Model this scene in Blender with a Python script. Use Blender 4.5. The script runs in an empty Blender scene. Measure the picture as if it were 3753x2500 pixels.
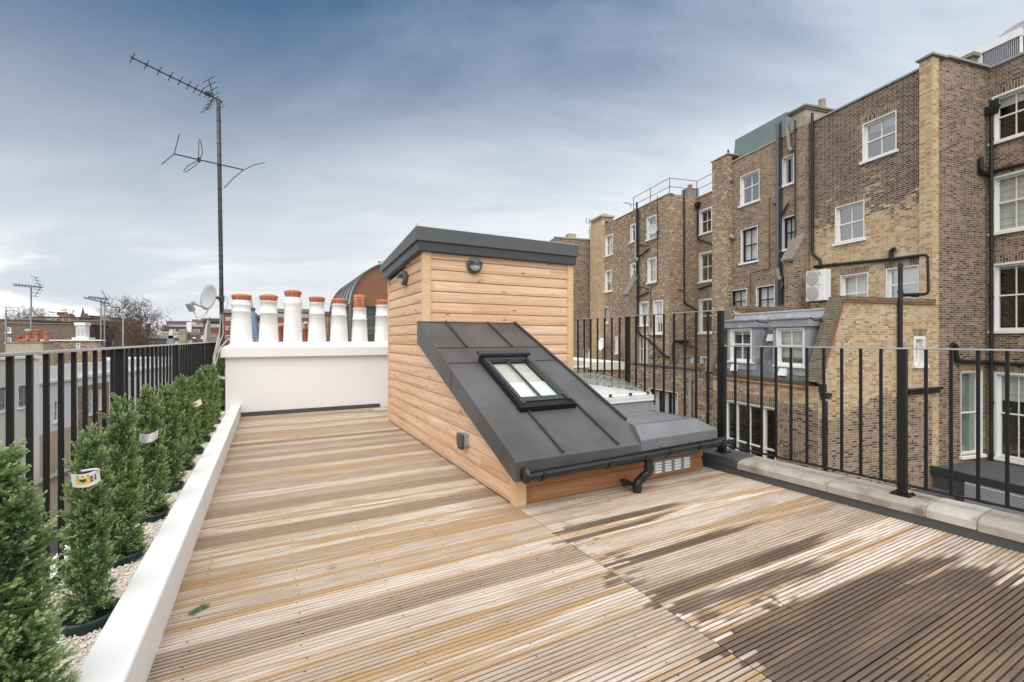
import bpy, bmesh, math, random
import numpy as np
from mathutils import Vector, Matrix
R = math.radians
sc = bpy.context.scene
COL = sc.collection
rnd = random.Random(7)

# ---------------------------------------------------------------- survey frames
# image measurements (3753 px wide) are intersected with real planes to get metres
FPX, CX, HZ, CAMH, YAW = 1667.6, 1876.5, 1242.0, 1.32, R(28.16)

class Frame:
    """x to the right, y along, z up; turned clockwise by rot about the camera foot"""
    def __init__(s, rot):
        s.rot = rot; s.sa = math.sin(YAW - rot); s.ca = math.cos(YAW - rot)
    def xd(s, u): return s.sa + (u - CX) / FPX * s.ca
    def yd(s, u): return s.ca - (u - CX) / FPX * s.sa
    def at(s, u, v, d): return (d * s.xd(u), d * s.yd(u), CAMH - (v - HZ) / FPX * d)
    def onx(s, u, v, x): p = s.at(u, v, x / s.xd(u)); return p[1], p[2]
    def ony(s, u, v, y): p = s.at(u, v, y / s.yd(u)); return p[0], p[2]
    def onz(s, u, v, z): p = s.at(u, v, (CAMH - z) * FPX / (v - HZ)); return p[0], p[1]
    def world(s, p):
        c, n = math.cos(s.rot), math.sin(s.rot)
        return Vector((p[0] * c + p[1] * n, -p[0] * n + p[1] * c, p[2]))
W = Frame(0.0)
G = Frame(R(11.26))

BASE = {}
def props(o, label=None, cat=None, group=None, kind=None):
    if label: o['label'] = label
    if cat: o['category'] = cat
    if group: o['group'] = group
    if kind: o['kind'] = kind
    return o

def thing(name, label, cat, base=(0, 0, 0), group=None, fr=W):
    o = bpy.data.objects.new(name, None); COL.objects.link(o)
    o.empty_display_size = 0.2
    o.location = fr.world(base); o.rotation_euler = (0, 0, -fr.rot)
    BASE[o] = (fr, Vector(base))
    return props(o, label, cat, group)

class MB:
    """collects faces; build() links them as one mesh object"""
    def __init__(s): s.v = []; s.f = []; s.m = []; s.sm = []; s.uv = {}
    def face(s, pts, m=0, smooth=False, uv=None):
        i = len(s.v); s.v.extend([tuple(p) for p in pts])
        if uv: s.uv[len(s.f)] = uv
        s.f.append(tuple(range(i, i + len(pts)))); s.m.append(m); s.sm.append(smooth)
        return s
    def mesh(s, verts, faces, m=0, smooth=False):
        i = len(s.v); s.v.extend([tuple(p) for p in verts])
        for f in faces:
            s.f.append(tuple(i + k for k in f)); s.m.append(m); s.sm.append(smooth)
        return s
    def box(s, x0, x1, y0, y1, z0, z1, m=0):
        v = [(x0, y0, z0), (x1, y0, z0), (x1, y1, z0), (x0, y1, z0), (x0, y0, z1), (x1, y0, z1), (x1, y1, z1), (x0, y1, z1)]
        return s.mesh(v, [(0, 3, 2, 1), (4, 5, 6, 7), (0, 1, 5, 4), (1, 2, 6, 5), (2, 3, 7, 6), (3, 0, 4, 7)], m)
    def fbox(s, f, a0, a1, b0, b1, c0, c1, m=0):
        v = [f(a0, b0, c0), f(a1, b0, c0), f(a1, b0, c1), f(a0, b0, c1), f(a0, b1, c0), f(a1, b1, c0), f(a1, b1, c1), f(a0, b1, c1)]
        return s.mesh(v, [(0, 3, 2, 1), (4, 5, 6, 7), (0, 1, 5, 4), (1, 2, 6, 5), (2, 3, 7, 6), (3, 0, 4, 7)], m)
    def prism(s, poly, f, c0, c1, m=0):
        n = len(poly); v = [f(a, b, c0) for a, b in poly] + [f(a, b, c1) for a, b in poly]
        fs = [tuple(range(n - 1, -1, -1)), tuple(range(n, 2 * n))]
        fs += [(i, (i + 1) % n, n + (i + 1) % n, n + i) for i in range(n)]
        return s.mesh(v, fs, m)
    def tube(s, pts, r, n=8, m=0, cap=True, smooth=True, closed=False):
        P = [Vector(p) for p in pts]; k = len(P)
        rr = r if isinstance(r, (list, tuple)) else [r] * k
        prev = None; rings = []
        for i in range(k):
            if closed: t = P[(i + 1) % k] - P[i - 1]
            elif i == 0: t = P[1] - P[0]
            elif i == k - 1: t = P[-1] - P[-2]
            else: t = (P[i + 1] - P[i]).normalized() + (P[i] - P[i - 1]).normalized()
            t.normalize()
            if prev is None:
                a = Vector((0, 0, 1)) if abs(t.z) < .9 else Vector((1, 0, 0))
                q = t.cross(a).normalized()
            else:
                q = (prev - t * prev.dot(t)).normalized()
            prev = q; w = t.cross(q)
            rings.append([P[i] + (q * math.cos(2 * math.pi * j / n) + w * math.sin(2 * math.pi * j / n)) * rr[i] for j in range(n)])
        v = [p for g in rings for p in g]; fs = []
        for i in range(k if closed else k - 1):
            a, b = i * n, ((i + 1) % k) * n
            for j in range(n): fs.append((a + j, a + (j + 1) % n, b + (j + 1) % n, b + j))
        s.mesh(v, fs, m, smooth)
        if cap and not closed:
            s.face(rings[0][::-1], m); s.face(rings[-1], m)
        return s
    def lathe(s, prof, c=(0, 0, 0), n=24, m=0, smooth=True, axis=None, cap=True):
        """prof: (radius, height) pairs about the axis"""
        M = axis.to_track_quat('Z', 'Y').to_matrix() if axis is not None else Matrix.Identity(3)
        c = Vector(c); v = []
        for r, h in prof:
            for j in range(n):
                a = 2 * math.pi * j / n
                v.append(c + M @ Vector((r * math.cos(a), r * math.sin(a), h)))
        fs = []
        for i in range(len(prof) - 1):
            for j in range(n):
                fs.append((i * n + j, i * n + (j + 1) % n, (i + 1) * n + (j + 1) % n, (i + 1) * n + j))
        s.mesh(v, fs, m, smooth)
        if cap:
            k = len(prof) - 1
            s.face([v[j] for j in range(n)][::-1], m); s.face([v[k * n + j] for j in range(n)], m)
        return s
    def build(s, name, mats, parent=None, fr=W, base=(0, 0, 0), bevel=0.0, uv=True, weld=False, top=None):
        root = parent
        while root is not None and root.parent is not None: root = root.parent
        if root is not None: fr, base = BASE[root]
        base = Vector(base)
        me = bpy.data.meshes.new(name)
        V = np.array(s.v, dtype=np.float64).reshape(-1, 3) - np.array(base)
        me.from_pydata(V.tolist(), [], s.f)
        for mt in (mats if isinstance(mats, (list, tuple)) else [mats]): me.materials.append(mt)
        me.polygons.foreach_set('material_index', s.m)
        me.polygons.foreach_set('use_smooth', s.sm)
        if bevel or weld:
            bm = bmesh.new(); bm.from_mesh(me)
            bmesh.ops.remove_doubles(bm, verts=bm.verts, dist=1e-5)
            if bevel:
                es = [e for e in bm.edges if len(e.link_faces) == 2 and e.calc_face_angle(0) > .5]
                bmesh.ops.bevel(bm, geom=es, offset=bevel, segments=2, affect='EDGES', profile=.6, clamp_overlap=True)
            bm.to_mesh(me); bm.free()
        if uv:
            lay = me.uv_layers.new(name='UVMap')
            nl = len(me.loops)
            vi = np.empty(nl, dtype=np.int32); me.loops.foreach_get('vertex_index', vi)
            co = np.empty(len(me.vertices) * 3); me.vertices.foreach_get('co', co); co = co.reshape(-1, 3) + np.array(base)
            nf = len(me.polygons)
            nm = np.empty(nf * 3); me.polygons.foreach_get('normal', nm); nm = np.abs(nm.reshape(-1, 3))
            tot = np.empty(nf, dtype=np.int32); me.polygons.foreach_get('loop_total', tot)
            ax = np.where(nm[:, 0] > np.maximum(nm[:, 1], nm[:, 2] * .9), 0, np.where(nm[:, 1] > nm[:, 2] * .9, 1, 2))
            la = np.repeat(ax, tot); p = co[vi]
            U = np.where(la == 0, p[:, 1], p[:, 0]); Vv = np.where(la == 2, p[:, 1], p[:, 2])
            uvs = np.stack([U, Vv], 1)
            if s.uv and not (bevel or weld):
                st = np.empty(nf, dtype=np.int32); me.polygons.foreach_get('loop_start', st)
                for fi, q in s.uv.items():
                    for k, t in enumerate(q): uvs[st[fi] + k] = t
            lay.data.foreach_set('uv', uvs.ravel())
        me.update()
        o = bpy.data.objects.new(name, me); COL.objects.link(o)
        if parent is not None: o.parent = parent
        else:
            o.location = fr.world(base); o.rotation_euler = (0, 0, -fr.rot); BASE[o] = (fr, base)
        return o

def inst(name, src, parent, off):
    """copy of a part, sharing its mesh, moved by off in the thing's frame"""
    o = src.copy(); o.name = name; COL.objects.link(o); o.parent = parent
    o.location = Vector(src.location) + Vector(off)
    return o

def fx(x, s=1):
    """facade plane x = const seen from -x; a along y, b up, c inwards"""
    return lambda a, b, c: (x + c * s, a, b)
def fy(y, s=1):
    return lambda a, b, c: (a, y + c * s, b)

def pane_wall(mb, f, a0, a1, b0, b1, holes=(), depth=.12, m=0, mr=None):
    """flat wall with rectangular openings and their reveals"""
    A = sorted({a0, a1, *[h[0] for h in holes], *[h[1] for h in holes]}); A = [a for a in A if a0 <= a <= a1]
    B = sorted({b0, b1, *[h[2] for h in holes], *[h[3] for h in holes]}); B = [b for b in B if b0 <= b <= b1]
    for i in range(len(A) - 1):
        for j in range(len(B) - 1):
            ca, cb = (A[i] + A[i + 1]) / 2, (B[j] + B[j + 1]) / 2
            if any(h[0] < ca < h[1] and h[2] < cb < h[3] for h in holes): continue
            mb.face([f(A[i], B[j], 0), f(A[i + 1], B[j], 0), f(A[i + 1], B[j + 1], 0), f(A[i], B[j + 1], 0)], m)
    mr = m if mr is None else mr
    for h in holes:
        q = [(h[0], max(h[2], b0)), (h[1], max(h[2], b0)), (h[1], min(h[3], b1)), (h[0], min(h[3], b1))]
        for k in range(4):
            p, r = q[k], q[(k + 1) % 4]
            mb.face([f(*p, 0), f(*p, depth), f(*r, depth), f(*r, 0)], mr)

# ---------------------------------------------------------------- materials
class NT:
    def __init__(s, name):
        s.mat = bpy.data.materials.new(name); s.mat.use_nodes = True
        s.t = s.mat.node_tree; s.b = s.t.nodes['Principled BSDF']; s.out = s.t.nodes['Material Output']
    def n(s, typ, **kw):
        x = s.t.nodes.new('ShaderNode' + typ)
        for k, v in kw.items(): setattr(x, k, v)
        return x
    def put(s, sock, v):
        if hasattr(v, 'is_output'): s.t.links.new(v, sock)
        elif isinstance(v, (tuple, list)):
            sock.default_value = (*v, 1.0) if len(v) == 3 and sock.type == 'RGBA' else v
        else: sock.default_value = v
    def math(s, op, a, b=None, c=None, clamp=False):
        x = s.n('Math', operation=op); x.use_clamp = clamp
        s.put(x.inputs[0], a)
        if b is not None: s.put(x.inputs[1], b)
        if c is not None: s.put(x.inputs[2], c)
        return x.outputs[0]
    def mix(s, fac, a, b, mode='MIX'):
        x = s.n('Mix', data_type='RGBA', blend_type=mode)
        s.put(x.inputs[0], fac); s.put(x.inputs[6], a); s.put(x.inputs[7], b)
        return x.outputs[2]
    def ramp(s, fac, stops, mode='LINEAR'):
        x = s.n('ValToRGB'); x.color_ramp.interpolation = mode; e = x.color_ramp.elements
        while len(e) < len(stops): e.new(0.5)
        for k, (p, c) in enumerate(stops):
            e[k].position = p; e[k].color = (*c, 1) if len(c) == 3 else c
        s.put(x.inputs[0], fac); return x.outputs[0]
    def step(s, v, lo, hi):
        x = s.n('MapRange', interpolation_type='SMOOTHSTEP')
        s.put(x.inputs[0], v); s.put(x.inputs[1], lo); s.put(x.inputs[2], hi); return x.outputs[0]
    def noise(s, vec, scale, detail=4, rough=.55, dist=0.0):
        x = s.n('TexNoise'); s.put(x.inputs['Vector'], vec)
        x.inputs['Scale'].default_value = scale; x.inputs['Detail'].default_value = detail
        x.inputs['Roughness'].default_value = rough; x.inputs['Distortion'].default_value = dist
        return x.outputs['Fac']
    def white(s, *c):
        x = s.n('TexWhiteNoise', noise_dimensions='3D'); s.put(x.inputs['Vector'], s.comb(*c)); return x.outputs['Value']
    def comb(s, x=0., y=0., z=0.):
        k = s.n('CombineXYZ'); s.put(k.inputs[0], x); s.put(k.inputs[1], y); s.put(k.inputs[2], z); return k.outputs[0]
    def sep(s, v):
        k = s.n('SeparateXYZ'); s.put(k.inputs[0], v); return k.outputs[0], k.outputs[1], k.outputs[2]
    def obj(s): return s.n('TexCoord').outputs['Object']
    def uvs(s): return s.sep(s.n('TexCoord').outputs['UV'])[:2]
    def bump(s, h, strength=.3, dist=.01):
        x = s.n('Bump'); x.inputs['Strength'].default_value = strength; x.inputs['Distance'].default_value = dist
        s.put(x.inputs['Height'], h); s.put(s.b.inputs['Normal'], x.outputs[0])
    def done(s, color=None, rough=None, metal=None, spec=None):
        if color is not None: s.put(s.b.inputs['Base Color'], color)
        if rough is not None: s.put(s.b.inputs['Roughness'], rough)
        if metal is not None: s.put(s.b.inputs['Metallic'], metal)
        if spec is not None: s.put(s.b.inputs['Specular IOR Level'], spec)
        return s.mat

def plain(name, c, rough=.6, metal=0., var=.12, scale=6., spec=.5, bump=0., c2=None, dscale=1.2):
    t = NT(name); o = t.obj()
    f = t.noise(o, scale, 6, .6); g = t.noise(o, dscale, 3, .6)
    lo = tuple(max(0, x * (1 - var)) for x in c); hi = tuple(min(1, x * (1 + var)) for x in c)
    k = t.mix(f, lo, hi)
    k = t.mix(t.step(g, .5, .75), k, c2 if c2 else tuple(x * (1 - var) for x in c))
    if bump: t.bump(t.noise(o, scale * 8, 4), bump, .004)
    return t.done(k, t.math('ADD', rough - .06, t.math('MULTIPLY', f, .12)), metal, spec)

def brick_mat(name, pale, dark, soot, z0=0., z1=1., zs=0., bw=.225, bh=.075, mortar=(.40, .34, .25), sc_=.35, amp=1.6, turn=False):
    """Flemish-bond brickwork laid in metres on the UVs. soot: share of dark bricks; zs tilts it with height z0..z1"""
    t = NT(name); U, V = t.uvs()
    if turn: U, V = V, U
    row = t.math('FLOOR', t.math('DIVIDE', V, bh))
    odd = t.math('FLOORED_MODULO', row, 2.)
    per = bw * 1.5
    x = t.math('ADD', U, t.math('MULTIPLY', odd, per * .5))
    cell = t.math('FLOOR', t.math('DIVIDE', x, per)); m = t.math('FLOORED_MODULO', x, per)
    head = t.math('GREATER_THAN', m, bw)
    lx = t.math('SUBTRACT', m, t.math('MULTIPLY', head, bw))
    wd = t.math('SUBTRACT', bw, t.math('MULTIPLY', head, bw * .5))
    ex = t.math('MINIMUM', lx, t.math('SUBTRACT', wd, lx))
    ly = t.math('FLOORED_MODULO', V, bh); ey = t.math('MINIMUM', ly, t.math('SUBTRACT', bh, ly))
    nz = t.noise(t.comb(U, V), 22., 3)
    e = t.math('ADD', t.math('MINIMUM', ex, ey), t.math('MULTIPLY', t.math('SUBTRACT', nz, .5), .006))
    inb = t.step(e, .0035, .0085)
    ident = t.math('ADD', t.math('MULTIPLY', cell, 2.), head)
    r1 = t.white(ident, row, 1.); r2 = t.white(ident, row, 7.); r3 = t.white(ident, row, 13.)
    big = t.noise(t.comb(U, V, 3.7), sc_, 5, .6, .6)
    s = t.math('ADD', t.math('MULTIPLY', t.math('SUBTRACT', big, .5), amp), soot)
    if zs: s = t.math('ADD', s, t.math('MULTIPLY', t.step(t.math('ADD', V, t.math('MULTIPLY', t.math('SUBTRACT', big, .5), 3.5)), z0, z1), zs))
    pick = t.step(t.math('SUBTRACT', s, t.math('ADD', .18, t.math('MULTIPLY', r2, .64))), -.22, .22)
    def ladder(cs): return [(k / len(cs), c) for k, c in enumerate(cs)]
    c = t.mix(pick, t.ramp(r1, ladder(pale), 'CONSTANT'), t.ramp(r1, ladder(dark), 'CONSTANT'))
    c = t.mix(t.math('MULTIPLY', nz, .5), c, t.mix(1., c, (.55, .5, .45), 'MULTIPLY'))
    c = t.mix(t.math('MULTIPLY', r3, .25), c, t.mix(1., c, (.6, .6, .6), 'MULTIPLY'))
    mo = t.mix(t.math('MULTIPLY', t.math('MULTIPLY', s, .45, clamp=True), 1.), mortar, tuple(q * .6 for q in mortar))
    c = t.mix(inb, mo, c)
    t.bump(inb, .5, .006)
    return t.done(c, .88, 0., .3)

PALE = [(.56, .40, .21), (.64, .50, .30), (.46, .31, .16), (.60, .44, .24), (.68, .56, .37), (.48, .28, .16), (.58, .45, .27)]
MIDB = [(.33, .235, .165), (.40, .285, .20), (.27, .19, .135), (.37, .24, .165), (.31, .23, .17), (.43, .325, .225)]
DARK = [(.105, .076, .06), (.17, .122, .09), (.08, .06, .05), (.21, .15, .11), (.135, .10, .076), (.25, .175, .125)]
def tone(cs, k, g=1., b=1.): return [(c[0] * k, c[1] * k * g, c[2] * k * b) for c in cs]
PALE, MIDB, DARK = tone(PALE, .95, .99, 1.04), tone(MIDB, .84, .985, 1.04), tone(DARK, .80)
M = {}
M['brick_upper'] = brick_mat('stock brick sooty above', PALE, DARK, .16, 4.9, 7.4, .75, mortar=(.62, .53, .40))
M['brick_mid'] = brick_mat('stock brick weathered', MIDB + [(.34, .23, .13), (.40, .29, .16)], DARK, .38, mortar=(.56, .48, .375))
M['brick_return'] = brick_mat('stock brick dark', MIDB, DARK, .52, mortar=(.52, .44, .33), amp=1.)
M['brick_pale'] = brick_mat('yellow stock brick', PALE, DARK, .06, amp=.9, mortar=(.62, .52, .37))
M['brick_low'] = brick_mat('stock brick grimy below', PALE, MIDB + DARK[:2], 1.0, -1.05, -.55, -.85, mortar=(.60, .50, .37), amp=.8)
M['brick_tan'] = brick_mat('brown stock brick', MIDB + PALE[:3], DARK, .34, mortar=(.57, .48, .37), amp=1.5, sc_=.22)
M['brick_soldier'] = brick_mat('brick flat arch', MIDB + [(.42, .29, .15)], DARK, .35, turn=True, mortar=(.58, .48, .34))
M['brick_red'] = brick_mat('red brick', [(.30, .09, .06), (.36, .12, .08), (.26, .075, .05)], [(.2, .06, .045), (.24, .09, .06)], .3, mortar=(.25, .15, .12))
M['brick_far'] = brick_mat('far stock brick', [(c[0] * .62, c[1] * .63, c[2] * .66) for c in MIDB], DARK, .35, mortar=(.27, .24, .20), amp=1.2)
M['brick_white'] = brick_mat('painted brick', [(.80, .79, .76), (.84, .83, .80), (.78, .77, .74)], [(.77, .76, .73), (.8, .79, .76)], .3, mortar=(.60, .59, .56))
M['brick_coping'] = brick_mat('mossy brick on edge', [(.16, .13, .08), (.2, .15, .09), (.12, .10, .065)], [(.09, .08, .05), (.12, .10, .06)], .5, bw=.075, bh=.3, mortar=(.2, .17, .12))
M['brick_moss'] = brick_mat('mossy dark brick', [(.19, .155, .11), (.24, .19, .13), (.15, .125, .09)], [(.11, .10, .07), (.15, .125, .085)], .45, mortar=(.30, .26, .19))
M['tile_red'] = plain('red tile creasing', (.30, .13, .08), .8, var=.3, scale=20)
M['white_paint'] = plain('white gloss paint', (.80, .80, .78), .35, var=.03, scale=3)
M['white_render'] = plain('white render', (.82, .82, .82), .75, var=.03, scale=2.2, bump=.14, c2=(.79, .79, .785))
M['white_stone'] = plain('white masonry paint', (.80, .80, .795), .6, var=.04, scale=4, bump=.08)
M['black_metal'] = plain('black coated steel', (.008, .008, .009), .5, var=.3, scale=14, spec=.3)
M['rail_top'] = plain('handrail with painted sky sheen', (.42, .43, .45), .3, .55, var=.12, scale=9)  # pale grey stands in for sky reflected off the rail top
M['black_plastic'] = plain('black plastic', (.018, .018, .019), .28, var=.2, scale=8)
M['pipe_iron'] = plain('black painted cast iron', (.013, .014, .016), .42, var=.35, scale=5, c2=(.03, .032, .034), spec=.4)
M['pipe_grey'] = plain('grey pipe', (.12, .12, .14), .5, var=.2, scale=4)
M['pipe_pale'] = plain('pale asbestos flue', (.34, .31, .26), .85, var=.25, scale=9)
M['pipe_white'] = plain('white plastic pipe', (.66, .66, .64), .4, var=.08)
M['pipe_rust'] = plain('rusty pipe', (.13, .06, .035), .8, var=.3, scale=12)
M['lead'] = plain('grey lead sheet', (.33, .345, .37), .55, .15, var=.28, scale=5, c2=(.52, .53, .55), dscale=3.)
M['felt'] = plain('dark roofing felt', (.075, .078, .085), .7, var=.2, scale=5, c2=(.10, .105, .11))
M['felt_grey'] = plain('grey roof membrane', (.15, .155, .165), .5, var=.16, scale=3, c2=(.19, .19, .20), dscale=1.8)
M['render_grey'] = plain('blue grey render', (.17, .21, .215), .85, var=.15, scale=5)
M['cement'] = plain('weathered cement', (.25, .23, .18), .9, var=.3, scale=5, bump=.3, c2=(.13, .125, .10))
M['stucco'] = plain('stained stucco', (.40, .36, .27), .85, var=.2, scale=4, bump=.2, c2=(.25, .23, .18))
M['lead_coping'] = plain('coping with lichen', (.28, .30, .30), .8, var=.2, scale=6)
M['terracotta'] = plain('terracotta', (.46, .165, .085), .75, var=.2, scale=9, bump=.15, c2=(.36, .12, .062), dscale=5.)
M['terracotta_old'] = plain('red clay pot', (.36, .105, .06), .75, var=.2, scale=7)
M['clay_cream'] = plain('cream clay pot', (.56, .50, .38), .75, var=.15, scale=7)
M['hole'] = plain('dark hole', (.012, .01, .01), .9, var=0)
M['soil'] = plain('dark soil', (.018, .014, .011), .95, var=.5, scale=60, bump=.5)
M['pot_green'] = plain('dark green plastic pot', (.02, .05, .05), .4, var=.1)
M['plastic_grey'] = plain('grey plastic', (.30, .31, .32), .45, var=.08)
M['plastic_dark'] = plain('dark grey plastic', (.07, .072, .08), .45, var=.12)
M['dish_grey'] = plain('grey dish enamel', (.40, .41, .43), .45, var=.06, scale=3)
M['alu'] = plain('aerial aluminium', (.30, .31, .32), .4, .6, var=.2, scale=6)
M['alu_dark'] = plain('tarnished aerial rod', (.035, .038, .045), .5, .3, var=.3, scale=8)
M['cable'] = plain('pale cable', (.45, .43, .38), .6, var=.1)
M['vent_alu'] = plain('bright louvre metal', (.75, .75, .76), .35, .5, var=.06)
M['vent_plate'] = plain('mill finish plate', (.36, .33, .30), .4, .5, var=.12)
M['lens'] = plain('frosted lens', (.50, .50, .48), .3, var=.05)
M['cream_wall'] = plain('cream render', (.66, .63, .55), .8, var=.08, scale=3)
M['lav_wall'] = plain('lavender painted render', (.70, .70, .77), .8, var=.03, scale=2)
M['grey_wall'] = plain('pale grey render', (.62, .63, .64), .8, var=.05, scale=2)
M['tan_wall'] = plain('tan stone', (.50, .41, .31), .85, var=.15, scale=10, bump=.2)
M['asphalt'] = plain('asphalt', (.05, .05, .052), .9, var=.2, scale=3)
M['garden'] = plain('yard ground', (.07, .075, .05), .95, var=.4, scale=1.5)
M['bark'] = plain('winter bark', (.13, .11, .098), .9, var=.25, scale=3)
M['bark_warm'] = plain('rusty twigs', (.17, .115, .085), .95, var=.2, scale=3)
M['curtain'] = plain('white curtain', (.74, .73, .70), .9, var=.06, scale=20)
M['blind'] = plain('cream blind', (.60, .60, .55), .85, var=.05, scale=4)
M['shelf_wood'] = plain('dark wood inside', (.10, .035, .02), .5, var=.2)
M['room_wall'] = plain('room wall', (.30, .26, .22), .9, var=.08)
M['blue_cover'] = plain('blue canvas', (.14, .22, .33), .7, var=.25, scale=8, c2=(.24, .34, .45), dscale=4.)
M['reed'] = plain('dry reed', (.33, .26, .16), .9, var=.35, scale=25)
M['tag_white'] = plain('white plant tag', (.75, .73, .73), .5, var=.03)
M['tag_yellow'] = plain('yellow print', (.75, .48, .05), .5, var=.03)
M['tag_green'] = plain('green print', (.02, .07, .05), .5, var=.1)
M['moss'] = plain('mossy ledge', (.14, .14, .05), .95, var=.5, scale=5)

def wood_mat(name, bh, cols, grain, knots=True, z_off=0.):
    t = NT(name); U, V = t.uvs()
    b = t.math('FLOOR', t.math('DIVIDE', t.math('SUBTRACT', V, z_off), bh)); r = t.white(b, 3., 5.); r2 = t.white(b, 9., 2.)
    seg = t.math('FLOOR', t.math('ADD', t.math('DIVIDE', U, 2.6), t.math('MULTIPLY', r, 7.)))
    rr = t.white(b, seg, 4.)
    uo = t.math('ADD', U, t.math('MULTIPLY', rr, 37.))
    g1 = t.noise(t.comb(t.math('MULTIPLY', uo, 1.1), t.math('MULTIPLY', V, 34.), rr), 1.6, 5, .6, 1.1)
    g2 = t.noise(t.comb(t.math('MULTIPLY', uo, .5), t.math('MULTIPLY', V, 7.), rr), 1.3, 3, .5, .6)
    f = t.math('ADD', t.math('MULTIPLY', g1, .62), t.math('MULTIPLY', g2, .38))
    c = t.ramp(f, [(.28, cols[0]), (.48, cols[1]), (.70, cols[2])])
    c = t.mix(t.math('MULTIPLY', t.math('ADD', t.math('MULTIPLY', rr, .5), t.math('MULTIPLY', r, .5)), .85), c, t.mix(1., c, grain, 'MULTIPLY'))
    if knots:
        vo = t.n('TexVoronoi', feature='F1'); t.put(vo.inputs['Vector'], t.comb(uo, t.math('MULTIPLY', V, 2.6), r2)); vo.inputs['Scale'].default_value = 3.4
        d = vo.outputs['Distance']
        c = t.mix(t.math('MULTIPLY', t.math('SUBTRACT', 1., t.step(d, .06, .20)), .55), c, (.34, .15, .06))
        c = t.mix(t.math('SUBTRACT', 1., t.step(d, .035, .075)), c, (.15, .06, .03))
    t.bump(g1, .12, .003)
    return t.done(c, .62, 0., .35)
M['larch'] = wood_mat('larch cladding', .1365, [(.46, .27, .155), (.70, .48, .325), (.84, .665, .505)], (.80, .66, .52))
M['larch_low'] = wood_mat('dark larch boards', .125, [(.24, .10, .05), (.38, .18, .085), (.50, .28, .14)], (.75, .62, .52))  # plinth boards, browner and darker than the wall cladding
M['larch_trim'] = wood_mat('larch corner post', .5, [(.56, .35, .18), (.66, .45, .26), (.72, .53, .34)], (.95, .9, .85), False)

def deck_mat():
    t = NT('weathered grooved decking'); o = t.obj(); X, Y, Z = t.sep(o)
    side = t.math('GREATER_THAN', X, 1.715)
    q = t.math('DIVIDE', t.math('SUBTRACT', Y, 1.1230), .1785)
    b = t.math('ADD', t.math('FLOOR', q), t.math('MULTIPLY', side, 100.)); fr = t.math('FRACT', q)
    r = t.white(b, 1., 1.); r2 = t.white(b, 5., 2.)
    xo = t.math('ADD', X, t.math('MULTIPLY', r, 29.))
    g = t.noise(t.comb(t.math('MULTIPLY', xo, 1.6), t.math('MULTIPLY', Y, 46.), r), 1.5, 5, .65, .8)
    g2 = t.noise(t.comb(t.math('MULTIPLY', xo, 1.1), t.math('MULTIPLY', Y, 6.), r2), 1.2, 4, .6, .4)
    c = t.ramp(g, [(.24, (.30, .24, .19)), (.42, (.58, .50, .425)), (.66, (.77, .715, .66))])
    c = t.mix(side, t.mix(1., c, t.mix(t.step(t.white(b, 8., 3.), .30, .85), (.93, .905, .88), (.62, .55, .475)), 'MULTIPLY'), t.mix(1., c, t.mix(t.step(t.white(b, 8., 3.), .55, .95), (1.0, .99, .975), (.72, .66, .59)), 'MULTIPLY'))
    c = t.mix(t.math('MULTIPLY', t.step(g2, .48, .72), .8), c, (.40, .315, .235))
    c = t.mix(1., c, t.mix(r2, (.68, .62, .56), (1.06, 1.06, 1.06)), 'MULTIPLY')
    edge = t.math('ABSOLUTE', t.math('SUBTRACT', fr, .5))
    og = t.noise(t.comb(t.math('MULTIPLY', xo, .55), t.math('MULTIPLY', Y, 9.), r2), 1.4, 4, .6, .5)
    om = t.math('ADD', og, t.math('ADD', t.math('MULTIPLY', t.step(edge, .36, .46), .20), t.math('MULTIPLY', t.math('SUBTRACT', r2, .5), .30)))
    c = t.mix(t.math('MULTIPLY', t.step(t.math('ADD', om, t.math('MULTIPLY', t.math('SUBTRACT', 1., side), .035)), .58, .72), .88), c, t.mix(g, (.27, .155, .068), (.50, .33, .165)))
    vo = t.n('TexVoronoi', feature='F1'); t.put(vo.inputs['Vector'], t.comb(xo, t.math('MULTIPLY', Y, 1.9), r)); vo.inputs['Scale'].default_value = 1.5
    c = t.mix(t.math('MULTIPLY', t.math('SUBTRACT', 1., t.step(vo.outputs['Distance'], .02, .075)), .8), c, (.16, .10, .06))
    a = t.n('Attribute'); a.attribute_name = 'wet'
    wn = t.noise(t.comb(t.math('MULTIPLY', xo, 2.2), t.math('MULTIPLY', Y, 26.), r), 1.6, 4, .6)
    w = t.step(t.math('ADD', a.outputs['Fac'], t.math('MULTIPLY', t.math('SUBTRACT', wn, .5), .60)), .26, .66)
    wet = t.mix(r2, t.mix(g, (.050, .035, .027), (.12, .085, .062)), t.mix(g, (.065, .042, .026), (.17, .11, .06)))
    wet = t.mix(t.math('MULTIPLY', t.step(g2, .45, .7), .55), wet, (.24, .175, .10))
    c = t.mix(t.math('MULTIPLY', w, .93), c, wet)
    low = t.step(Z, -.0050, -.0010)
    c = t.mix(low, t.mix(1., c, (.30, .25, .215), 'MULTIPLY'), c)      # grooves tinted darker than the ridges
    t.bump(g, .15, .002)
    return t.done(c, t.math('SUBTRACT', .72, t.math('MULTIPLY', w, .42)), 0., .4)
M['deck'] = deck_mat()

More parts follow.
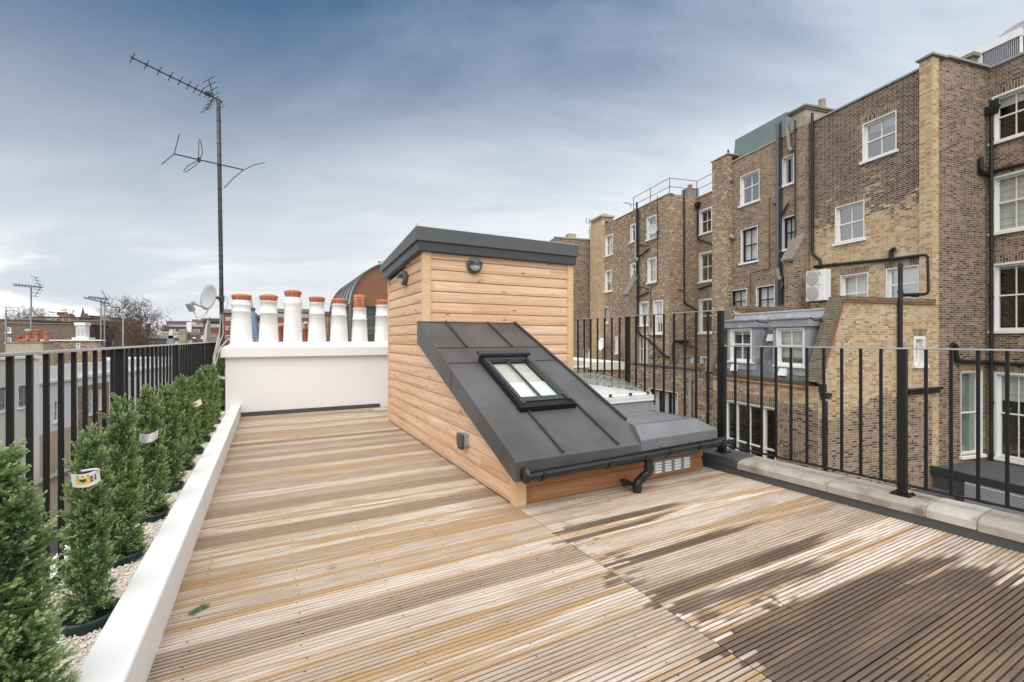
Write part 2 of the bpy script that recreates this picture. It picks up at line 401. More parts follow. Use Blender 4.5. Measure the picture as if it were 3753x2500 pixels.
def zinc_mat():
    t = NT('dark grey standing seam metal'); o = t.obj()
    a = t.noise(o, 1.4, 4, .6); b = t.noise(o, 30., 3, .6)
    c = t.mix(t.step(a, .3, .7), (.055, .055, .057), (.115, .114, .116))
    t.bump(t.noise(o, 3.2, 3), .16, .03)
    return t.done(t.mix(t.math('MULTIPLY', b, .3), c, (.12, .12, .12)), t.math('ADD', .38, t.math('MULTIPLY', a, .2)), .25, .5)
M['zinc'] = zinc_mat()
M['zinc_dark'] = plain('dark grey fascia', (.040, .043, .048), .4, .1, var=.15, scale=3)
M['zinc_mid'] = plain('grey fascia metal', (.085, .088, .092), .42, .25, var=.15, scale=3)

def slate_mat(name, w=.28, h=.2, cols=((.10, .105, .11), (.15, .155, .165), (.20, .205, .215))):
    t = NT(name); U, V = t.uvs()
    row = t.math('FLOOR', t.math('DIVIDE', V, h)); x = t.math('ADD', U, t.math('MULTIPLY', t.math('FLOORED_MODULO', row, 2.), w / 2))
    cell = t.math('FLOOR', t.math('DIVIDE', x, w)); r = t.white(cell, row, 2.)
    ex = t.math('FLOORED_MODULO', x, w); ey = t.math('FLOORED_MODULO', V, h)
    e = t.math('MINIMUM', t.math('MINIMUM', ex, t.math('SUBTRACT', w, ex)), ey)
    c = t.ramp(r, [(0, cols[0]), (.5, cols[1]), (1, cols[2])])
    g = t.noise(t.comb(U, V), 6., 4)
    c = t.mix(t.step(g, .55, .75), c, (.21, .205, .17))
    c = t.mix(t.step(e, .004, .012), (.02, .02, .022), c)
    t.bump(t.step(e, .0, .02), .5, .01)
    return t.done(c, .6, 0., .45)
M['slate'] = slate_mat('roof slates')
M['slate_wall'] = slate_mat('dark slate boards', 1.4, .14, ((.05, .055, .06), (.07, .075, .082), (.09, .095, .10)))

def copper_mat():
    t = NT('brown copper sheet'); o = t.obj(); X, Y, Z = t.sep(o)
    a = t.noise(o, 3.5, 5, .6); 
    c = t.mix(a, (.17, .08, .046), (.27, .135, .082))
    return t.done(c, .42, .45, .5)
M['copper'] = copper_mat()
M['zinc_pale'] = plain('pale zinc barrel', (.42, .44, .45), .4, .4, var=.1, scale=3)

def leaf_mat(name, dk, lt, tip):
    t = NT(name); g = t.n('NewGeometry'); a = t.n('Attribute'); a.attribute_name = 'tip'
    c = t.mix(g.outputs['Random Per Island'], dk, lt)
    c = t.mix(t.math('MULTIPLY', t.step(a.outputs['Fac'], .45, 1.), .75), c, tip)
    o = t.n('ObjectInfo'); c = t.mix(t.math('MULTIPLY', o.outputs['Random'], .25), c, lt)
    t.b.inputs['Subsurface Weight'].default_value = 0
    d = t.done(c, .55, 0., .35)
    tr = t.n('BsdfTranslucent'); t.put(tr.inputs['Color'], t.mix(1., c, (1.3, 1.4, .9), 'MULTIPLY'))
    mx = t.n('MixShader'); mx.inputs[0].default_value = .36
    t.t.links.new(t.b.outputs[0], mx.inputs[1]); t.t.links.new(tr.outputs[0], mx.inputs[2]); t.t.links.new(mx.outputs[0], t.out.inputs[0])
    return d
M['leaf'] = leaf_mat('cypress foliage', (.085, .14, .058), (.225, .315, .135), (.58, .66, .37))

def glass_mat(name, tint, base_refl, rough=.02):
    t = NT(name)
    gl = t.n('BsdfGlossy'); gl.inputs['Roughness'].default_value = rough; gl.inputs['Color'].default_value = (.86, .85, .82, 1)
    tr = t.n('BsdfTransparent'); tr.inputs['Color'].default_value = (*tint, 1)
    fz = t.n('LayerWeight'); fz.inputs['Blend'].default_value = .5
    mx = t.n('MixShader')
    t.put(mx.inputs[0], t.math('ADD', base_refl, t.math('MULTIPLY', t.math('POWER', fz.outputs['Facing'], 4.), (1. - base_refl) * .85), clamp=True))
    t.t.links.new(tr.outputs[0], mx.inputs[1]); t.t.links.new(gl.outputs[0], mx.inputs[2]); t.t.links.new(mx.outputs[0], t.out.inputs[0])
    return t.mat
M['glass'] = glass_mat('window glass', (.90, .92, .92), .11)
M['glass_sky'] = glass_mat('window glass bright', (.6, .63, .65), .42)
M['glass_green'] = glass_mat('frosted green glass', (.56, .63, .61), .25, .15)
M['acrylic'] = glass_mat('clear acrylic', (.96, .97, .975), .05)

def gravel_mat():
    t = NT('white limestone chips'); g = t.n('NewGeometry')
    c = t.ramp(g.outputs['Random Per Island'], [(0, (.52, .44, .36)), (.4, (.70, .63, .55)), (1, (.86, .82, .76))])
    return t.done(c, .8, 0., .3)
M['gravel'] = gravel_mat()
# ================================================================ roof terrace
def clip(poly, a, b, c):
    """keep a*x+b*y<=c"""
    out = []
    for i in range(len(poly)):
        p, q = poly[i], poly[(i + 1) % len(poly)]
        fp, fq = a * p[0] + b * p[1] - c, a * q[0] + b * q[1] - c
        if fp <= 0: out.append(p)
        if fp * fq < 0:
            t = fp / (fp - fq); out.append((p[0] + t * (q[0] - p[0]), p[1] + t * (q[1] - p[1])))
    return out

# ---- deck: two fields of grooved boards meeting at x = 1.715
DK0, DKP = 1.1230, .1785
def coping_x(y): return 3.99 - .0486 * (y - 3.245) + .03
STREAKS = []
def streak(u0, v0, u1, v1, hw, k=1.):
    a = W.onz(u0, v0, 0); b = W.onz(u1, v1, 0); STREAKS.append((a, b, hw, k))
for q in [(2030, 1952, 2440, 1858, .045, .8), (2076, 1985, 2410, 1895, .04, .62), (2080, 1995, 2200, 2020, .07, .5), (2210, 2085, 2672, 1945, .045, .9),
          (2200, 2060, 2330, 2120, .10, .62), (2390, 2185, 2985, 1985, .06, .82), (2470, 2235, 2960, 2085, .075, .8), (2450, 2215, 2560, 2260, .08, .7),
          (2690, 2350, 3420, 2058, .075, .95), (2760, 2420, 3560, 2105, .085, 1.), (2840, 2470, 3700, 2165, .09, 1.), (2950, 2490, 3753, 2235, .1, 1.), (3200, 2490, 3753, 2330, .1, 1.),
          (2840, 2180, 3000, 2250, .05, .62), (1900, 1895, 1980, 1920, .06, .5), (2210, 2205, 2300, 2185, .045, .62), (3420, 2480, 3753, 2420, .12, 1.),
          (2270, 2195, 2330, 2215, .05, .5), (1640, 1760, 1830, 1740, .05, .40), (1200, 1920, 1290, 1900, .03, .45), (900, 1525, 1400, 1508, .1, .42), (700, 2150, 760, 2135, .03, .4)]:
    streak(*q)
def wet(x, y):
    w = 0.
    for (a, b, hw, k) in STREAKS:
        dx, dy = b[0] - a[0], b[1] - a[1]; L = math.hypot(dx, dy)
        t = ((x - a[0]) * dx + (y - a[1]) * dy) / L; s = abs((x - a[0]) * dy - (y - a[1]) * dx) / L
        e = max(0, -t, t - L)
        if x < 1.715 and (a[0] + b[0]) > 3.0: k = k * .42
        w = max(w, k * max(0, 1 - max(0, s - hw * .5) / (hw * 1.1)) * max(0, 1 - e / .42))
    return w
M['screw'] = plain('deck screw head', (.05, .045, .04), .4, .6, var=.2)
CUTS = {}
for u_, v_ in ((2964, 1901), (2885, 2222), (3345, 2150), (2250, 1760)):
    x_, y_ = W.onz(u_, v_, 0); CUTS[int(math.floor((y_ - DK0) / DKP))] = x_
def build_deck():
    prof = []                                    # (offset across the board, height)
    gap, n = .0045, 7
    rw = (DKP - gap) / n
    for k in range(n):
        a = gap / 2 + k * rw
        g = .0046
        if k == 0: prof += [(a, -.03), (a + .0005, -.003), (a + .002, 0.)]
        else: prof += [(a + g * .45, -.0056), (a + g, -.0008), (a + g + .0012, 0.)]
        e = a + rw
        if k == n - 1: prof += [(e - .002, 0.), (e - .0005, -.003), (e, -.03)]
        else: prof += [(e - g - .0012, 0.), (e - g, -.0008), (e - g * .45, -.0056)]
    V, F, Wt = [], [], []
    m = len(prof)
    rr = random.Random(3)
    for k in range(-10, 44):
        y0 = DK0 + k * DKP; yc = y0 + DKP / 2
        if y0 > 8.93: break
        for side in (0, 1):
          xs_ = [(-.425, 1.7125)] if side == 0 else [(1.7175, coping_x(y0))]
          if side == 1 and k in CUTS: xs_ = [(1.7175, CUTS[k] - .003), (CUTS[k] + .003, coping_x(y0))]
          for x0, x1 in xs_:
            dz = rr.uniform(-.0012, .0012)
            ns = 64; jit = [rr.uniform(-.16, .16) for _ in range(8)]; amp = rr.uniform(.78, 1.08); ramp_ = [rr.uniform(.82, 1.1) for _ in range(8)]
            base = len(V)
            for i in range(ns + 1):
                x = x0 + (x1 - x0) * i / ns
                for (o, z) in prof:
                    y = min(y0 + o, 8.95); V.append((x, y, z + dz)); q_ = int(o / DKP * 6.999); Wt.append(amp * ramp_[q_] * wet(x + jit[q_], y0 + (q_ + .5) * DKP / 7))
            for i in range(ns):
                for j in range(m - 1):
                    a = base + i * m + j; F.append((a, a + m, a + m + 1, a + 1))
            for end in (0, ns):
                b0 = base + end * m
                F.append(tuple(b0 + j for j in range(m)))
    nb = len(F)
    for k in range(-4, 44):                            # pairs of screw heads over every joist
        y0 = DK0 + k * DKP
        for jx in np.arange(-.30, 4.0, .43):
            if y0 > 8.7: continue
            for o in (.0385, .1400):
                xx, yy = jx + rr.uniform(-.012, .012), y0 + o + rr.uniform(-.003, .003)
                if xx > coping_x(yy) - .06 or abs(xx - 1.715) < .02: continue
                b0 = len(V); V += [(xx + .0042 * math.cos(q * math.pi / 3), yy + .0042 * math.sin(q * math.pi / 3), .0022) for q in range(6)]; Wt += [0.] * 6; F.append(tuple(range(b0, b0 + 6)))
    me = bpy.data.meshes.new('deck'); me.from_pydata(V, [], F); me.materials.append(M['deck']); me.materials.append(M['screw'])
    me.polygons.foreach_set('material_index', [0] * nb + [1] * (len(F) - nb))
    at = me.attributes.new('wet', 'FLOAT', 'POINT'); at.data.foreach_set('value', Wt)
    o = bpy.data.objects.new('deck', me); COL.objects.link(o); props(o, kind='structure')
    b = MB().box(-.42, 4.0, -.7, 8.95, -.12, -.035); q = b.build('deck_base', M['felt']); props(q, kind='structure')
build_deck()

# ---- building under the terrace (outer brick walls) and its stone coping
CF = Frame(R(-3.2)); CX0 = 4.150
par = thing('parapet_wall', 'low parapet with weathered pale stone coping along the right edge of the deck', 'parapet', (CX0, 0, 0), fr=CF)
mb = MB()
mb.box(CX0 + .02, CX0 + .30, -1.6, 2.98, -8.5, .068)
mb.build('wall', M['brick_tan'], par)
MB().box(CX0 - .004, CX0 + .018, -1.6, 2.98, -.03, .067).build('flashing', M['zinc_mid'], par, bevel=.004)
y = 2.62
for i, L in enumerate([.78, .62, .26, .80, .85, .95]):
    a, b = y - L, y - .006
    prof = [(CX0 - .024, .070), (CX0 + .325, .070), (CX0 + .325, .146), (CX0 + .28, .152), (CX0 + .055, .152), (CX0 + .005, .143), (CX0 - .022, .124)]
    dz = rnd.uniform(-.003, .003)
    MB().prism([(p[0], p[1] + dz) for p in prof], lambda p, q, c: (p, c, q), a, b).build('coping_stone', plain('coping stone %d' % i, [(.36, .33, .275), (.33, .30, .25), (.44, .42, .37), (.33, .30, .25), (.35, .32, .27), (.33, .3, .25)][i], .92, var=.38, scale=11, bump=.8, c2=[(.19, .17, .13), (.17, .15, .115), (.33, .31, .27), (.16, .14, .105), (.17, .15, .11), (.17, .15, .11)][i], dscale=4.), par, bevel=.005)
    MB().box(CX0 - .0215, CX0 + .26, a - .004, a + .010, .08, .1525).build('mortar_joint', M['stucco'], par)
    y -= L
MB().box(CX0 - .024, CX0 + .33, 2.62, 3.06, .07, .158).build('lead_cap', M['zinc_mid'], par, bevel=.012)

und = thing('terrace_house', 'brick house whose flat roof carries the timber deck and white kerb', 'house', (-1.0, 0, -8.5))
mb = MB()
mb.face([(-1.02, -3, -8.5), (-1.02, 9.6, -8.5), (-1.02, 9.6, .10), (-1.02, -3, .10)])
mb.face([(4.1, 3, -8.5), (4.1, 9.6, -8.5), (4.1, 9.6, -.05), (4.1, 3, -.05)])
mb.face([(-1.02, -3, -8.5), (4.4, -3, -8.5), (4.4, -3, -.13), (-1.02, -3, -.13)])
mb.face([(-1.02, 9.6, -8.5), (4.1, 9.6, -8.5), (4.1, 9.6, -.05), (-1.02, 9.6, -.05)])
mb.build('wall', M['brick_tan'], und)
MB().box(-1.02, 4.1, -3, 9.6, -.30, -.125).build('roof', M['felt'], und)
MB().box(-1.04, -.93, -3, 9.9, .02, .125).build('edge_coping', M['white_stone'], und, bevel=.006)
MB().box(3.99, 4.30, 3.07, 9.6, -.1, .105).build('edge_upstand', M['felt_grey'], und, bevel=.01)

kb = MB().prism([(-.565, -.12), (-.415, -.12), (-.415, .192), (-.420, .200), (-.560, .206), (-.565, .2)], lambda p, q, c: (p, c, q), -.8, 8.975).build('planter_kerb', M['white_render'], base=(-.49, 0, 0), bevel=.004)
props(kb, 'long white rendered kerb between the deck and the gravel bed', 'kerb')

# ---- gravel bed
def build_gravel():
    rg = np.random.default_rng(5)
    MBg = MB().box(-.93, -.565, -.8, 9.9, -.1, .098)
    o = MBg.build('planting_bed', M['gravel']); props(o, kind='structure')
    N = 15000
    Y = 1.0 + 8.7 * rg.random(N) ** 1.7; X = rg.uniform(-.925, -.57, N); Z = .100 + rg.random(N) * .008
    s = rg.uniform(.005, .011, N)
    oc = np.array([(1, 0, 0), (-1, 0, 0), (0, 1, 0), (0, -1, 0), (0, 0, 1), (0, 0, -1)], float)
    fc = np.array([(0, 2, 4), (2, 1, 4), (1, 3, 4), (3, 0, 4), (2, 0, 5), (1, 2, 5), (3, 1, 5), (0, 3, 5)])
    v = oc[None] * s[:, None, None] * rg.uniform(.6, 1.25, (N, 6, 1))
    a = rg.uniform(0, 6.28, N); c, n = np.cos(a)[:, None], np.sin(a)[:, None]
    tl = rg.uniform(-.5, .5, (N, 1))
    vx = v[..., 0] * c - v[..., 1] * n; vy = v[..., 0] * n + v[..., 1] * c; vz = v[..., 2] * .75 + tl * vx
    v = np.stack([vx + X[:, None], vy + Y[:, None], vz + Z[:, None]], -1).reshape(-1, 3)
    f = (fc[None] + (np.arange(N) * 6)[:, None, None]).reshape(-1, 3)
    me = bpy.data.meshes.new('gravel'); me.from_pydata(v.tolist(), [], f.tolist()); me.materials.append(M['gravel'])
    o = bpy.data.objects.new('gravel', me); COL.objects.link(o)
    props(o, 'white limestone gravel around the potted shrubs', 'gravel', kind='stuff')
build_gravel()

# ---- potted cypress shrubs
def shrub_mesh(seed, h=.90, rmax=.062, NC=300):
    """columns of feathery branchlets, each a plume of flat sprays"""
    g = np.random.default_rng(seed)
    def norm(a): return a / np.linalg.norm(a, axis=-1, keepdims=True)
    t = np.sort(g.random(NC) ** 1.12); th = np.arange(NC) * 2.39996 + g.normal(0, .35, NC)
    prof = np.interp(t, [0, .08, .28, .55, .8, .93, 1], [.62, .88, 1.0, .90, .62, .34, .05])
    lob = 1 + .22 * np.sin(3 * th + 6 * t + seed) + .15 * np.sin(5 * th - 9 * t)
    rr = rmax * prof * lob * g.uniform(.25, .80, NC)
    B = np.stack([rr * np.cos(th), rr * np.sin(th), .004 + t * h * .87], -1)
    el = np.radians(g.uniform(28, 74, NC) + 14 * t); el[t < .1] = np.radians(g.uniform(2, 40, (t < .1).sum()))
    az = th + g.normal(0, .4, NC)
    D = np.stack([np.cos(el) * np.cos(az), np.cos(el) * np.sin(az), np.sin(el)], -1)
    LB = g.uniform(.055, .105, NC) * np.interp(t, [0, .7, 1], [1., 1., .8])
    ns, nl = 13, 9
    V = np.empty((NC, ns, nl, 4, 3)); T = np.empty((NC, ns, nl))
    S = norm(np.cross(D, np.array([0., 0., 1.]) + g.normal(0, .3, (NC, 3))))
    Nn = np.cross(S, D)
    for k in range(ns):
        f = (k + .3) / ns
        p0 = B + D * (LB * f)[:, None] + g.normal(0, .004, (NC, 3))
        sg = (-1, 1)[k % 2]
        dd = norm(D * (.75 + .3 * f) + S * sg * g.uniform(.25, .75, (NC, 1)) + Nn * g.normal(0, .35, (NC, 1)))
        if k == ns - 1: dd = D
        L = LB * g.uniform(.32, .55, NC) * (1.05 - .45 * f)
        sd = norm(np.cross(dd, Nn + g.normal(0, .35, (NC, 3))))
        for q in range(nl):
            s_ = (q + .5) / nl; p = p0 + dd * (L * s_)[:, None]
            e = dd if q == nl - 1 else norm(dd * .75 + sd * (1, -1)[q % 2] * .6 + g.normal(0, .14, (NC, 3)))
            ll = (L * (.42 - .16 * s_))[:, None]; w_ = .0026 + .0016 * g.random((NC, 1))
            nr = norm(np.cross(e, g.normal(size=(NC, 3))))
            V[:, k, q, 0] = p; V[:, k, q, 1] = p + e * ll * .5 + nr * w_; V[:, k, q, 2] = p + e * ll; V[:, k, q, 3] = p + e * ll * .5 - nr * w_
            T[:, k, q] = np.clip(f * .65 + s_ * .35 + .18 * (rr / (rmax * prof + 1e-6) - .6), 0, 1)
    V = V.reshape(-1, 3); n = NC * ns * nl
    me = bpy.data.meshes.new('foliage')
    me.vertices.add(n * 4); me.vertices.foreach_set('co', V.ravel())
    me.loops.add(n * 4); me.loops.foreach_set('vertex_index', np.arange(n * 4, dtype=np.int32))
    me.polygons.add(n); me.polygons.foreach_set('loop_start', np.arange(0, n * 4, 4, dtype=np.int32)); me.polygons.foreach_set('loop_total', np.full(n, 4, dtype=np.int32))
    at = me.attributes.new('tip', 'FLOAT', 'FACE'); at.data.foreach_set('value', T.ravel())
    me.update(); me.validate(); me.materials.append(M['leaf'])
    return me
SH = [shrub_mesh(11, NC=420), shrub_mesh(23, NC=360), shrub_mesh(37, NC=330), shrub_mesh(51, NC=300)]
labels = ['nearest green cypress shrub in a pot, cut off by the left frame edge',
          'second potted cypress from the front, with a large yellow and white tag facing out',
          'third potted cypress from the front, with a curled white tag near its top',
          'fourth potted cypress from the front in the gravel bed', 'fifth potted cypress from the front in the gravel bed',
          'sixth potted cypress from the front, with a small orange and white tag',
          'seventh potted cypress from the front in the gravel bed', 'eighth potted cypress from the front in the gravel bed',
          'ninth potted cypress from the front in the gravel bed', 'tenth potted cypress, third from the white chimney stack',
          'eleventh potted cypress, with a white loop tag beside the white chimney stack', 'farthest potted cypress, squeezed between railing and chimney stack']
rs = random.Random(4)
POT = MB().lathe([(.085, -.02), (.10, .135), (.108, .137), (.108, .150), (.098, .150), (.094, .128), (.0, .128)], n=24, cap=False)
shrubs = []
for i in range(12):
    y = 1.93 + .65 * i; x = -.715 + rs.uniform(-.012, .012) + (.03 if i < 2 else 0)
    if i > 9: x -= .05
    t = thing('potted_shrub', labels[i], 'shrub', (x, y, 0), 'potted cypress shrubs along the left railing'); shrubs.append((t, x, y))
    mb = MB(); mb.v = [(a + x, b + y, c) for a, b, c in POT.v]; mb.f = POT.f; mb.m = POT.m; mb.sm = POT.sm
    mb.build('pot', M['pot_green'], t)
    MB().lathe([(.0, .131), (.05, .140), (.095, .130)], (x, y, 0), 16, cap=False).build('soil', M['soil'], t)
    MB().tube([(x, y, .12), (x + .01, y, .4), (x, y + .01, .8)], [.014, .010, .004], 6).build('stem', M['bark'], t)
    fo = bpy.data.objects.new('foliage', SH[i % 4] if i else SH[0]); COL.objects.link(fo); fo.parent = t
    fo.location = (0, 0, .132); fo.rotation_euler = (0, 0, rs.uniform(0, 6.28)); k = rs.uniform(.90, 1.05) * (1.07 if i == 0 else 1); fo.rotation_euler = (rs.uniform(-.035, .035), rs.uniform(-.035, .035), fo.rotation_euler[2]); fo.scale = (k * rs.uniform(.95, 1.12) * (1.2 if i == 0 else 1), k * rs.uniform(.95, 1.12) * (1.2 if i == 0 else 1), k)

def tag_strip(t, P, right, up, out, w, h, curl, print_=False, small=False):
    """curled plastic tag: a bent strip, its printed patches as sub-parts"""
    P, right, up, out = Vector(P), Vector(right), Vector(up), Vector(out)
    def S(a, b, o=0.): return P + right * (a * w) + up * (b * h + curl * .25 * h * a * a) + out * (o + .05 * math.sin((a + .5) * 2.2) - curl * .10 * a * a)
    mb = MB(); n = 10
    for k in range(n):
        a, b = k / n - .5, (k + 1) / n - .5
        mb.face([S(a, -.5), S(b, -.5), S(b, .5), S(a, .5)], 0, True)
        mb.face([S(a, -.5, -.0012), S(a, .5, -.0012), S(b, .5, -.0012), S(b, -.5, -.0012)], 0, True)
    o = mb.build('tag', M['tag_white'], t, weld=True)
    if print_ and not small: MB().tube([S(.5, .3), S(.44, .55, .01), S(.2, .62, -.02), S(-.1, .55, -.05)], .004, 5).build('tie', M['tag_white'], o)
    if print_:
        mb = MB(); a0, a1 = (-.34, .14)
        for k in range(4):
            a, b = a0 + (a1 - a0) * k / 4, a0 + (a1 - a0) * (k + 1) / 4
            mb.face([S(a, -.24, .0015), S(b, -.24, .0015), S(b, .22, .0015), S(a, .22, .0015)])
        mb.build('yellow_print', M['tag_yellow'], o)
        if not small:
            mb = MB(); pts = []
            for k in range(20):
                q = k / 20 * 2 * math.pi; hx = math.sin(q) ** 3; hy = (13 * math.cos(q) - 5 * math.cos(2 * q) - 2 * math.cos(3 * q) - math.cos(4 * q)) / 16
                pts.append(S(-.11 + hx * .13, .02 + hy * .15, .003))
            mb.face(pts); mb.build('heart_print', M['tag_green'], o)
            mb = MB(); mb.face([S(.16, -.22, .0015), S(.36, -.20, .0015), S(.36, .22, .0015), S(.16, .22, .0015)])
            mb.build('dark_print', M['tag_green'], o)
            mb = MB()
            for k in range(5):
                a = .19 + (k % 3) * .055; b = -.1 + (k // 2) * .11
                mb.face([S(a, b, .003), S(a + .04, b + .03, .003), S(a + .03, b + .09, .003), S(a - .01, b + .06, .003)])
            mb.build('pale_print', M['clay_cream'], o)
            mb = MB()                              # S N O, in grey capitals over the yellow patch
            for k, ch in enumerate(['S', 'N', 'O']):
                a = -.30 + k * .18; seg = {'S': [(0, 1, 1, 1), (0, 1, 0, .5), (0, .5, 1, .5), (1, .5, 1, 0), (0, 0, 1, 0)], 'N': [(0, 0, 0, 1), (0, 1, 1, 0), (1, 0, 1, 1)], 'O': [(0, 0, 0, 1), (0, 1, 1, 1), (1, 1, 1, 0), (1, 0, 0, 0)]}[ch]
                for (p, q, r_, s_) in seg:
                    mb.tube([S(a + p * .06, .28 + q * .12, .002), S(a + r_ * .06, .28 + s_ * .12, .002)], .0011, 4)
            mb.build('lettering', M['plastic_grey'], o)
r_ax = Vector((math.cos(YAW), -math.sin(YAW), 0)); f_ax = Vector((math.sin(YAW), math.cos(YAW), 0))
def towards(u):
    v = f_ax + r_ax * ((u - CX) / FPX); v.normalize(); return -v
def side(u): return Vector((0, 0, 1)).cross(towards(u)).normalized()
tag_strip(shrubs[1][0], W.at(315, 1752, 1.80), side(315) + Vector((0, 0, .20)), (-.12, 0, 1), towards(315), .082, .052, .8, True)
tag_strip(shrubs[2][0], W.at(545, 1602, 2.62), side(545) + Vector((0, 0, .22)), (.1, 0, 1), towards(545), .085, .05, 1.7)
tag_strip(shrubs[5][0], W.at(722, 1478, 4.25), side(722) + Vector((0, 0, .5)), (-.3, 0, 1), towards(722), .07, .05, .9, True, True)
tag_strip(shrubs[10][0], W.at(815, 1384, 7.2), side(815) + Vector((0, 0, -.3)), (0, 0, 1), towards(815), .11, .04, 1.8)

# a broken sprig lying on the boards
def sprig():
    mb = MB(); P = Vector((*W.onz(690, 2255, .006), .006)); Q = Vector((*W.onz(770, 2215, .006), .012)); rr = random.Random(2)
    for k in range(120):
        s = rr.random(); b = P.lerp(Q, s * .8); d = (Q - P).normalized(); sd = Vector((-d.y, d.x, 0)) * rr.choice((-1, 1))
        q = (d * .8 + sd * rr.uniform(.2, .9) + Vector((0, 0, rr.uniform(-.05, .4)))).normalized(); L = rr.uniform(.012, .024)
        n = q.cross(Vector((rr.gauss(0, 1), rr.gauss(0, 1), rr.gauss(0, 1)))).normalized() * .003
        b = b + sd * rr.uniform(0, .008)
        mb.face([b, b + q * L * .5 + n, b + q * L, b + q * L * .5 - n])
    mb.tube([P, (P + Q) / 2 + Vector((0, 0, .004)), Q], .002, 5)
    o = mb.build('fallen_sprig', M['leaf'], base=P); props(o, 'small green cypress sprig dropped on the deck boards', 'sprig')
sprig()

# ---- railings
def railing(label, fr, x, posts, ztop, zbot, zpost, nbar, lead=(0, 0), group='black steel railings round the terrace', plate=True, top_w=.048, ends=None):
    t = thing('railing', label, 'railing', (x, posts[0], zpost), group, fr)
    y0, y1 = (posts[0] - lead[0], posts[-1] + lead[1])
    MB().box(x - top_w / 2, x + top_w / 2, y0, y1, ztop - .012, ztop).build('top_rail', M['rail_top'], t, bevel=.004)
    if zbot is not None: MB().box(x - .02, x + .02, y0, y1, zbot - .005, zbot + .005).build('bottom_rail', M['black_metal'], t)
    p0 = None; b0 = None
    zb = (zbot if zbot is not None else zpost) + .005
    ys = []
    allp = [posts[0] - (posts[1] - posts[0])] + list(posts) + [posts[-1] + posts[-1] - posts[-2]]
    for a, b in zip(allp[:-1], allp[1:]):
        for k in range(nbar): 
            yy = a + (b - a) * (k + 1) / (nbar + 1)
            if y0 + .03 < yy < y1 - .01: ys.append(yy)
    for i, y in enumerate(posts):
        if p0 is None: p0 = MB().box(x - .025, x + .025, y - .025, y + .025, zpost, ztop - .0125).build('post', M['black_metal'], t, bevel=.002)
        else: inst('post', p0, t, (0, y - posts[0], 0))
        if plate:
            b = MB().box(x - .06, x + .06, y - .06, y + .06, zpost - .001, zpost + .009)
            for sx in (-1, 1):
                for sy in (-1, 1): b.lathe([(.009, .009), (.009, .018), (.0, .019)], (x + sx * .046, y + sy * .046, zpost), 6)
            b.build('base_plate', M['black_metal'], t)
    for i, y in enumerate(ys):
        if b0 is None: b0 = MB().box(x - .009, x + .009, y - .009, y + .009, zb, ztop - .0125).build('baluster', M['black_metal'], t); yb = y
        else: inst('baluster', b0, t, (0, y - yb, 0))
    return t
railing('long black steel railing with bright flat handrail behind the row of shrubs', W, -.87, [1.79, 3.89, 5.98, 8.18], 1.267, .20, .125, 12, (2.2, 2.03), top_w=.055)
lowx = 4.285
railing('low black steel railing standing on the stone coping', CF, lowx, [-.10, 1.392, 2.884 - .02], 1.253, .228, .152, 10, (.6, -.026))
# the tall flank of railing beside the flat roof starts at the shared corner
railing('taller black steel railing behind the domed skylight and timber stair enclosure', W, 4.112, [3.12, 4.50, 5.88, 7.26], 1.62, .24, .10, 8, (.025, .025), top_w=.05)

# ---- white chimney stack with seven pots
st = thing('chimney_stack', 'wide white rendered chimney stack at the far end of the deck', 'chimney stack', (1, 9.2, 0))
MB().box(-.635, 3.1, 8.98, 9.58, -.05, 1.03).build('stack_body', M['white_render'], st)
mb = MB()
mb.box(-.70, 3.16, 8.90, 9.66, 1.008, 1.172); cap = mb.build('stack_cap', M['white_stone'], st, bevel=.006)
mb = MB(); z0, z1 = 1.171, 1.262
q0 = [(-.69, 8.91), (3.15, 8.91), (3.15, 9.65), (-.69, 9.65)]; q1 = [(-.50, 9.06), (3.0, 9.06), (3.0, 9.48), (-.50, 9.48)]
for k in range(4): mb.face([(*q0[k], z0), (*q0[(k + 1) % 4], z0), (*q1[(k + 1) % 4], z1), (*q1[k], z1)])
mb.face([(*p, z1) for p in q1]); mb.build('flaunching', M['white_stone'], st, weld=True)
MB().box(-.41, 1.9, 8.958, 8.978, -.01, .07).build('flashing', M['zinc_mid'], st)
PY = 9.25
plabs = ['first white chimney pot on the left, bulging collar under its terracotta cowl', 'second white chimney pot from the left, plain tapered sides and terracotta cowl',
         'tallest white chimney pot, ragged bulging rim under a terracotta cowl', 'fourth white chimney pot from the left, plain with terracotta cowl',
         'fifth white chimney pot, in front of the pale ribs of the barrel roof', 'white chimney pot with a tall slotted terracotta cowl', 'white chimney pot half hidden by the timber stair enclosure']
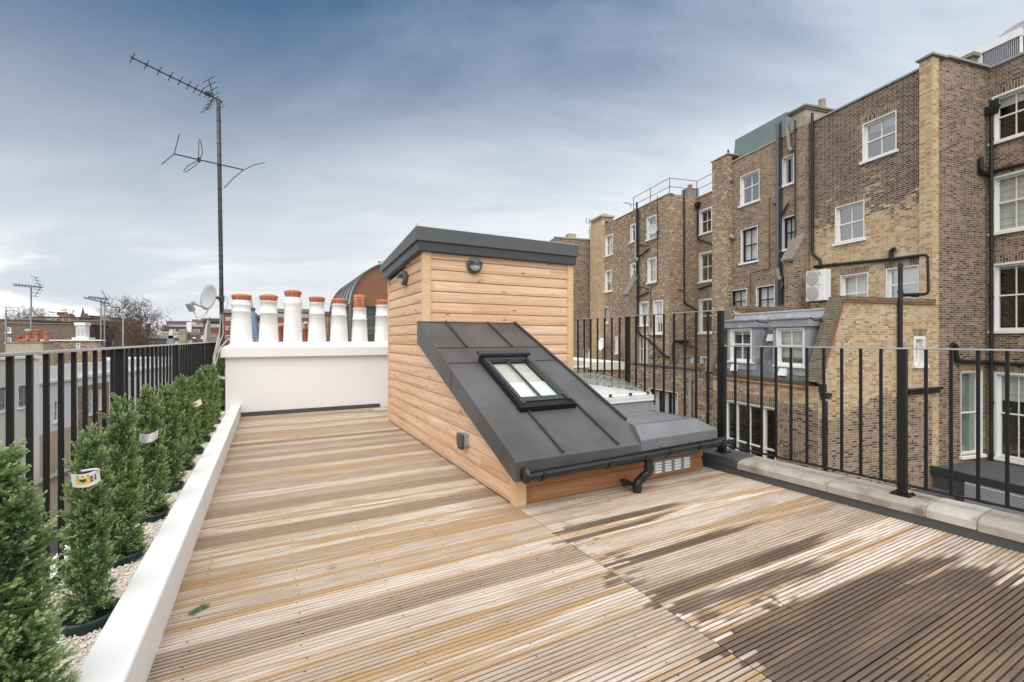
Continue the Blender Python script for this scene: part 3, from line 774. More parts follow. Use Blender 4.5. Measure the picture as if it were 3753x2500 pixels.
pots = [(885, [(1262, 42), (1243, 42.5), (1238, 40.5), (1180, 37.5), (1146, 35), (1144, 37), (1139, 37), (1137, 33.5), (1126, 34), (1119, 38.5), (1116, 38.5), (1108, 33), (1101, 32.5)], (1102, 30, 1085, 38, 1077)),
        (985, [(1262, 38), (1200, 35), (1151, 32), (1150, 34.5), (1145, 34.5), (1144, 31.5), (1110, 31), (1109, 33.5), (1104, 33)], (1104, 29, 1087, 36.5, 1079)),
        (1073.5, [(1264, 38), (1250, 37), (1180, 34.5), (1140, 32.5), (1136, 33.5), (1131, 32.5), (1122, 34), (1113, 37.5), (1109, 37.5), (1100, 33), (1090, 30)], (1088, 29, 1070, 34.5, 1063)),
        (1161.8, [(1264, 37), (1200, 33.5), (1153, 29.5), (1152, 31.5), (1148, 31.5), (1147, 29), (1116, 28), (1115, 30), (1110, 29.5)], (1109, 27, 1092, 33, 1087)),
        (1242.5, [(1264, 36.5), (1200, 33.5), (1159, 30), (1158, 32), (1154, 32), (1153, 29), (1121, 27.5), (1120, 30), (1115, 29)], (1114, 27, 1100, 31, 1093)),
        (1318, [(1264, 33.5), (1210, 31), (1174, 28), (1173, 31), (1169, 31), (1168, 27.5), (1135, 26.5), (1134, 28.5), (1130, 28)], None),
        (1402, [(1264, 33.5), (1205, 30.5), (1161, 27.5), (1160, 30), (1156, 30), (1155, 27), (1124, 26.5), (1123, 28.5), (1119, 27.5)], (1119, 25.5, 1103, 28, 1098))]
for i, (u, pr, cowl) in enumerate(pots):
    x, _ = W.ony(u, 1242, PY); d = PY / W.yd(u); k = d / FPX
    kk = k * .87
    Z = lambda v: CAMH - (v - HZ) * k
    t = thing('chimney_pot', plabs[i], 'chimney pot', (x, PY, 1.255), 'white chimney pots on the white stack')
    MB().lathe([(h * kk, Z(v)) for v, h in pr], (x, PY, 0), 32).build('pot_body', M['white_stone'], t)
    mb = MB()
    if cowl:
        vb, hb, vr, hr, vt = cowl
        zb, zr, zt = Z(vb), Z(vr), Z(vt); hb *= kk; hr *= kk
        mb.lathe([(hb, zb - .004), (hr * .985, zr - .012), (hr, zr), (hr * .82, zr + (zt - zr) * .55), (hr * .45, zr + (zt - zr) * .9), (0.001, zt)], (x, PY, 0), 32)
        for q in range(11):
            a = q / 11 * 2 * math.pi + i; zc = zb + (zr - zb) * .42; rr_ = hb + (hr - hb) * .42
            dirv = Vector((math.cos(a), math.sin(a), 0)); c = Vector((x, PY, zc)) + dirv * (rr_ + .001)
            mb.lathe([(.0095, -.01), (.0095, .002), (.0001, .0021)], c, 10, 1, axis=dirv)
    else:
        zb, zt = Z(1130), Z(1083); h = 25 * kk
        mb.lathe([(h, zb - .004), (h, zt), (h * .8, zt + .012), (.001, zt + .02)], (x, PY, 0), 32)
        for lv in range(4):
            z = zb + (zt - zb) * (.22 + .19 * lv)
            for q in range(5):
                a0 = q / 5 * 2 * math.pi + .3
                pts = [(x + (h + .0015) * math.cos(a0 + s * .2), PY + (h + .0015) * math.sin(a0 + s * .2), z) for s in range(5)]
                mb.tube(pts, .006, 5, 1)
    mb.build('cowl', [M['terracotta'], M['hole']], t)

# ---- television aerial on its mast, satellite dishes
t = thing('television_aerial', 'tall aerial mast with long multi element antenna at its top, beside the white chimney stack', 'aerial', (-.70, 9.38, .2))
mtop = Vector((-.767, 9.38, 5.49)); mbot = Vector((-.695, 9.38, .0))
def on_mast(z): return mbot.lerp(mtop, (z - mbot.z) / (mtop.z - mbot.z))
MB().tube([mbot, mtop], .034, 10).build('mast', M['alu_dark'] if False else plain('aged galvanised mast', (.10, .105, .11), .45, .4, var=.35, scale=4), t)
mb = MB()
for k in range(22):
    p = on_mast(1.2 + k * .195); mb.lathe([(.0365, -.006), (.0365, .006)], p, 10)
mb.build('cable_tie', M['black_plastic'], t)
mb = MB(); mb.tube([on_mast(z) + Vector((.012 + .008 * math.sin(z * 3), -.037, 0)) for z in np.linspace(.7, 5.4, 30)], .006, 5)
mb.tube([on_mast(z) + Vector((-.014 - .008 * math.sin(z * 2.2), -.036, 0)) for z in np.linspace(.7, 4.3, 24)], .005, 5)
mb.build('feeder_cable', M['black_plastic'], t)
tip = Vector(W.at(485, 212, 6.85)); root = mtop + Vector((.01, 0, -.02)); ax = (root - tip).normalized()
hz_ = ax.cross(Vector((0, 0, 1))).normalized(); vt_ = hz_.cross(ax).normalized()
ant = MB().tube([tip, root + ax * .06], .0105, 8).build('antenna_boom', M['alu_dark'], t)
L = (root - tip).length
el0 = None
for k, s in enumerate([.0, .145, .28, .405, .515, .615, .70, .775]):
    p = tip + ax * (L * s); mb = MB(); ln = .082
    for dv in (hz_ * .8 + vt_ * .55, hz_ * .8 - vt_ * .55):
        mb.tube([p - dv * ln, p + dv * ln], .0055, 6)
        for sg in (-1, 1): mb.lathe([(.0075, -.006), (.0075, .006)], p + dv * ln * sg, 6, axis=dv)
    mb.lathe([(.017, -.014), (.017, .014)], p, 8, axis=ax)
    mb.build('director', M['alu_dark'], ant)
p = tip + ax * (L * .855); mb = MB(); mb.fbox(lambda a, b, c: p + ax * a + hz_ * b + vt_ * c, -.05, .05, -.022, .022, -.012, .04)
mb.tube([p - hz_ * .13, p + hz_ * .13], .006, 6); mb.build('dipole_box', M['black_plastic'], ant)
mb = MB(); rc = tip + ax * (L * .93)
for sg in (1, -1):
    e = rc + vt_ * (.27 * sg) - ax * .10
    mb.tube([rc, e], .010, 6)
    for k in range(4):
        q = rc.lerp(e, .12 + .29 * k); mb.tube([q - hz_ * .19, q + hz_ * .19], .0055, 6)
mb.build('reflector', M['alu_dark'], ant)
MB().tube([root + Vector((0, 0, -.0)), root + ax * .09 + Vector((0, 0, -.06)), mtop + Vector((.03, -.02, -.16))], .006, 6).build('antenna_lead', M['black_plastic'], ant)
A = Vector(W.at(638, 564.6, 7.43)); B = Vector(W.at(893, 622.6, 8.13))
dip = MB().tube([A, B], .011, 8).build('radio_aerial_boom', M['alu_dark'], t)
def rod(pts, nm, r=.007): MB().tube([Vector(p) for p in pts], r, 6).build(nm, M['alu_dark'], dip)
rod([A, W.at(657, 492, 7.5)], 'aerial_rod'); rod([A, W.at(593, 602, 7.1)], 'aerial_rod')
rod([B, W.at(933, 604, 8.3), W.at(970, 596, 8.45)], 'aerial_rod'); rod([B, W.at(857, 652, 7.85), W.at(821, 689, 7.6)], 'aerial_rod')
def loop(us):
    MB().tube([Vector(W.at(*q)) for q in us], .0065, 6, closed=True).build('folded_rod', M['alu_dark'], dip)
loop([(728, 580, 7.68), (729, 520, 7.72), (732, 511, 7.72), (736, 520, 7.75), (742, 560, 7.78), (735, 578, 7.7)])
loop([(726, 587, 7.66), (690, 608, 7.4), (675, 622, 7.3), (674, 630, 7.28), (682, 630, 7.3), (712, 610, 7.5), (728, 594, 7.66)])
mb = MB(); q = Vector(W.at(730, 585, 7.68)); mb.box(q.x - .02, q.x + .02, q.y - .02, q.y + .02, q.z - .04, q.z + .035); mb.build('terminal_box', M['black_plastic'], dip)

def dish_mesh(mb, c, nrm, rad, depth=.07, n=28, sq=1.0):
    c = Vector(c); nrm = Vector(nrm).normalized(); u = Vector((0, 0, 1)); u = (u - nrm * u.dot(nrm)).normalized(); s = nrm.cross(u)
    rings = []
    for off, mir in ((0., 1), (-.012, 1)):
        for k in range(6):
            r = k / 5
            rings.append([c + nrm * (off + depth * (r * r - 1)) + u * (rad * r * math.sin(2 * math.pi * j / n)) + s * (rad * sq * r * math.cos(2 * math.pi * j / n)) for j in range(n)])
    v = [p for g in rings for p in g]; fs = []
    for b in (0, 6):
        for k in range(5):
            for j in range(n):
                f = ((b + k) * n + j, (b + k) * n + (j + 1) % n, (b + k + 1) * n + (j + 1) % n, (b + k + 1) * n + j)
                fs.append(f if b == 0 else f[::-1])
    for j in range(n): fs.append((5 * n + j, 5 * n + (j + 1) % n, 11 * n + (j + 1) % n, 11 * n + j))
    mb.mesh(v, fs, 0, True)
    return c, nrm, u, s
m0 = on_mast(2.02)
t = thing('satellite_dish', 'grey satellite dish with receiver arm clamped to the aerial mast', 'satellite dish', m0)
c = Vector(W.at(762, 1088, 7.72)); nrm = -r_ax * .44 - f_ax * .90 + Vector((0, 0, .16))
mb = MB(); c, nrm, du, ds = dish_mesh(mb, c, nrm, .226, .06, sq=.95)
mb.build('reflector_bowl', M['dish_grey'], t, weld=True)
back = c - nrm * .075
MB().tube([back, m0 + Vector((0, 0, .02))], .026, 8).build('bracket', M['plastic_dark'], t)
MB().lathe([(.045, -.05), (.045, .05)], m0, 12).build('mast_clamp', M['plastic_dark'], t)
lnb = Vector(W.at(699, 1124, 7.42)); low = c - du * .20 - nrm * .015
MB().tube([low, Vector(W.at(712, 1114, 7.42))], .012, 6).build('receiver_arm', M['plastic_grey'], t)
mb = MB(); a_ = (c - lnb).normalized(); v_ = Vector((0, 0, 1)); v_ = (v_ - a_ * v_.dot(a_)).normalized(); s_ = a_.cross(v_)
mb.fbox(lambda a, b, d: lnb + s_ * a + v_ * b + a_ * d, -.045, .045, -.075, .06, -.035, .02)
mb.lathe([(.022, .02), (.022, .05), (.036, .055), (.036, .085), (.002, .09)], lnb + v_ * .03, 14, axis=a_); mb.build('receiver', M['plastic_grey'], t, bevel=.003)
mb = MB()
for s, dz in ((.0, .16), (.02, .23)):
    p0 = lnb - v_ * .07 + s_ * s; p3 = low - nrm * .03
    mb.tube([p0, p0.lerp(p3, .25) - Vector((0, 0, dz * .8)), p0.lerp(p3, .6) - Vector((0, 0, dz * .75)), p0.lerp(p3, .9) - Vector((0, 0, dz * .25)), p3, back + Vector((0, 0, .03)), m0 + Vector((.08, 0, .03)), m0 + Vector((.10, 0, -.10)), m0 + Vector((.02, -.03, -.25))], .0045, 6)
mb.build('cable', M['cable'], t)
mb = MB()
for k, (a0, a1) in enumerate([((.02, -.04), (.02, -.045)), ((-.01, -.045), (-.03, -.04)), ((.0, -.05), (.01, -.05))]):
    mb.tube([on_mast(1.75) + Vector((a0[0], a0[1], 0)), on_mast(1.4) + Vector((a0[0] - .02 * k, a1[1], 0)), Vector((-.735 - .015 * k, 9.15 - .05 * k, 1.24)), Vector((-.77 - .012 * k, 8.86, 1.02)), Vector((-.765 - .012 * k, 8.84, .5))], .0085, 6)
mb.tube([Vector((-.50, 9.33, 1.36)), Vector((-.62, 9.1, 1.30)), Vector((-.70, 8.88, 1.17)), Vector((-.765, 8.84, .9))], .009, 6)
o = mb.build('aerial_cables', M['cable'], base=(-.74, 9.0, 1.2)); props(o, 'bundle of pale cables hanging over the left end of the white stack', 'cables')

# ---- neighbouring roof behind the stack: barrel dormer, folded parasol, reed screen, pots
nb = thing('neighbouring_roof', 'flat roofed house hidden beyond the white chimney stack', 'house', (1, 13, -8))
MB().box(-1.0, 7.0, 9.62, 22, -8.5, .55).build('wall', M['brick_tan'], nb)
dm = thing('barrel_dormer', 'barrel vaulted dormer with brown copper front and dark slate walls', 'dormer', (3.06, 12.5, .55))
RX, RZ, RR_ = 3.06, 2.235, 1.15
def arc(r, n=28): return [(RX + r * math.cos(math.pi - math.pi * k / n), RZ + r * math.sin(math.pi - math.pi * k / n)) for k in range(n + 1)]
mb = MB(); mb.face([(x, 12.53, z) for x, z in arc(1.15)], 0); mb.build('front_panel', M['copper'], dm)
mb = MB(); o_, i_ = arc(1.175), arc(1.14)
for a, b, c_, d_ in zip(o_[:-1], o_[1:], i_[1:], i_[:-1]): mb.prism([a, b, c_, d_], lambda p, q, c: (p, c, q), 12.42, 12.54)
mb.build('arch_rim', M['zinc_mid'], dm, weld=True)
mb = MB(); P = arc(1.15)
for a, b in zip(P[:-1], P[1:]): mb.face([(a[0], 12.5, a[1]), (b[0], 12.5, b[1]), (b[0], 17.1, b[1]), (a[0], 17.1, a[1])], 0, True)
mb.face([(x, 17.1, z) for x, z in P]); mb.build('barrel_roof', M['zinc_pale'], dm, weld=True)
mb = MB()
for yy in (13.1, 13.75, 14.4, 15.05, 15.7, 16.35, 17.0): mb.tube([(x, yy, z) for x, z in arc(1.165)], .022, 5)
mb.build('roof_seam', M['zinc_mid'], dm)
MB().box(1.93, 4.2, 12.52, 17.1, .5, 2.2).build('slate_wall', M['slate_wall'], dm)
MB().box(1.86, 4.3, 12.44, 17.15, 2.18, 2.232).build('gutter_band', M['felt'], dm)
MB().tube([(1.88, 12.42, 2.2), (1.88, 12.40, .55)], .04, 8).build('downpipe', M['pipe_grey'], dm)
mb = MB(); q = Vector(W.at(1395, 962, 15)); mb.tube([q, W.at(1388, 958, 15), W.at(1400, 975, 15), (q.x + .1, q.y, q.z - .9)], .012, 5)
mb.tube([W.at(1386, 964, 15), W.at(1404, 957, 15)], .01, 5); mb.tube([W.at(1384, 958, 15), W.at(1392, 960, 15)], .012, 5)
o = mb.build('small_aerial', M['alu_dark'], base=q); props(o, 'tiny aerial peeping above the barrel dormer by the stair enclosure roof', 'aerial')
# folded blue parasol
q0 = Vector(W.at(940, 1252, 10.2)); q1 = Vector(W.at(918, 1080, 10.2))
t = thing('folded_parasol', 'folded blue grey parasol standing behind the first two white pots', 'parasol', q0)
MB().tube([q0 - Vector((0, 0, 1.0)), q0, q0.lerp(q1, .74), q1], [.02, .02, .02, .014], 8).build('pole', M['alu'], t)
mb = MB(); rr = random.Random(8); rings = []
for k in range(9):
    s = k / 8; c_ = (q0 - Vector((0, 0, .25))).lerp(q0.lerp(q1, .74), s); w = [.075, .085, .088, .085, .078, .068, .056, .048, .02][k]
    rings.append([c_ + Vector((math.cos(a) * w * (1 + .22 * math.sin(5 * a + s)), math.sin(a) * w * (1 + .22 * math.sin(5 * a + s)), 0)) for a in [2 * math.pi * j / 30 for j in range(30)]])
mb.mesh([p for g in rings for p in g], [(k * 30 + j, k * 30 + (j + 1) % 30, (k + 1) * 30 + (j + 1) % 30, (k + 1) * 30 + j) for k in range(8) for j in range(30)], 0, True)
mb.build('folded_canopy', M['blue_cover'], t)
MB().lathe([(.06, -.025), (.062, 0), (.06, .025)], q0.lerp(q1, .69), 14).build('tie_band', M['plastic_dark'], t)
# reed screen
mb = MB(); rr = random.Random(5)
for k in range(60):
    u = rr.uniform(1186, 1218); d = rr.uniform(11.4, 11.7); a = Vector(W.at(u, 1275, d)); b = Vector(W.at(u + rr.uniform(-3, 6), rr.uniform(1158, 1190), d)); mb.tube([a, b], .012, 4)
q = Vector(W.at(1200, 1275, 11.5)); mb.tube([Vector(W.at(1184, 1215, 11.45)), Vector(W.at(1220, 1215, 11.45))], .012, 4)
o = mb.build('reed_screen', M['reed'], base=q); props(o, 'ragged dry reed screen between the fourth and fifth white pots', 'screen')
# clay pots further back
for (u, hw, vt, vb, lab, d, ck) in [(1028, 9, 1192, 1250, 'slim red clay pot seen between the second and third white pots', 15., 0), (1120, 6, 1201, 1252, 'slim red clay flue seen between the third and fourth white pots', 15., 1)]:
    b = Vector(W.at(u, vb, d)); k = d / FPX; h = (vb - vt) * k
    t = thing('clay_pot', lab, 'chimney pot', b)
    MB().lathe([(hw * k * .72, -.6), (hw * k * .8, 0), (hw * k, h * .86), (hw * k * 1.12, h * .87), (hw * k * 1.12, h * .93), (hw * k, h * .94), (hw * k * 1.1, h), (hw * k * .7, h)], b, 18).build('pot_body', M['terracotta_old'], t)
    if ck: MB().lathe([(.05, h), (.05, h + .1), (.17, h + .11), (.03, h + .2)], b, 16).build('rain_cap', M['dish_grey'], t)
    else: MB().lathe([(.075, h), (.05, h - .05), (.001, h - .05)], b, 16).build('flue_opening', M['hole'], t)

# large pale dish seen nearly edge on, beyond the end of the railing
b = Vector(W.at(766, 1262, 11.2)); t = thing('satellite_dish', 'large pale dish seen almost edge on beyond the far end of the left railing', 'satellite dish', b)
mb = MB(); c, n_, u_, s_ = dish_mesh(mb, b + Vector((0, 0, .0)), r_ax * .88 + f_ax * .47, .62, .11, sq=.8); mb.build('reflector_bowl', M['dish_grey'], t, weld=True)
MB().tube([b - r_ax * .1, b - r_ax * .12 - Vector((0, 0, 1.0))], .03, 8).build('pole', M['plastic_dark'], t)
MB().tube([b + u_ * .58, b + u_ * .62 + r_ax * .02 + Vector((0, 0, .05))], .012, 6).build('rim_clip', M['plastic_dark'], t)
b = Vector(W.at(785, 1262, 11.6)); t = thing('satellite_dish', 'small pale dish half hidden behind the large edge on dish', 'satellite dish', b)
mb = MB(); dish_mesh(mb, b, r_ax * .8 + f_ax * .4 - f_ax, .24, .06); mb.build('reflector_bowl', M['dish_grey'], t, weld=True)
MB().tube([b, b - Vector((0, 0, .9))], .02, 8).build('pole', M['plastic_dark'], t)
# ================================================================ timber stair enclosure
SX0, SX1, SY0, SY1, SYF = 1.72, 3.965, 3.155, 7.39, 5.55      # plan of the enclosure, SYF = front of its tall part
sh = thing('stair_enclosure', 'larch clad stair enclosure with sloping dark metal roof in the middle of the deck', 'stair enclosure', (2.8, 5.2, 0))
BP = .1365
PROF = [(0., .004), (.04, .015), (.30, .019), (.78, .011), (.97, .003), (1., -.004)]
def boards(mb, f, z0, z1, region, bp=BP, prof=PROF):
    """horizontal rounded boards; region(list poly)->clipped poly in (a, b)"""
    n = int(math.ceil((z1 - z0) / bp))
    for k in range(n):
        for (p, o0), (q, o1) in zip(prof[:-1], prof[1:]):
            b0, b1 = z0 + (k + p) * bp, z0 + (k + q) * bp
            poly = region([(-99, b0), (99, b0), (99, b1), (-99, b1)])
            if len(poly) < 3: continue
            mb.face([f(a, b, -(o0 + (o1 - o0) * (b - b0) / (b1 - b0))) for a, b in poly], 0)
SLK = .4468; SY_E, SZ_E = 2.97, .400                            # eave line and pitch of the sloping roof
def topline(y): return SZ_E + (y - SY_E) * SLK
def left_region(poly):
    poly = clip(poly, -1, 0, -(SY0 + .02)); poly = clip(poly, 1, 0, SY1 - .02)
    return clip(poly, 0, 1, 2.56)
mb = MB()
def reg_low(p): return clip(clip(left_region(p), 1, 0, SYF), -SLK, 1, SZ_E - SY_E * SLK - .05)
def reg_high(p): return clip(clip(left_region(p), -1, 0, -SYF), .116, 1, 2.44 + .116 * 5.5)
fl = fx(SX0)
boards(mb, fl, 0.012, 2.56, reg_low); boards(mb, fl, 0.012, 2.56, reg_high)
mb.build('side_cladding', M['larch'], sh)
mb = MB(); boards(mb, fy(SYF), .012 + BP * 2, 2.56, lambda p: clip(clip(clip(p, -1, 0, -SX0), 1, 0, SX1), 0, 1, 2.50)); mb.build('front_cladding', M['larch'], sh)
mb = MB(); boards(mb, fx(SX1, -1), .012, 2.56, lambda p: clip(clip(clip(p, -1, 0, -SYF), 1, 0, SY1), .116, 1, 2.44 + .116 * 5.5))
boards(mb, fy(SY1, -1), .012, 2.3, lambda p: clip(clip(clip(p, -1, 0, -SX0), 1, 0, SX1), 0, 1, 2.24)); mb.build('rear_cladding', M['larch'], sh)
mb = MB(); boards(mb, fy(SY0), .004, .262, lambda p: clip(clip(clip(p, -1, 0, -SX0 - .06), 1, 0, 3.86), 0, 1, .30), .129); mb.build('plinth_boards', M['larch_low'], sh)
def post(x0, x1, y0, y1, z0, z1): MB().box(x0, x1, y0, y1, z0, z1).build('corner_post', M['larch_trim'], sh, bevel=.004)
post(1.696, 1.80, 5.520, 5.60, 1.30, 2.46); post(3.885, 3.988, 5.520, 5.60, .2, 2.46); post(1.694, 1.752, 7.335, 7.412, .0, 2.32)
post(1.697, 1.800, 3.120, 3.20, .0, .30)
MB().box(SX0 + .004, SX0 + .05, SY0 + .03, SY1 - .02, .0, .010).build('sole_shadow_gap', M['felt'], sh)
# tall roof: two stepped metal fascias round a slab falling to the rear
def roof_ring(x0, x1, y0, y1, za0, zb0, za1, zb1, name, mat):
    """slab: z a..b at the front (0) and rear (1)"""
    v = [(x0, y0, za0), (x1, y0, za0), (x1, y1, za1), (x0, y1, za1), (x0, y0, zb0), (x1, y0, zb0), (x1, y1, zb1), (x0, y1, zb1)]
    return MB().mesh(v, [(0, 3, 2, 1), (4, 5, 6, 7), (0, 1, 5, 4), (1, 2, 6, 5), (2, 3, 7, 6), (3, 0, 4, 7)]).build(name, mat, sh, bevel=.004)
roof_ring(1.618, 4.005, 5.470, 7.46, 2.412, 2.536, 2.268, 2.400, 'lower_fascia', M['zinc_dark'])
up = roof_ring(1.590, 4.030, 5.445, 7.50, 2.530, 2.700, 2.392, 2.505, 'roof', M['zinc_mid'])
mb = MB()
mb.tube([(1.598, 5.452, 2.702), (4.022, 5.452, 2.700)], .006, 6); mb.tube([(1.598, 5.452, 2.702), (1.598, 7.49, 2.507)], .006, 6); mb.tube([(4.022, 5.452, 2.702), (4.022, 7.49, 2.507)], .006, 6)
mb.box(1.586, 1.60, 5.441, 5.456, 2.69, 2.73)
mb.build('drip_edge', M['zinc_pale'], up)
mb = MB()
for x in (1.95, 2.6, 3.2, 3.45): mb.box(x, x + .03, 5.462, 5.50, 2.69, 2.712)
mb.build('roof_seam', M['zinc_mid'], up)
# sloping roof -------------------------------------------------
cs, sn = 1 / math.hypot(1, SLK), SLK / math.hypot(1, SLK)
def SLP(a, b, c): return (a, SY_E + b * cs - c * sn, SZ_E + b * sn + c * cs)
def on_slope(u, v, c=0.):
    o = Vector((0, 0, CAMH)); d = Vector(W.at(u, v, 1.)) - o
    n = Vector((0, -sn, cs)); q = Vector(SLP(0, 0, c)); t = (q - o).dot(n) / d.dot(n); p = o + d * t
    return p.x, (p.y - SY_E) * cs + (p.z - SZ_E) * sn
BL = (SYF - .03 - SY_E) / cs; RX0, RX1 = 1.625, 3.0
mb = MB()
mb.face([SLP(RX0, 0, 0), SLP(RX1 - .12, 0, 0), SLP(RX1, .30, 0), SLP(RX1, BL, 0), SLP(RX0, BL, 0)], 0)
yb, zb = 5.53, topline(5.53)
mb.face([(RX0, SY_E, SZ_E), (RX0, yb, zb), (RX0, yb, zb - .275), (RX0, SY_E + .03, .243), (RX0, SY_E, .25)], 0)     # verge
mb.face([(RX0, SY_E, SZ_E), (RX0, SY_E, .25), (RX1, SY_E, .25), (RX1 - .12, SY_E, SZ_E)], 0)
mb.face([(RX0, SY_E + .03, .243), (RX0, yb, zb - .275), (1.75, yb, zb - .275), (1.75, SY_E + .03, .243)], 0)
mb.face([(RX1, SY_E, .25), SLP(RX1, .3, 0), SLP(RX1, BL, 0), (RX1, yb, .4), (RX1, SY_E, .25)][:4], 0)
slope = mb.build('sloping_roof', M['zinc'], sh)
mb = MB()
def seam(p, q, w=.009, h=.022):
    p, q = Vector(p), Vector(q); d = (q - p).normalized(); n = Vector((-d.y, d.x))
    mb.prism([(p + n * w)[:], (q + n * w)[:], (q - n * w)[:], (p - n * w)[:]], SLP, -.004, h)
s1a = on_slope(2066, 1664); s1b = on_slope(1915.7, 1487); s2a = on_slope(2267.3, 1629.8); s2b = on_slope(2100, 1475)
x1, x2 = (s1a[0] + s1b[0]) / 2, (s2a[0] + s2b[0]) / 2
bm_ = on_slope(1711, 1275)[1]; bt_ = BL - .02
seam((x1, .03), (x1, on_slope(1915.7, 1485)[1])); seam((x2, .03), (x2, on_slope(2100, 1470)[1]))
u1, u2 = on_slope(1711, 1275)[0], on_slope(1877, 1273)[0]
seam((u1, bm_), (u1, bt_)); seam((u2, bm_), (u2, bt_))
seam((RX1 - .012, .36), (RX1 - .012, BL), .012, .026)
def welt(p, q): seam(p, q, .006, .007)
welt((RX0 + .01, bm_), (RX1 - .02, bm_)); bl = on_slope(1700, 1331)[1]; br = on_slope(1998, 1321)[1]
welt((RX0 + .01, bl), (on_slope(1767, 1330)[0], bl)); welt((on_slope(1963, 1322)[0], br), (RX1 - .02, br))
welt((RX0 + .004, BL - .03), (RX1 - .01, BL - .03))
mb.build('standing_seam', M['zinc_dark'], slope)
mb = MB(); mb.box(RX0 - .002, RX0 + .001, 4.33, 4.336, topline(4.33) - .22, topline(4.33)); mb.build('verge_joint', M['hole'], slope)
# roof window in the slope
TL, TR, BLq, BR = on_slope(1752, 1296, .08), on_slope(1934.8, 1297, .08), on_slope(1918, 1484, .08), on_slope(2100, 1458, .08)
wa0, wa1 = (TL[0] + BLq[0]) / 2, (TR[0] + BR[0]) / 2; wb0, wb1 = (BLq[1] + BR[1]) / 2, (TL[1] + TR[1]) / 2
mb = MB()
fw = .064
mb.fbox(SLP, wa0, wa0 + .026, wb0, wb1, -.01, .062); mb.fbox(SLP, wa1 - .026, wa1, wb0, wb1, -.01, .062)
mb.fbox(SLP, wa0 + .035, wa1 - .035, wb1 - .035, wb1, -.01, .07)
mb.fbox(SLP, wa0 - .01, wa1 + .01, wb0 - .03, wb0 + .045, -.01, .055)
fr_ = mb.build('roof_window', M['black_metal'], sh, bevel=.005)
mb = MB()
mb.fbox(SLP, wa0 - .02, wa1 + .02, wb1 - .055, wb1 + .04, .074, .115)
mb.build('hood', M['zinc_dark'], fr_, bevel=.01)
mb = MB()
mb.fbox(SLP, wa0 + .028, wa0 + fw, wb0 + .02, wb1 - .06, .03, .070); mb.fbox(SLP, wa1 - fw, wa1 - .028, wb0 + .02, wb1 - .10, .03, .082)
mb.fbox(SLP, wa0 + fw + .001, wa1 - fw - .001, wb0 + .062, wb0 + .135, .03, .060); mb.fbox(SLP, wa0 + fw + .001, wa1 - fw - .001, wb1 - .115, wb1 - .06, .03, .070)
cm = (wa0 + wa1) / 2; mb.fbox(SLP, cm - .009, cm + .009, wb0 + .136, wb1 - .116, .03, .052)
for a in (wa0 + .029, wa1 - .063): mb.fbox(SLP, a, a + .034, wb0 + .02 + (wb1 - wb0) * .55, wb0 + .026 + (wb1 - wb0) * .55, .070, .0715)
mb.build('sash', M['zinc_dark'], fr_, bevel=.003)
mb = MB(); mb.face([SLP(a, b, .040) for a, b in ((wa0 + fw, wb0 + .13), (wa1 - fw, wb0 + .13), (wa1 - fw, wb1 - .115), (wa0 + fw, wb1 - .115))]); mb.build('pane', M['glass'], fr_)
bmid = wb0 + (wb1 - wb0) * .47
mb = MB(); mb.face([SLP(a, b, .018) for a, b in ((wa0 + fw, wb0 + .1), (wa1 - fw, wb0 + .1), (wa1 - fw, bmid), (wa0 + fw, bmid))]); mb.build('white_blind', M['white_stone'], fr_)
mb = MB(); mb.face([SLP(a, b, .006) for a, b in ((wa0 + fw, bmid - .02), (wa1 - fw, bmid - .02), (wa1 - fw, wb1 - .1), (wa0 + fw, wb1 - .1))]); mb.build('inner_lining', plain('stair lining', (.62, .58, .53), .8), fr_)
# flat roof with its domed rooflight
FX1, FY1, FZ = 3.862, 5.56, .530
mb = MB()
c0 = (RX1 - .12, SY_E, .428); c1 = (FX1, SY_E, .440)
jA, jB, jC = (RX1 - .135, SY_E - .002, .432), (RX1 - .065, 3.12, FZ), (RX1 - .004, 3.27, FZ)
mb.face([(jA[0], jA[1], .250), (FX1, SY_E - .002, .250), (FX1, SY_E - .002, .440), jA])
mb.face([jA, (FX1, SY_E - .002, .440), (FX1 - .12, 3.12, FZ), jB])
mb.face([jA, jB, (jB[0], jB[1], .44), (jA[0], jA[1], .36)]); mb.face([jB, jC, (jC[0], jC[1], .48), (jB[0], jB[1], .44)])
mb.face([(FX1, SY_E - .002, .440), (FX1, SY_E - .002, .25), (FX1, FY1, .25), (FX1, FY1, .49), (FX1, 3.16, .49)])
mb.face([(FX1, SY_E - .002, .440), (FX1, 3.16, .49), (FX1 - .12, 3.12, FZ)])
mb.face([(FX1, 3.16, .49), (FX1, FY1, .49), (FX1 - .10, FY1, FZ), (FX1 - .12, 3.12, FZ)])
mb.face([jB, (FX1 - .12, 3.12, FZ), (FX1 - .10, FY1, FZ), (jC[0], FY1, FZ), jC])
flat = mb.build('flat_roof', M['felt_grey'], sh, weld=True)
mb = MB(); mb.tube([(RX1 + .02, 3.17, FZ + .001), (FX1 - .15, 3.165, FZ + .001), (FX1 - .14, 5.4, FZ + .001)], .003, 4); mb.tube([(RX1, 3.5, FZ), (FX1 - .13, 3.52, FZ)], .0025, 4); mb.build('membrane_lap', M['felt'], flat)
MB().box(SX0 + .03, 3.86, 2.995, 3.13, .255, .36).build('eaves_board', M['zinc_dark'], sh)
MB().box(SX0 + .0, 3.86, 3.02, 3.14, .225, .262).build('soffit_board', M['zinc_dark'], sh)
DX0, DX1, DY0, DY1 = 2.93, 3.850, 3.78, 5.02
mb = MB()
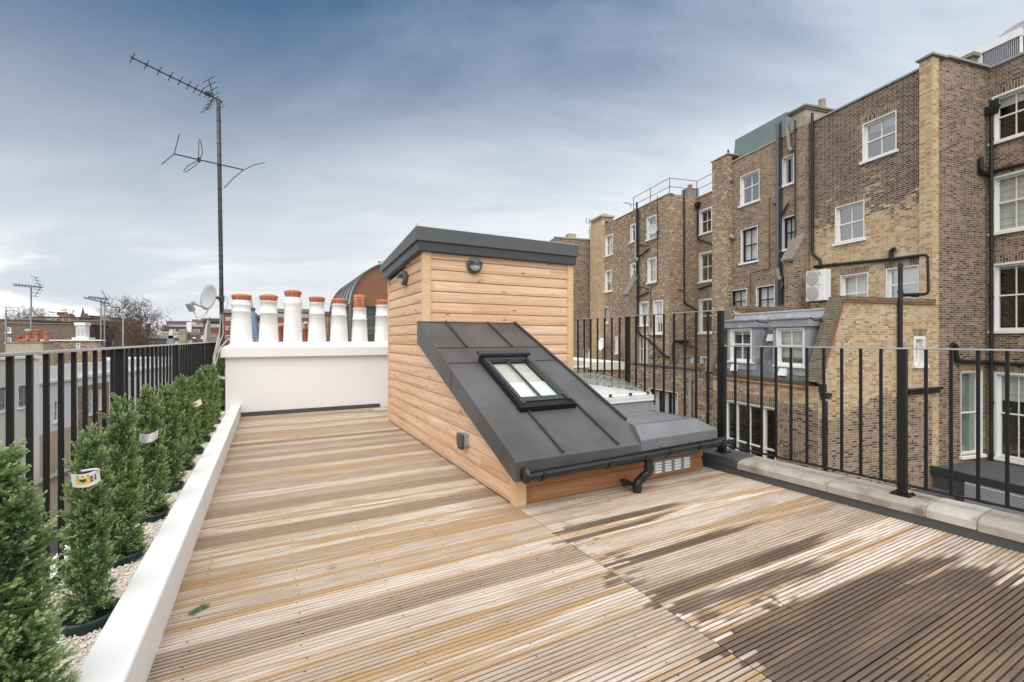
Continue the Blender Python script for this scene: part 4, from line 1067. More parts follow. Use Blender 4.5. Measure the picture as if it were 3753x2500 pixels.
v = [(DX0, DY0 - .06, FZ - .005), (DX1 - .02, DY0 - .06, FZ - .005), (DX1 - .02, DY1, FZ - .005), (DX0, DY1, FZ - .005), (DX0 + .0, DY0, .625), (DX1 - .03, DY0, .625), (DX1 - .03, DY1, .625), (DX0, DY1, .625)]
mb.mesh(v, [(4, 5, 6, 7), (0, 1, 5, 4), (1, 2, 6, 5), (2, 3, 7, 6), (3, 0, 4, 7)]); rl = mb.build('rooflight', M['felt_grey'], sh)
mb = MB(); mb.box(DX0 - .02, DX1 - .02, DY0 - .02, DY1 + .02, .626, .690); mb.box(DX0 + .0, DX1 - .04, DY0 + .0, DY1, .691, .712); mb.build('frame', M['white_paint'], rl, bevel=.008)
mb = MB(); nx, ny = 18, 22; V = []
for j in range(ny + 1):
    for i in range(nx + 1):
        a, b = i / nx * 2 - 1, j / ny * 2 - 1
        h = (1 - abs(a) ** 2.6) ** .75 * (1 - abs(b) ** 2.6) ** .75
        V.append(((DX0 + DX1) / 2 - .02 + a * .43, (DY0 + DY1) / 2 + b * .60, .716 + .205 * h))
mb.mesh(V, [(j * (nx + 1) + i, j * (nx + 1) + i + 1, (j + 1) * (nx + 1) + i + 1, (j + 1) * (nx + 1) + i) for j in range(ny) for i in range(nx)], 0, True)
mb.build('dome', M['acrylic'], rl)
mb = MB(); mb.box(DX0 - .035, DX1 - .005, DY0 - .035, DY1 + .03, .700, .706); mb.box(DX0 - .035, DX1 - .003, DY0 - .036, DY0 - .033, .655, .70); mb.build('dome_flange', M['acrylic'], rl)
mb = MB(); V2 = [(x, y, .7145 + (z - .716) * .72) for x, y, z in V]
mb.mesh(V2, [(j * (nx + 1) + i, j * (nx + 1) + i + 1, (j + 1) * (nx + 1) + i + 1, (j + 1) * (nx + 1) + i) for j in range(ny) for i in range(nx)], 0, True)
mb.build('inner_dome', M['acrylic'], rl)
mb = MB()
for x in (DX0 + .28, DX0 + .56, DX0 + .82): mb.lathe([(.018, 0), (.019, .016), (.012, .024), (.001, .025)], (x, DY0 - .005, .706), 12)
for y in (4.1, 4.5): mb.lathe([(.018, 0), (.019, .016), (.012, .024), (.001, .025)], (DX1 - .045, y, .706), 12)
mb.build('screw_cap', M['black_plastic'], rl)
# gutter, outlet and downpipe
mb = MB(); n = 10; GY, GR = 2.905, .056
def gut(x0, z0, x1, z1, r, m=0):
    A = [(x0, GY + r * math.cos(math.pi + math.pi * k / n), z0 + r * math.sin(math.pi + math.pi * k / n)) for k in range(n + 1)]
    B = [(x1, y, z1 + (z - z0)) for _, y, z in A]
    for k in range(n): mb.face([A[k], A[k + 1], B[k + 1], B[k]], m, True)
GZ0, GZ1 = .318, .352
gut(1.665, GZ0, 3.98, GZ1, GR); gut(1.665, GZ0, 3.98, GZ1, GR - .006)
for s in (-1, 1): mb.tube([(1.665, GY + s * GR, GZ0 + .001), (3.98, GY + s * GR, GZ1 + .001)], .006, 6)
gt = mb.build('gutter', M['black_plastic'], sh)
def gz(x): return GZ0 + (x - 1.665) / (3.98 - 1.665) * (GZ1 - GZ0)
mb = MB(); mb.lathe([(GR + .003, -.012), (GR + .003, .012), (.001, .013)], (1.668, GY, gz(1.67) - .004), 20, axis=Vector((-1, 0, 0))); mb.build('end_cap', M['black_plastic'], gt)
for x in (1.80, 2.43, 3.10, 3.48, 3.80):
    mb = MB(); gut(x - .014, gz(x), x + .014, gz(x), GR + .008); mb.box(x - .014, x + .014, GY - GR - .008, GY - GR + .004, gz(x), gz(x) + .014); mb.box(x - .012, x + .012, GY + GR, GY + GR + .05, gz(x) - .02, gz(x) + .01); mb.build('bracket', M['black_plastic'], gt)
px, _ = W.ony(2378, 1660, GY)
mb = MB(); gut(px - .085, gz(px), px + .085, gz(px), GR + .006); mb.build('outlet_collar', M['black_plastic'], gt)
qx, _ = W.ony(2334, 1740, 2.95)
mb = MB(); rp = .036
mb.tube([(px, GY, gz(px) - .04), (px, GY, .20), (px - .01, GY + .003, .165), (px - .05, GY + .015, .135), (qx + .045, GY + .03, .118), (qx + .01, GY + .04, .09), (qx, GY + .042, .06), (qx, GY + .042, -.02)], [rp + .004, rp, rp, rp, rp, rp, rp, rp], 14)
for z in (.19, .215): mb.lathe([(rp + .006, -.006), (rp + .006, .006)], (px, GY, z), 14)
mb.lathe([(rp + .005, -.006), (rp + .005, .012)], (qx, GY + .042, .035), 14); mb.lathe([(rp + .006, -.006), (rp + .006, .006)], (qx, GY + .041, .07), 14)
dx_ = Vector((qx - px, 0.02, -.02)).normalized()
mb.lathe([(rp + .005, -.005), (rp + .005, .005)], ((px + qx) / 2, GY + .022, .127), 14, axis=dx_)
mb.box(qx - .09, qx - .03, GY + .08, GY + .115, .052, .060); mb.lathe([(.018, -.004), (.018, .004)], (qx - .10, GY + .10, .062), 10, axis=Vector((0, 1, 0)))
mb.box(qx - .03, qx + .03, GY + .06, SY0 - .0, .05, .062)
mb.build('downpipe', M['black_plastic'], sh)
# louvred vent let into the plinth boards
a0, _ = W.ony(2391, 1705, SY0 - .02); a1, _ = W.ony(2530, 1700, SY0 - .02)
mb = MB(); fpl = fy(SY0 - .0265); mb.fbox(fpl, a0, a1, .042, .172, -.002, .016); vg = mb.build('vent_grille', M['vent_plate'], sh, bevel=.002)
mbl = {}
for k in range(4):
    s0 = a0 + (a1 - a0) * (k + .17) / 4; s1 = a0 + (a1 - a0) * (k + .83) / 4
    for r in range(4):
        z = .060 + r * .027
        mb = mbl.setdefault(k, MB())
        mb.prism([(0, z), (-.010, z), (-.004, z + .016), (0, z + .018)], lambda p, q, c: (c, SY0 - .0285 + p, q), s0, s1)
for mb in mbl.values(): mb.build('louvre', M['vent_alu'], vg)

# bulkhead lamps
def bulkhead(label, c, nrm, group):
    c = Vector(c); nrm = Vector(nrm)
    t = thing('bulkhead_lamp', label, 'wall lamp', c, group)
    up = Vector((0, 0, 1)); s = up.cross(nrm).normalized(); Rr = .102
    mb = MB(); mb.lathe([(Rr, 0), (Rr, .045), (Rr - .008, .058), (Rr - .03, .060)], c, 32, axis=nrm); mb.build('housing', M['plastic_dark'], t)
    def half(mb, a0, a1, r, dep, n=14, rings=6):
        V = []
        for i in range(rings + 1):
            q = i / rings * math.pi / 2; rr_ = r * math.cos(q); h = .055 + dep * math.sin(q)
            for j in range(n + 1):
                a = a0 + (a1 - a0) * j / n
                V.append(c + nrm * h + s * (rr_ * math.cos(a)) + up * (rr_ * math.sin(a)))
        mb.mesh(V, [(i * (n + 1) + j, i * (n + 1) + j + 1, (i + 1) * (n + 1) + j + 1, (i + 1) * (n + 1) + j) for i in range(rings) for j in range(n)], 0, True)
    mb = MB(); half(mb, .0, math.pi, .086, .062)
    mb.fbox(lambda a, b, d: c + s * a + up * b + nrm * d, -.088, .088, -.004, .006, .05, .116)
    for k, z in enumerate((.022, .040)):
        w = math.sqrt(.092 ** 2 - z ** 2); mb.fbox(lambda a, b, d: c + s * a + up * b + nrm * d, -w, w, z - .004, z + .004, .05, .118 - k * .01)
    mb.build('hood', M['plastic_dark'], t)
    mb = MB(); half(mb, math.pi, 2 * math.pi, .078, .05); mb.build('lens', M['lens'], t)
lx, lz = W.ony(1739, 973, SYF - .05); bulkhead('round dark bulkhead lamp on the front boards of the stair enclosure', (lx, SYF - .019, lz), (0, -1, 0), 'bulkhead lamps on the stair enclosure')
ly, lz2 = W.onx(1480, 1020, SX0 - .05); bulkhead('round dark bulkhead lamp on the left side of the stair enclosure', (SX0 - .019, ly, lz2), (-1, 0, 0), 'bulkhead lamps on the stair enclosure')
# outdoor socket
sy, sz = W.onx(1697, 1617, SX0 - .05)
t = thing('outdoor_socket', 'grey weatherproof socket box low on the left boards of the stair enclosure', 'socket', (SX0, sy, sz))
MB().box(SX0 - .060, SX0 - .008, sy - .060, sy + .062, sz - .045, sz + .075).build('back_box', M['plastic_grey'], t, bevel=.010)
mb = MB(); mb.box(SX0 - .098, SX0 - .0605, sy - .064, sy + .064, sz - .05, sz + .078); mb.build('cover', M['plastic_dark'], t, bevel=.014)
mb = MB()
for s in (-.038, .022): mb.box(SX0 - .092, SX0 - .05, sy + s, sy + s + .018, sz - .075, sz - .045)
mb.build('catch', M['plastic_dark'], t, bevel=.004)
# ================================================================ brick terrace on the right
def window(root, f, a0, a1, b0, b1, cols=2, blind=0., curtain=0., glass='glass', mid=.5, sill=True, lin=.035, frame='white_paint', sash=None, arch=.24, deep=.22, mull=(), bmat='blind', name='window'):
    mb = MB(); fb = lambda *q: mb.fbox(f, *q)
    fb(a0, a0 + lin, b0, b1, -.004, deep); fb(a1 - lin, a1, b0, b1, -.004, deep); fb(a0 + lin, a1 - lin, b1 - lin, b1, -.003, deep)
    w = mb.build(name, M[frame], root)
    mb = MB(); i0, i1 = a0 + lin + .001, a1 - lin - .001; t1 = b1 - lin - .001; st = .055
    c0, c1 = deep - .09, deep - .02
    fb(i0, i0 + st, b0, t1, c0, c1); fb(i1 - st, i1, b0, t1, c0, c1)
    fb(i0 + st, i1 - st, t1 - .06, t1, c0, c1); fb(i0 + st, i1 - st, b0, b0 + .09, c0 - .004, c1)
    zm = b0 + (b1 - b0) * mid
    if mid: fb(i0 + st, i1 - st, zm - .024, zm + .024, c0 - .012, c1)
    for m_ in mull: fb(i0 + (i1 - i0) * m_ - .05, i0 + (i1 - i0) * m_ + .05, b0 + .09, t1 - .06, c0 - .016, c1 + .01)
    segs = [0.] + list(mull) + [1.]
    for s0, s1 in zip(segs[:-1], segs[1:]):
        nc = cols if (s1 - s0) > .3 or not mull else 1
        for k in range(1, nc):
            am = i0 + (i1 - i0) * (s0 + (s1 - s0) * k / nc); fb(am - .012, am + .012, b0 + .09, t1 - .06, c0 + .012, c1 - .01)
    mb.build('sash', M[sash or frame], w)
    cg = deep - .05
    MB().face([f(i0 + st * .5, b0 + .05, cg), f(i1 - st * .5, b0 + .05, cg), f(i1 - st * .5, t1 - .03, cg), f(i0 + st * .5, t1 - .03, cg)]).build('pane', M[glass], w)
    if blind:
        zb = t1 - (t1 - b0) * blind; mb = MB(); n = max(1, int((t1 - zb) / .22)); cb = deep + .05
        for k in range(n):
            z0, z1 = zb + (t1 - zb) * k / n, zb + (t1 - zb) * (k + 1) / n
            mb.face([f(i0, z0 + .006, cb - .018), f(i1, z0 + .006, cb - .018), f(i1, z1, cb), f(i0, z1, cb)]); mb.face([f(i0, z0, cb), f(i1, z0, cb), f(i1, z0 + .006, cb - .018), f(i0, z0 + .006, cb - .018)])
        mb.build('blind', M[bmat], w)
    if curtain:
        mb = MB(); n = 44; zb = t1 - (t1 - b0) * curtain; cb = deep + .07
        pts = [(i0 + (i1 - i0) * k / n, cb + .022 * math.sin(k * 1.7) + .012 * math.sin(k * .6)) for k in range(n + 1)]
        for p, q in zip(pts[:-1], pts[1:]): mb.face([f(p[0], zb, p[1]), f(q[0], zb, q[1]), f(q[0], t1, q[1]), f(p[0], t1, p[1])], 0, True)
        mb.build('curtain', M['curtain'], w, weld=True)
    if sill: MB().fbox(f, a0 - .07, a1 + .07, b0 - .10, b0 - .001, -.09, deep - .03).build('sill', M['white_stone'], w, bevel=.006)
    if arch:
        mb = MB(); e = arch * .32
        mb.prism([(a0 - .02, b1 + .001), (a1 + .02, b1 + .001), (a1 + e, b1 + arch), (a0 - e, b1 + arch)], f, -.004, .0)
        mb.build('flat_arch', M['brick_soldier'], w)
    return w
def rectN(u0, u1, vt, vb, n):
    ta, zt = G.onx(u0, vt, n); _, zb = G.onx(u0, vb, n); tb, _ = G.onx(u1, vt, n)
    return min(ta, tb), max(ta, tb), zb, zt
def rectT(u0, u1, vt, vb, t):
    na, zt = G.ony(u0, vt, t); _, zb = G.ony(u0, vb, t); nb_, _ = G.ony(u1, vt, t)
    return min(na, nb_), max(na, nb_), zb, zt
def pipeN(root, n, pts, r=.05, mat='pipe_iron', name='drainpipe', joints=True):
    P = [Vector((n, *G.onx(u, v, n))) for u, v in pts]
    return pipe3(root, P, r, mat, name, joints)
def pipeT(root, t, pts, r=.05, mat='pipe_iron', name='drainpipe', joints=True):
    P = []
    for u, v in pts: n, z = G.ony(u, v, t); P.append(Vector((n, t, z)))
    return pipe3(root, P, r, mat, name, joints)
def pipe3(root, P, r, mat, name, joints=True):
    Q = [P[0]]                                    # round the bends a little
    for a, b, c in zip(P[:-2], P[1:-1], P[2:]):
        k = min(.12, (a - b).length * .4, (c - b).length * .4)
        Q += [b + (a - b).normalized() * k, b + ((a - b).normalized() + (c - b).normalized()) * k * .25, b + (c - b).normalized() * k]
    Q.append(P[-1])
    mb = MB(); mb.tube(Q, r, 8)
    if joints:
        for a, b in zip(P[:-1], P[1:]):
            L = (b - a).length; d = (b - a).normalized()
            for k in range(int(L / 1.8)):
                c = a + d * (k + .5) * 1.8; mb.lathe([(r * 1.25, -.05), (r * 1.25, .05)], c, 8, axis=d)
    return mb.build(name, M[mat], root)
def coping(root, x0, x1, y0, y1, z, h=.1, mat='lead_coping', name='coping'):
    return MB().box(x0, x1, y0, y1, z, z + h).build(name, M[mat], root, bevel=.012)

ZG = -6.6
M['stone_dark'] = plain('lichened stone slab', (.22, .19, .16), .9, var=.35, scale=7, bump=.3, c2=(.32, .29, .25), dscale=4.)
nA, nB, nD, tB = 20.35, 17.70, 19.80, 10.30
tBC, tCD, tDE, tEF = 14.78, 20.30, 24.40, 34.60
# ---- house A, recessed at the right edge of the picture
hA = thing('terrace_house', 'recessed brick house with tall white sash windows, cut by the right frame edge', 'house', (nA + 3, 7, ZG), 'brick terrace houses on the right', G)
f = fx(nA); wl = []
for (u0, u1, vt, vb, kw) in [(3634.7, 3800, 357, 525, dict(blind=.22, bmat='curtain')), (3634.7, 3800, 650.5, 855, dict(blind=1.0)), (3634.7, 3800, 968, 1212, dict(blind=.06)), (3642, 3810, 1363, 1672, dict(blind=.32))]:
    q = rectN(u0, u1, vt, vb, nA); wl.append((q, kw))
mb = MB(); pane_wall(mb, f, 3.0, tB, ZG, 10.62, [q for q, _ in wl])
mb.face([(nA, 3.0, ZG), (nA + 8, 3.0, ZG), (nA + 8, 3.0, 10.62), (nA, 3.0, 10.62)]); mb.face([(nA + 8, 3, ZG), (nA + 8, tB, ZG), (nA + 8, tB, 10.62), (nA + 8, 3, 10.62)])
mb.face([(nA, tB, ZG), (nA + 8, tB, ZG), (nA + 8, tB, 10.62), (nA, tB, 10.62)])
mb.build('wall', M['brick_mid'], hA)
MB().box(nA + .3, nA + 8, 3.0, tB, 10.2, 10.3).build('roof', M['felt'], hA)
for q, kw in wl: window(hA, f, *q, arch=.26, mid=.52, lin=.07, **kw)
coping(hA, nA - .05, nA + .35, 3.0, tB - .02, 10.622, .09)
q3 = wl[2][0]; MB().box(nA + 2.4, nA + 2.45, q3[0] - 2, q3[1] + 1, ZG, 10).build('room_wall', M['room_wall'], hA)
mb = MB(); q4 = wl[3][0]
for k in range(3): mb.box(nA + 1.4, nA + 1.8, q4[0] - .6, q4[1] + .2, q4[2] + .1 + k * .38, q4[2] + .14 + k * .38)
mb.box(nA + 1.8, nA + 1.84, q4[0] - .6, q4[1] + .2, q4[2] - .2, q4[2] + 1.1); mb.build('bookshelf', M['shelf_wood'], hA)
pt = tB - .16; pn = nA - .10
p = pipe3(hA, [Vector((pn, pt, 9.05)), Vector((pn, pt, ZG))], .055, 'pipe_iron', 'drainpipe')
mb = MB(); mb.prism([(-.09, .0), (.09, .0), (.16, .28), (-.16, .28)], lambda a, b, c: (pn + c, pt + a - .03, 9.0 + b), -.12, .10); mb.box(pn - .08, pn + .08, pt - .16, pt + .02, 9.28, 9.46); mb.build('hopper_head', M['pipe_iron'], p)
pipeN(hA, nA - .08, [(3598, 633), (3624, 632), (3790, 592)], .06); pipeT(hA, tB - .1, [(3595, 577), (3595, 632), (3622, 640)], .07)
pipeN(hA, nA - .08, [(3616, 1328), (3790, 1340)], .06); pipeT(hA, tB - .1, [(3491, 1262), (3503, 1266), (3506, 1324), (3620, 1329)], .07)

# plant box and moulded stack on the roofs
q = rectN(3604, 3738, 168, 262, nA + .5)
t = thing('roof_plant', 'pale rooftop ventilation unit with mesh sides and curved hood at top right', 'ventilation unit', (nA + 1, (q[0] + q[1]) / 2, 10.3), fr=G)
f2 = fx(nA + .5); mb = MB(); mb.fbox(f2, q[0], q[1], 10.3, q[3] - .02, .02, 1.4); mb.build('casing', M['plastic_dark'], t)
mb = MB()
for k in range(17): a = q[0] + .05 + (q[1] - q[0] - .1) * k / 16; mb.fbox(f2, a - .008, a + .008, 10.3, q[3] - .26, -.012, .016)
for k in range(16): z = 10.35 + (q[3] - .3 - 10.35) * k / 15; mb.fbox(f2, q[0], q[1], z - .007, z + .007, -.008, .016)
mb.build('mesh_guard', M['dish_grey'], t)
mb = MB(); mb.fbox(f2, q[0] - .04, q[1] + .6, q[3] - .26, q[3], -.05, 1.45); mb.fbox(f2, q[1] + .02, q[1] + .2, 10.3, q[3] - .27, -.02, .1); mb.fbox(f2, q[0] - .03, q[0] + .0, 10.3, q[3] - .27, -.02, .1); mb.build('top_panel', M['white_stone'], t)
mb = MB(); n = 20; w0, w1 = q[0] - .9, q[1] - .30; cy, rx = (w0 + w1) / 2, (w1 - w0) / 2
P = [(cy + rx * math.cos(math.pi * k / n), q[3] + .26 * math.sin(math.pi * k / n)) for k in range(n + 1)]
mb.prism(P, f2, .1, 1.3); mb.build('curved_hood', M['dish_grey'], t)
# ---- house B, corner house with yellow quoins
hB = thing('terrace_house', 'tall corner brick house with yellow quoins and condenser on its wall', 'house', (nB + 2, 12.5, ZG), 'brick terrace houses on the right', G)
f = fx(nB); fT = fy(tB)
wB = [(rectN(3161, 3286, 456.6, 594, nB), dict(glass='glass_sky', arch=.30, blind=.25, bmat='curtain')), (rectN(3060.7, 3167.9, 761, 894, nB), dict(glass='glass_sky', arch=.28)),
      (rectN(3079.6, 3182, 1011, 1128, nB), dict(curtain=.95, glass='glass', arch=.24, mid=.42)), (rectN(3247, 3368, 985.7, 1108, nB), dict(glass='glass_sky', cols=1, arch=.24, blind=.6, bmat='curtain'))]
mb = MB(); pane_wall(mb, f, tB, tBC, ZG, 10.42, [q for q, _ in wB])
mb.face([(nB, tBC, ZG), (nB + 8, tBC, ZG), (nB + 8, tBC, 10.3), (nB, tBC, 10.42)])
mb.build('wall', M['brick_upper'], hB)
wr = rectT(3521, 3601, 1362, 1672, tB)
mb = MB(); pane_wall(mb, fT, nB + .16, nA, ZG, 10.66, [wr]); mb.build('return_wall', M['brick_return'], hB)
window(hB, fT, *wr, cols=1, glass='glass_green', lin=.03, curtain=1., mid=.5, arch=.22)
for q, kw in wB: window(hB, f, *q, **kw)
tq, _ = G.onx(3369, 500, nB - .14)
mb = MB(); mb.box(nB - .14, nB + .165, tB - .012, tq, ZG, 10.62); mb.build('quoin_pier', M['brick_pale'], hB)
MB().box(nB + .3, nB + 8, tB + .1, tBC, 10.1, 10.2).build('roof', M['felt'], hB)
coping(hB, nB - .05, nB + .35, tq, tBC, 10.422, .075); coping(hB, nB - .24, nB + .5, tB - .10, tq + .06, 10.622, .075); coping(hB, nB + .5, nA + .3, tB - .10, tB + .32, 10.662, .075)
st_ = MB().box(nA + .30, nA + 1.7, tB + .60, tB + 3.2, 10.2, 11.32).build('chimney', M['stucco'], hB)
mb = MB(); mb.box(nA + .21, nA + 1.8, tB + .51, tB + 3.3, 11.322, 11.45); mb.box(nA + .13, nA + 1.9, tB + .43, tB + 3.4, 11.452, 11.60); mb.box(nA + .25, nA + 1.75, tB + .55, tB + 3.25, 10.98, 11.05); mb.build('chimney_cap', M['cement'], st_, bevel=.02)
pipeN(hB, nB - .09, [(2977, 415), (2977, 932), (3006, 952), (3006, 985)], .055)
pipeN(hB, nB - .10, [(2984, 978), (3272, 950), (3388, 935), (3403, 938), (3406, 1078), (3303, 1082)], .062)
pipeN(hB, nB - .10, [(3265, 948), (3266, 918), (3280, 911)], .07, joints=False)
mb = MB(); c = Vector((nB - .002, *G.onx(3310, 945, nB)))
out = [(-.26, -.55), (-.10, -.80), (.12, -.78), (.20, -.30), (.26, .0), (.20, .22), (.09, .30), (.06, .48), (-.05, .52), (-.08, .30), (-.22, .18), (-.2, -.2)]
mb.prism([(c.y + p * .8, c.z + q * (.42 if q < 0 else .72)) for p, q in out], fx(nB), -.004, .0)
mb.build('lime_stain', plain('lime stain', (.52, .49, .42), .9, var=.25, scale=9, c2=(.38, .33, .25), dscale=3.), hB)
# condenser on the wall
nC = nB - .72
q = rectN(2953, 3022, 996, 1105.6, nC)
t = thing('air_conditioner', 'white two fan air conditioning condenser hung on the yellow brick wall', 'air conditioner', (nB - .4, (q[0] + q[1]) / 2, q[2]), fr=G)
fc = fx(nC); MB().fbox(fc, q[0], q[1], q[2], q[3], 0, .34).build('casing', M['white_stone'], t, bevel=.015)
a1_ = q[1] - .03; aw = (q[1] - q[0]) * .64; zm = (q[2] + q[3]) / 2
for z in ((q[2] + zm) / 2, (zm + q[3]) / 2):
    mb = MB(); rr_ = (q[3] - q[2]) * .225; cc = Vector(fc(a1_ - aw / 2, z, -.003)); mb.lathe([(rr_, 0), (rr_, .008), (rr_ * .95, .010), (.001, .010)], cc, 28, axis=Vector((-1, 0, 0)))
    for k in range(9): mb.fbox(fc, a1_ - aw, a1_, z - rr_ + rr_ * 2 * k / 8 - .004, z - rr_ + rr_ * 2 * k / 8 + .004, -.016, -.010, 1)
    mb.build('fan_grille', [plain('fan mesh', (.46, .44, .41), .6), M['plastic_grey']], t)
mb = MB(); mb.fbox(fc, a1_ - aw - .006, a1_ - aw, q[2] + .01, q[3] - .01, -.003, -.001); mb.fbox(fc, q[0] + .12, q[0] + .26, zm + .02, zm + .035, -.003, -.001); mb.fbox(fc, a1_ - .14, a1_ - .04, q[3] - .09, q[3] - .07, -.003, -.001); mb.fbox(fc, a1_ - .14, a1_ - .04, zm - .09, zm - .07, -.003, -.001); mb.build('panel_mark', M['plastic_dark'], t)
mb = MB(); ca, cb = q[0] + .22, q[3] - .14
for ang in (90, 210, 330):
    d = Vector((math.cos(R(ang)), math.sin(R(ang)))); s = Vector((-d.y, d.x)); L_, w_ = .075, .022
    mb.face([fc(*(Vector((ca, cb)) + v), -.004) for v in (Vector((0, 0)), d * L_ * .5 + s * w_, d * L_, d * L_ * .5 - s * w_)])
mb.fbox(fc, ca - .13, ca + .13, cb - .115, cb - .105, -.004, -.002)
mb.build('emblem', M['hole'], t)
mb = MB(); 
for a in (q[0] + .15, q[1] - .15): mb.fbox(fc, a - .02, a + .02, q[2] - .05, q[2] - .005, .0, .70)
mb.build('bracket', M['pipe_iron'], t)

# ---- rear wing of B: front wall, slate mansard with two dormers, party walls that follow its slope
wg = thing('rear_wing', 'lower brick rear wing with slate mansard and two lead dormers', 'house', (15, 12.5, ZG), fr=G)
nW, tW1 = 12.65, 15.02
q = rectN(2655, 2843, 1464, 1722, nW)
mb = MB(); f = fx(nW); pane_wall(mb, f, tB, tW1, ZG, -.10, [q], depth=.12)
mb.build('front_wall', M['brick_low'], wg)
window(wg, f, *q, cols=2, mull=(.22, .78), mid=.46, sill=False, arch=.36, lin=.04, deep=.16)
side_ = [(nW, ZG), (nW, .02), (13.62, 2.50), (nB, 2.50), (nB, ZG)]
sa = rectT(3349, 3391, 1232, 1338, tB)
mb = MB()
pane_wall(mb, fy(tB), nW, nB, ZG, .02, [sa] if sa[3] < 0 else []); 
A = [(nW, .02), (13.62, 2.50), (nB, 2.50), (nB, .02)]
def tri_wall(mb, t, s=1):
    # upper part of the side wall, cut round the small arched window
    h = sa; xs = 13.62
    mb.face([(nW, t, .02), (xs, t, .02), (xs, t, 2.5)])
    pane_wall(mb, fy(t, s), xs, nB, .02, 2.5, [(h[0], h[1], max(.02, h[2]), h[3])], .14)
mb = MB(); pane_wall(mb, fy(tB), nW, nB, ZG, .02, [(sa[0], sa[1], sa[2], .02)] if sa[2] < .02 else [], .14)
tri_wall(mb, tB)
mb.face([(nW, tB + .34, ZG), (nW, tB + .34, .02), (13.62, tB + .34, 2.5), (nB, tB + .34, 2.5), (nB, tB + .34, ZG)])
for (p, r_) in (((nW, .02), (13.62, 2.5)), ((13.62, 2.5), (nB, 2.5))): mb.face([(p[0], tB, p[1]), (r_[0], tB, r_[1]), (r_[0], tB + .34, r_[1]), (p[0], tB + .34, p[1])])
mb.build('party_wall', M['brick_low'], wg)
mb = MB(); mb.face([(nW, tW1 - .33, ZG), (nW, tW1 - .33, .02), (13.62, tW1 - .33, 2.5), (nB, tW1 - .33, 2.5), (nB, tW1 - .33, ZG)]); mb.face([(nW, tW1, ZG), (nW, tW1, .02), (13.62, tW1, 2.5), (nB, tW1, 2.5), (nB, tW1, ZG)])
mb.face([(nW, tW1 - .33, ZG), (nW, tW1, ZG), (nW, tW1, .02), (nW, tW1 - .33, .02)])
mb.build('party_wall', M['brick_tan'], wg)
def slope_cap(t0, t1, nm='coping'):
    mb = MB(); d = Vector((.97, 2.48)).normalized(); n_ = Vector((-d.y, d.x)) * .11
    a, b, c = Vector((nW - .02, .0)), Vector((13.60, 2.50)), Vector((nB, 2.50))
    P = [a, b, c, c + Vector((0, .12)), b + Vector((-.07, .12)), a + n_]
    mb.prism([(p.x, p.y) for p in P], lambda p, q, c_: (p, c_, q), t0 - .03, t1 + .03); return mb.build(nm, M['brick_moss'], wg)
slope_cap(tB, tB + .34); slope_cap(tW1 - .33, tW1)
mb = MB(); mb.box(13.55, nB, tB - .05, tB - .001, 2.44, 2.475); 
d = Vector((.97, 2.48)).normalized()
mb.prism([(nW, -.06), (13.62, 2.44), (13.66, 2.43), (nW + .05, -.08)], lambda p, q, c: (p, c, q), tB - .045, tB - .001)
mb.build('tile_creasing', M['tile_red'], wg)
MB().box(nW - .05, nW - .001, tB + .36, tW1 - .36, -.205, -.165).build('tile_creasing', M['tile_red'], wg)
MB().box(13.7, nB, tW1 - .37, tW1 - .331, 2.44, 2.475).build('tile_creasing', M['tile_red'], wg)
MB().box(nW - .03, nW + .30, tB + .35, tW1 - .34, -.098, .02).build('parapet_coping', M['brick_coping'], wg)
window(wg, fy(tB), *sa, cols=1, mid=.72, lin=.10, arch=.24, glass='glass_green', curtain=1.)
nm0, nm1, zm0, zm1 = nW + .26, 13.66, -.12, 2.16
mb = MB(); mb.face([(nm0, tB + .34, zm0), (nm0, tW1 - .33, zm0), (nm1, tW1 - .33, zm1), (nm1, tB + .34, zm1)], 0)
mb.build('mansard_roof', M['slate'], wg)
MB().box(nm1 + .02, nB, tB + .34, tW1 - .33, 2.12, 2.2).build('flat_roof', M['felt'], wg)
mb = MB(); mb.prism([(nm1 - .13, zm1 - .26), (nm1 + .02, zm1 + .08), (nm1 + .30, zm1 + .10), (nm1 + .30, zm1)], lambda p, q, c: (p, c, q), tB + .36, tW1 - .36)
mb.tube([(nm1 + .04, tB + .36, zm1 + .10), (nm1 + .04, tW1 - .36, zm1 + .10)], .05, 6); mb.build('ridge_flashing', M['lead'], wg)
nd = 12.98
def dormer(u0, u1, vt, vb, kw):
    q = rectN(u0, u1, vt, vb, nd); f = fx(nd)
    mb = MB(); sl = (nm1 - nm0) / (zm1 - zm0)
    def back(z): return nm0 + (z - zm0) * sl + .03
    for (a, b) in ((q[0] - .14, q[0] - .002), (q[1] + .002, q[1] + .14)):
        P = [(nd + .01, q[2] - .05), (back(q[2] - .05), q[2] - .05), (back(q[3] + .1), q[3] + .1), (nd + .01, q[3] + .1)]
        mb.prism(P, lambda p, r_, c: (p, c, r_), a, b)
    mb.fbox(f, q[0] - .14, q[1] + .14, q[2] - .30, q[2] - .05, .0, .5)
    d_ = mb.build('dormer', M['lead'], wg)
    mb = MB(); zt = q[3] + .02
    mb.box(nd - .10, back(zt + .3) + .1, q[0] - .22, q[1] + .22, zt, zt + .24); mb.box(nd - .16, back(zt + .3) + .1, q[0] - .26, q[1] + .26, zt + .242, zt + .31)
    mb.build('dormer_roof', M['lead'], d_, bevel=.015)
    pp = [Vector((nd - .18, q[0] - .36, zt + .27)), Vector((nd - .1, q[0] - .42, zt + .18)), Vector((nd + .35, q[0] - .42, zt + .15)), Vector((nd + .5, q[0] - .45, zt + .2))]
    mb = MB(); mb.tube(pp, .022, 6); mb.build('cable', M['black_plastic'], d_)
    window(wg, f, *q, arch=0, sill=False, lin=.06, deep=.15, **kw)
    MB().fbox(f, q[0] - .1, q[1] + .1, q[2] - .06, q[2] - .001, -.06, .1).build('dormer_sill', M['white_paint'], d_)
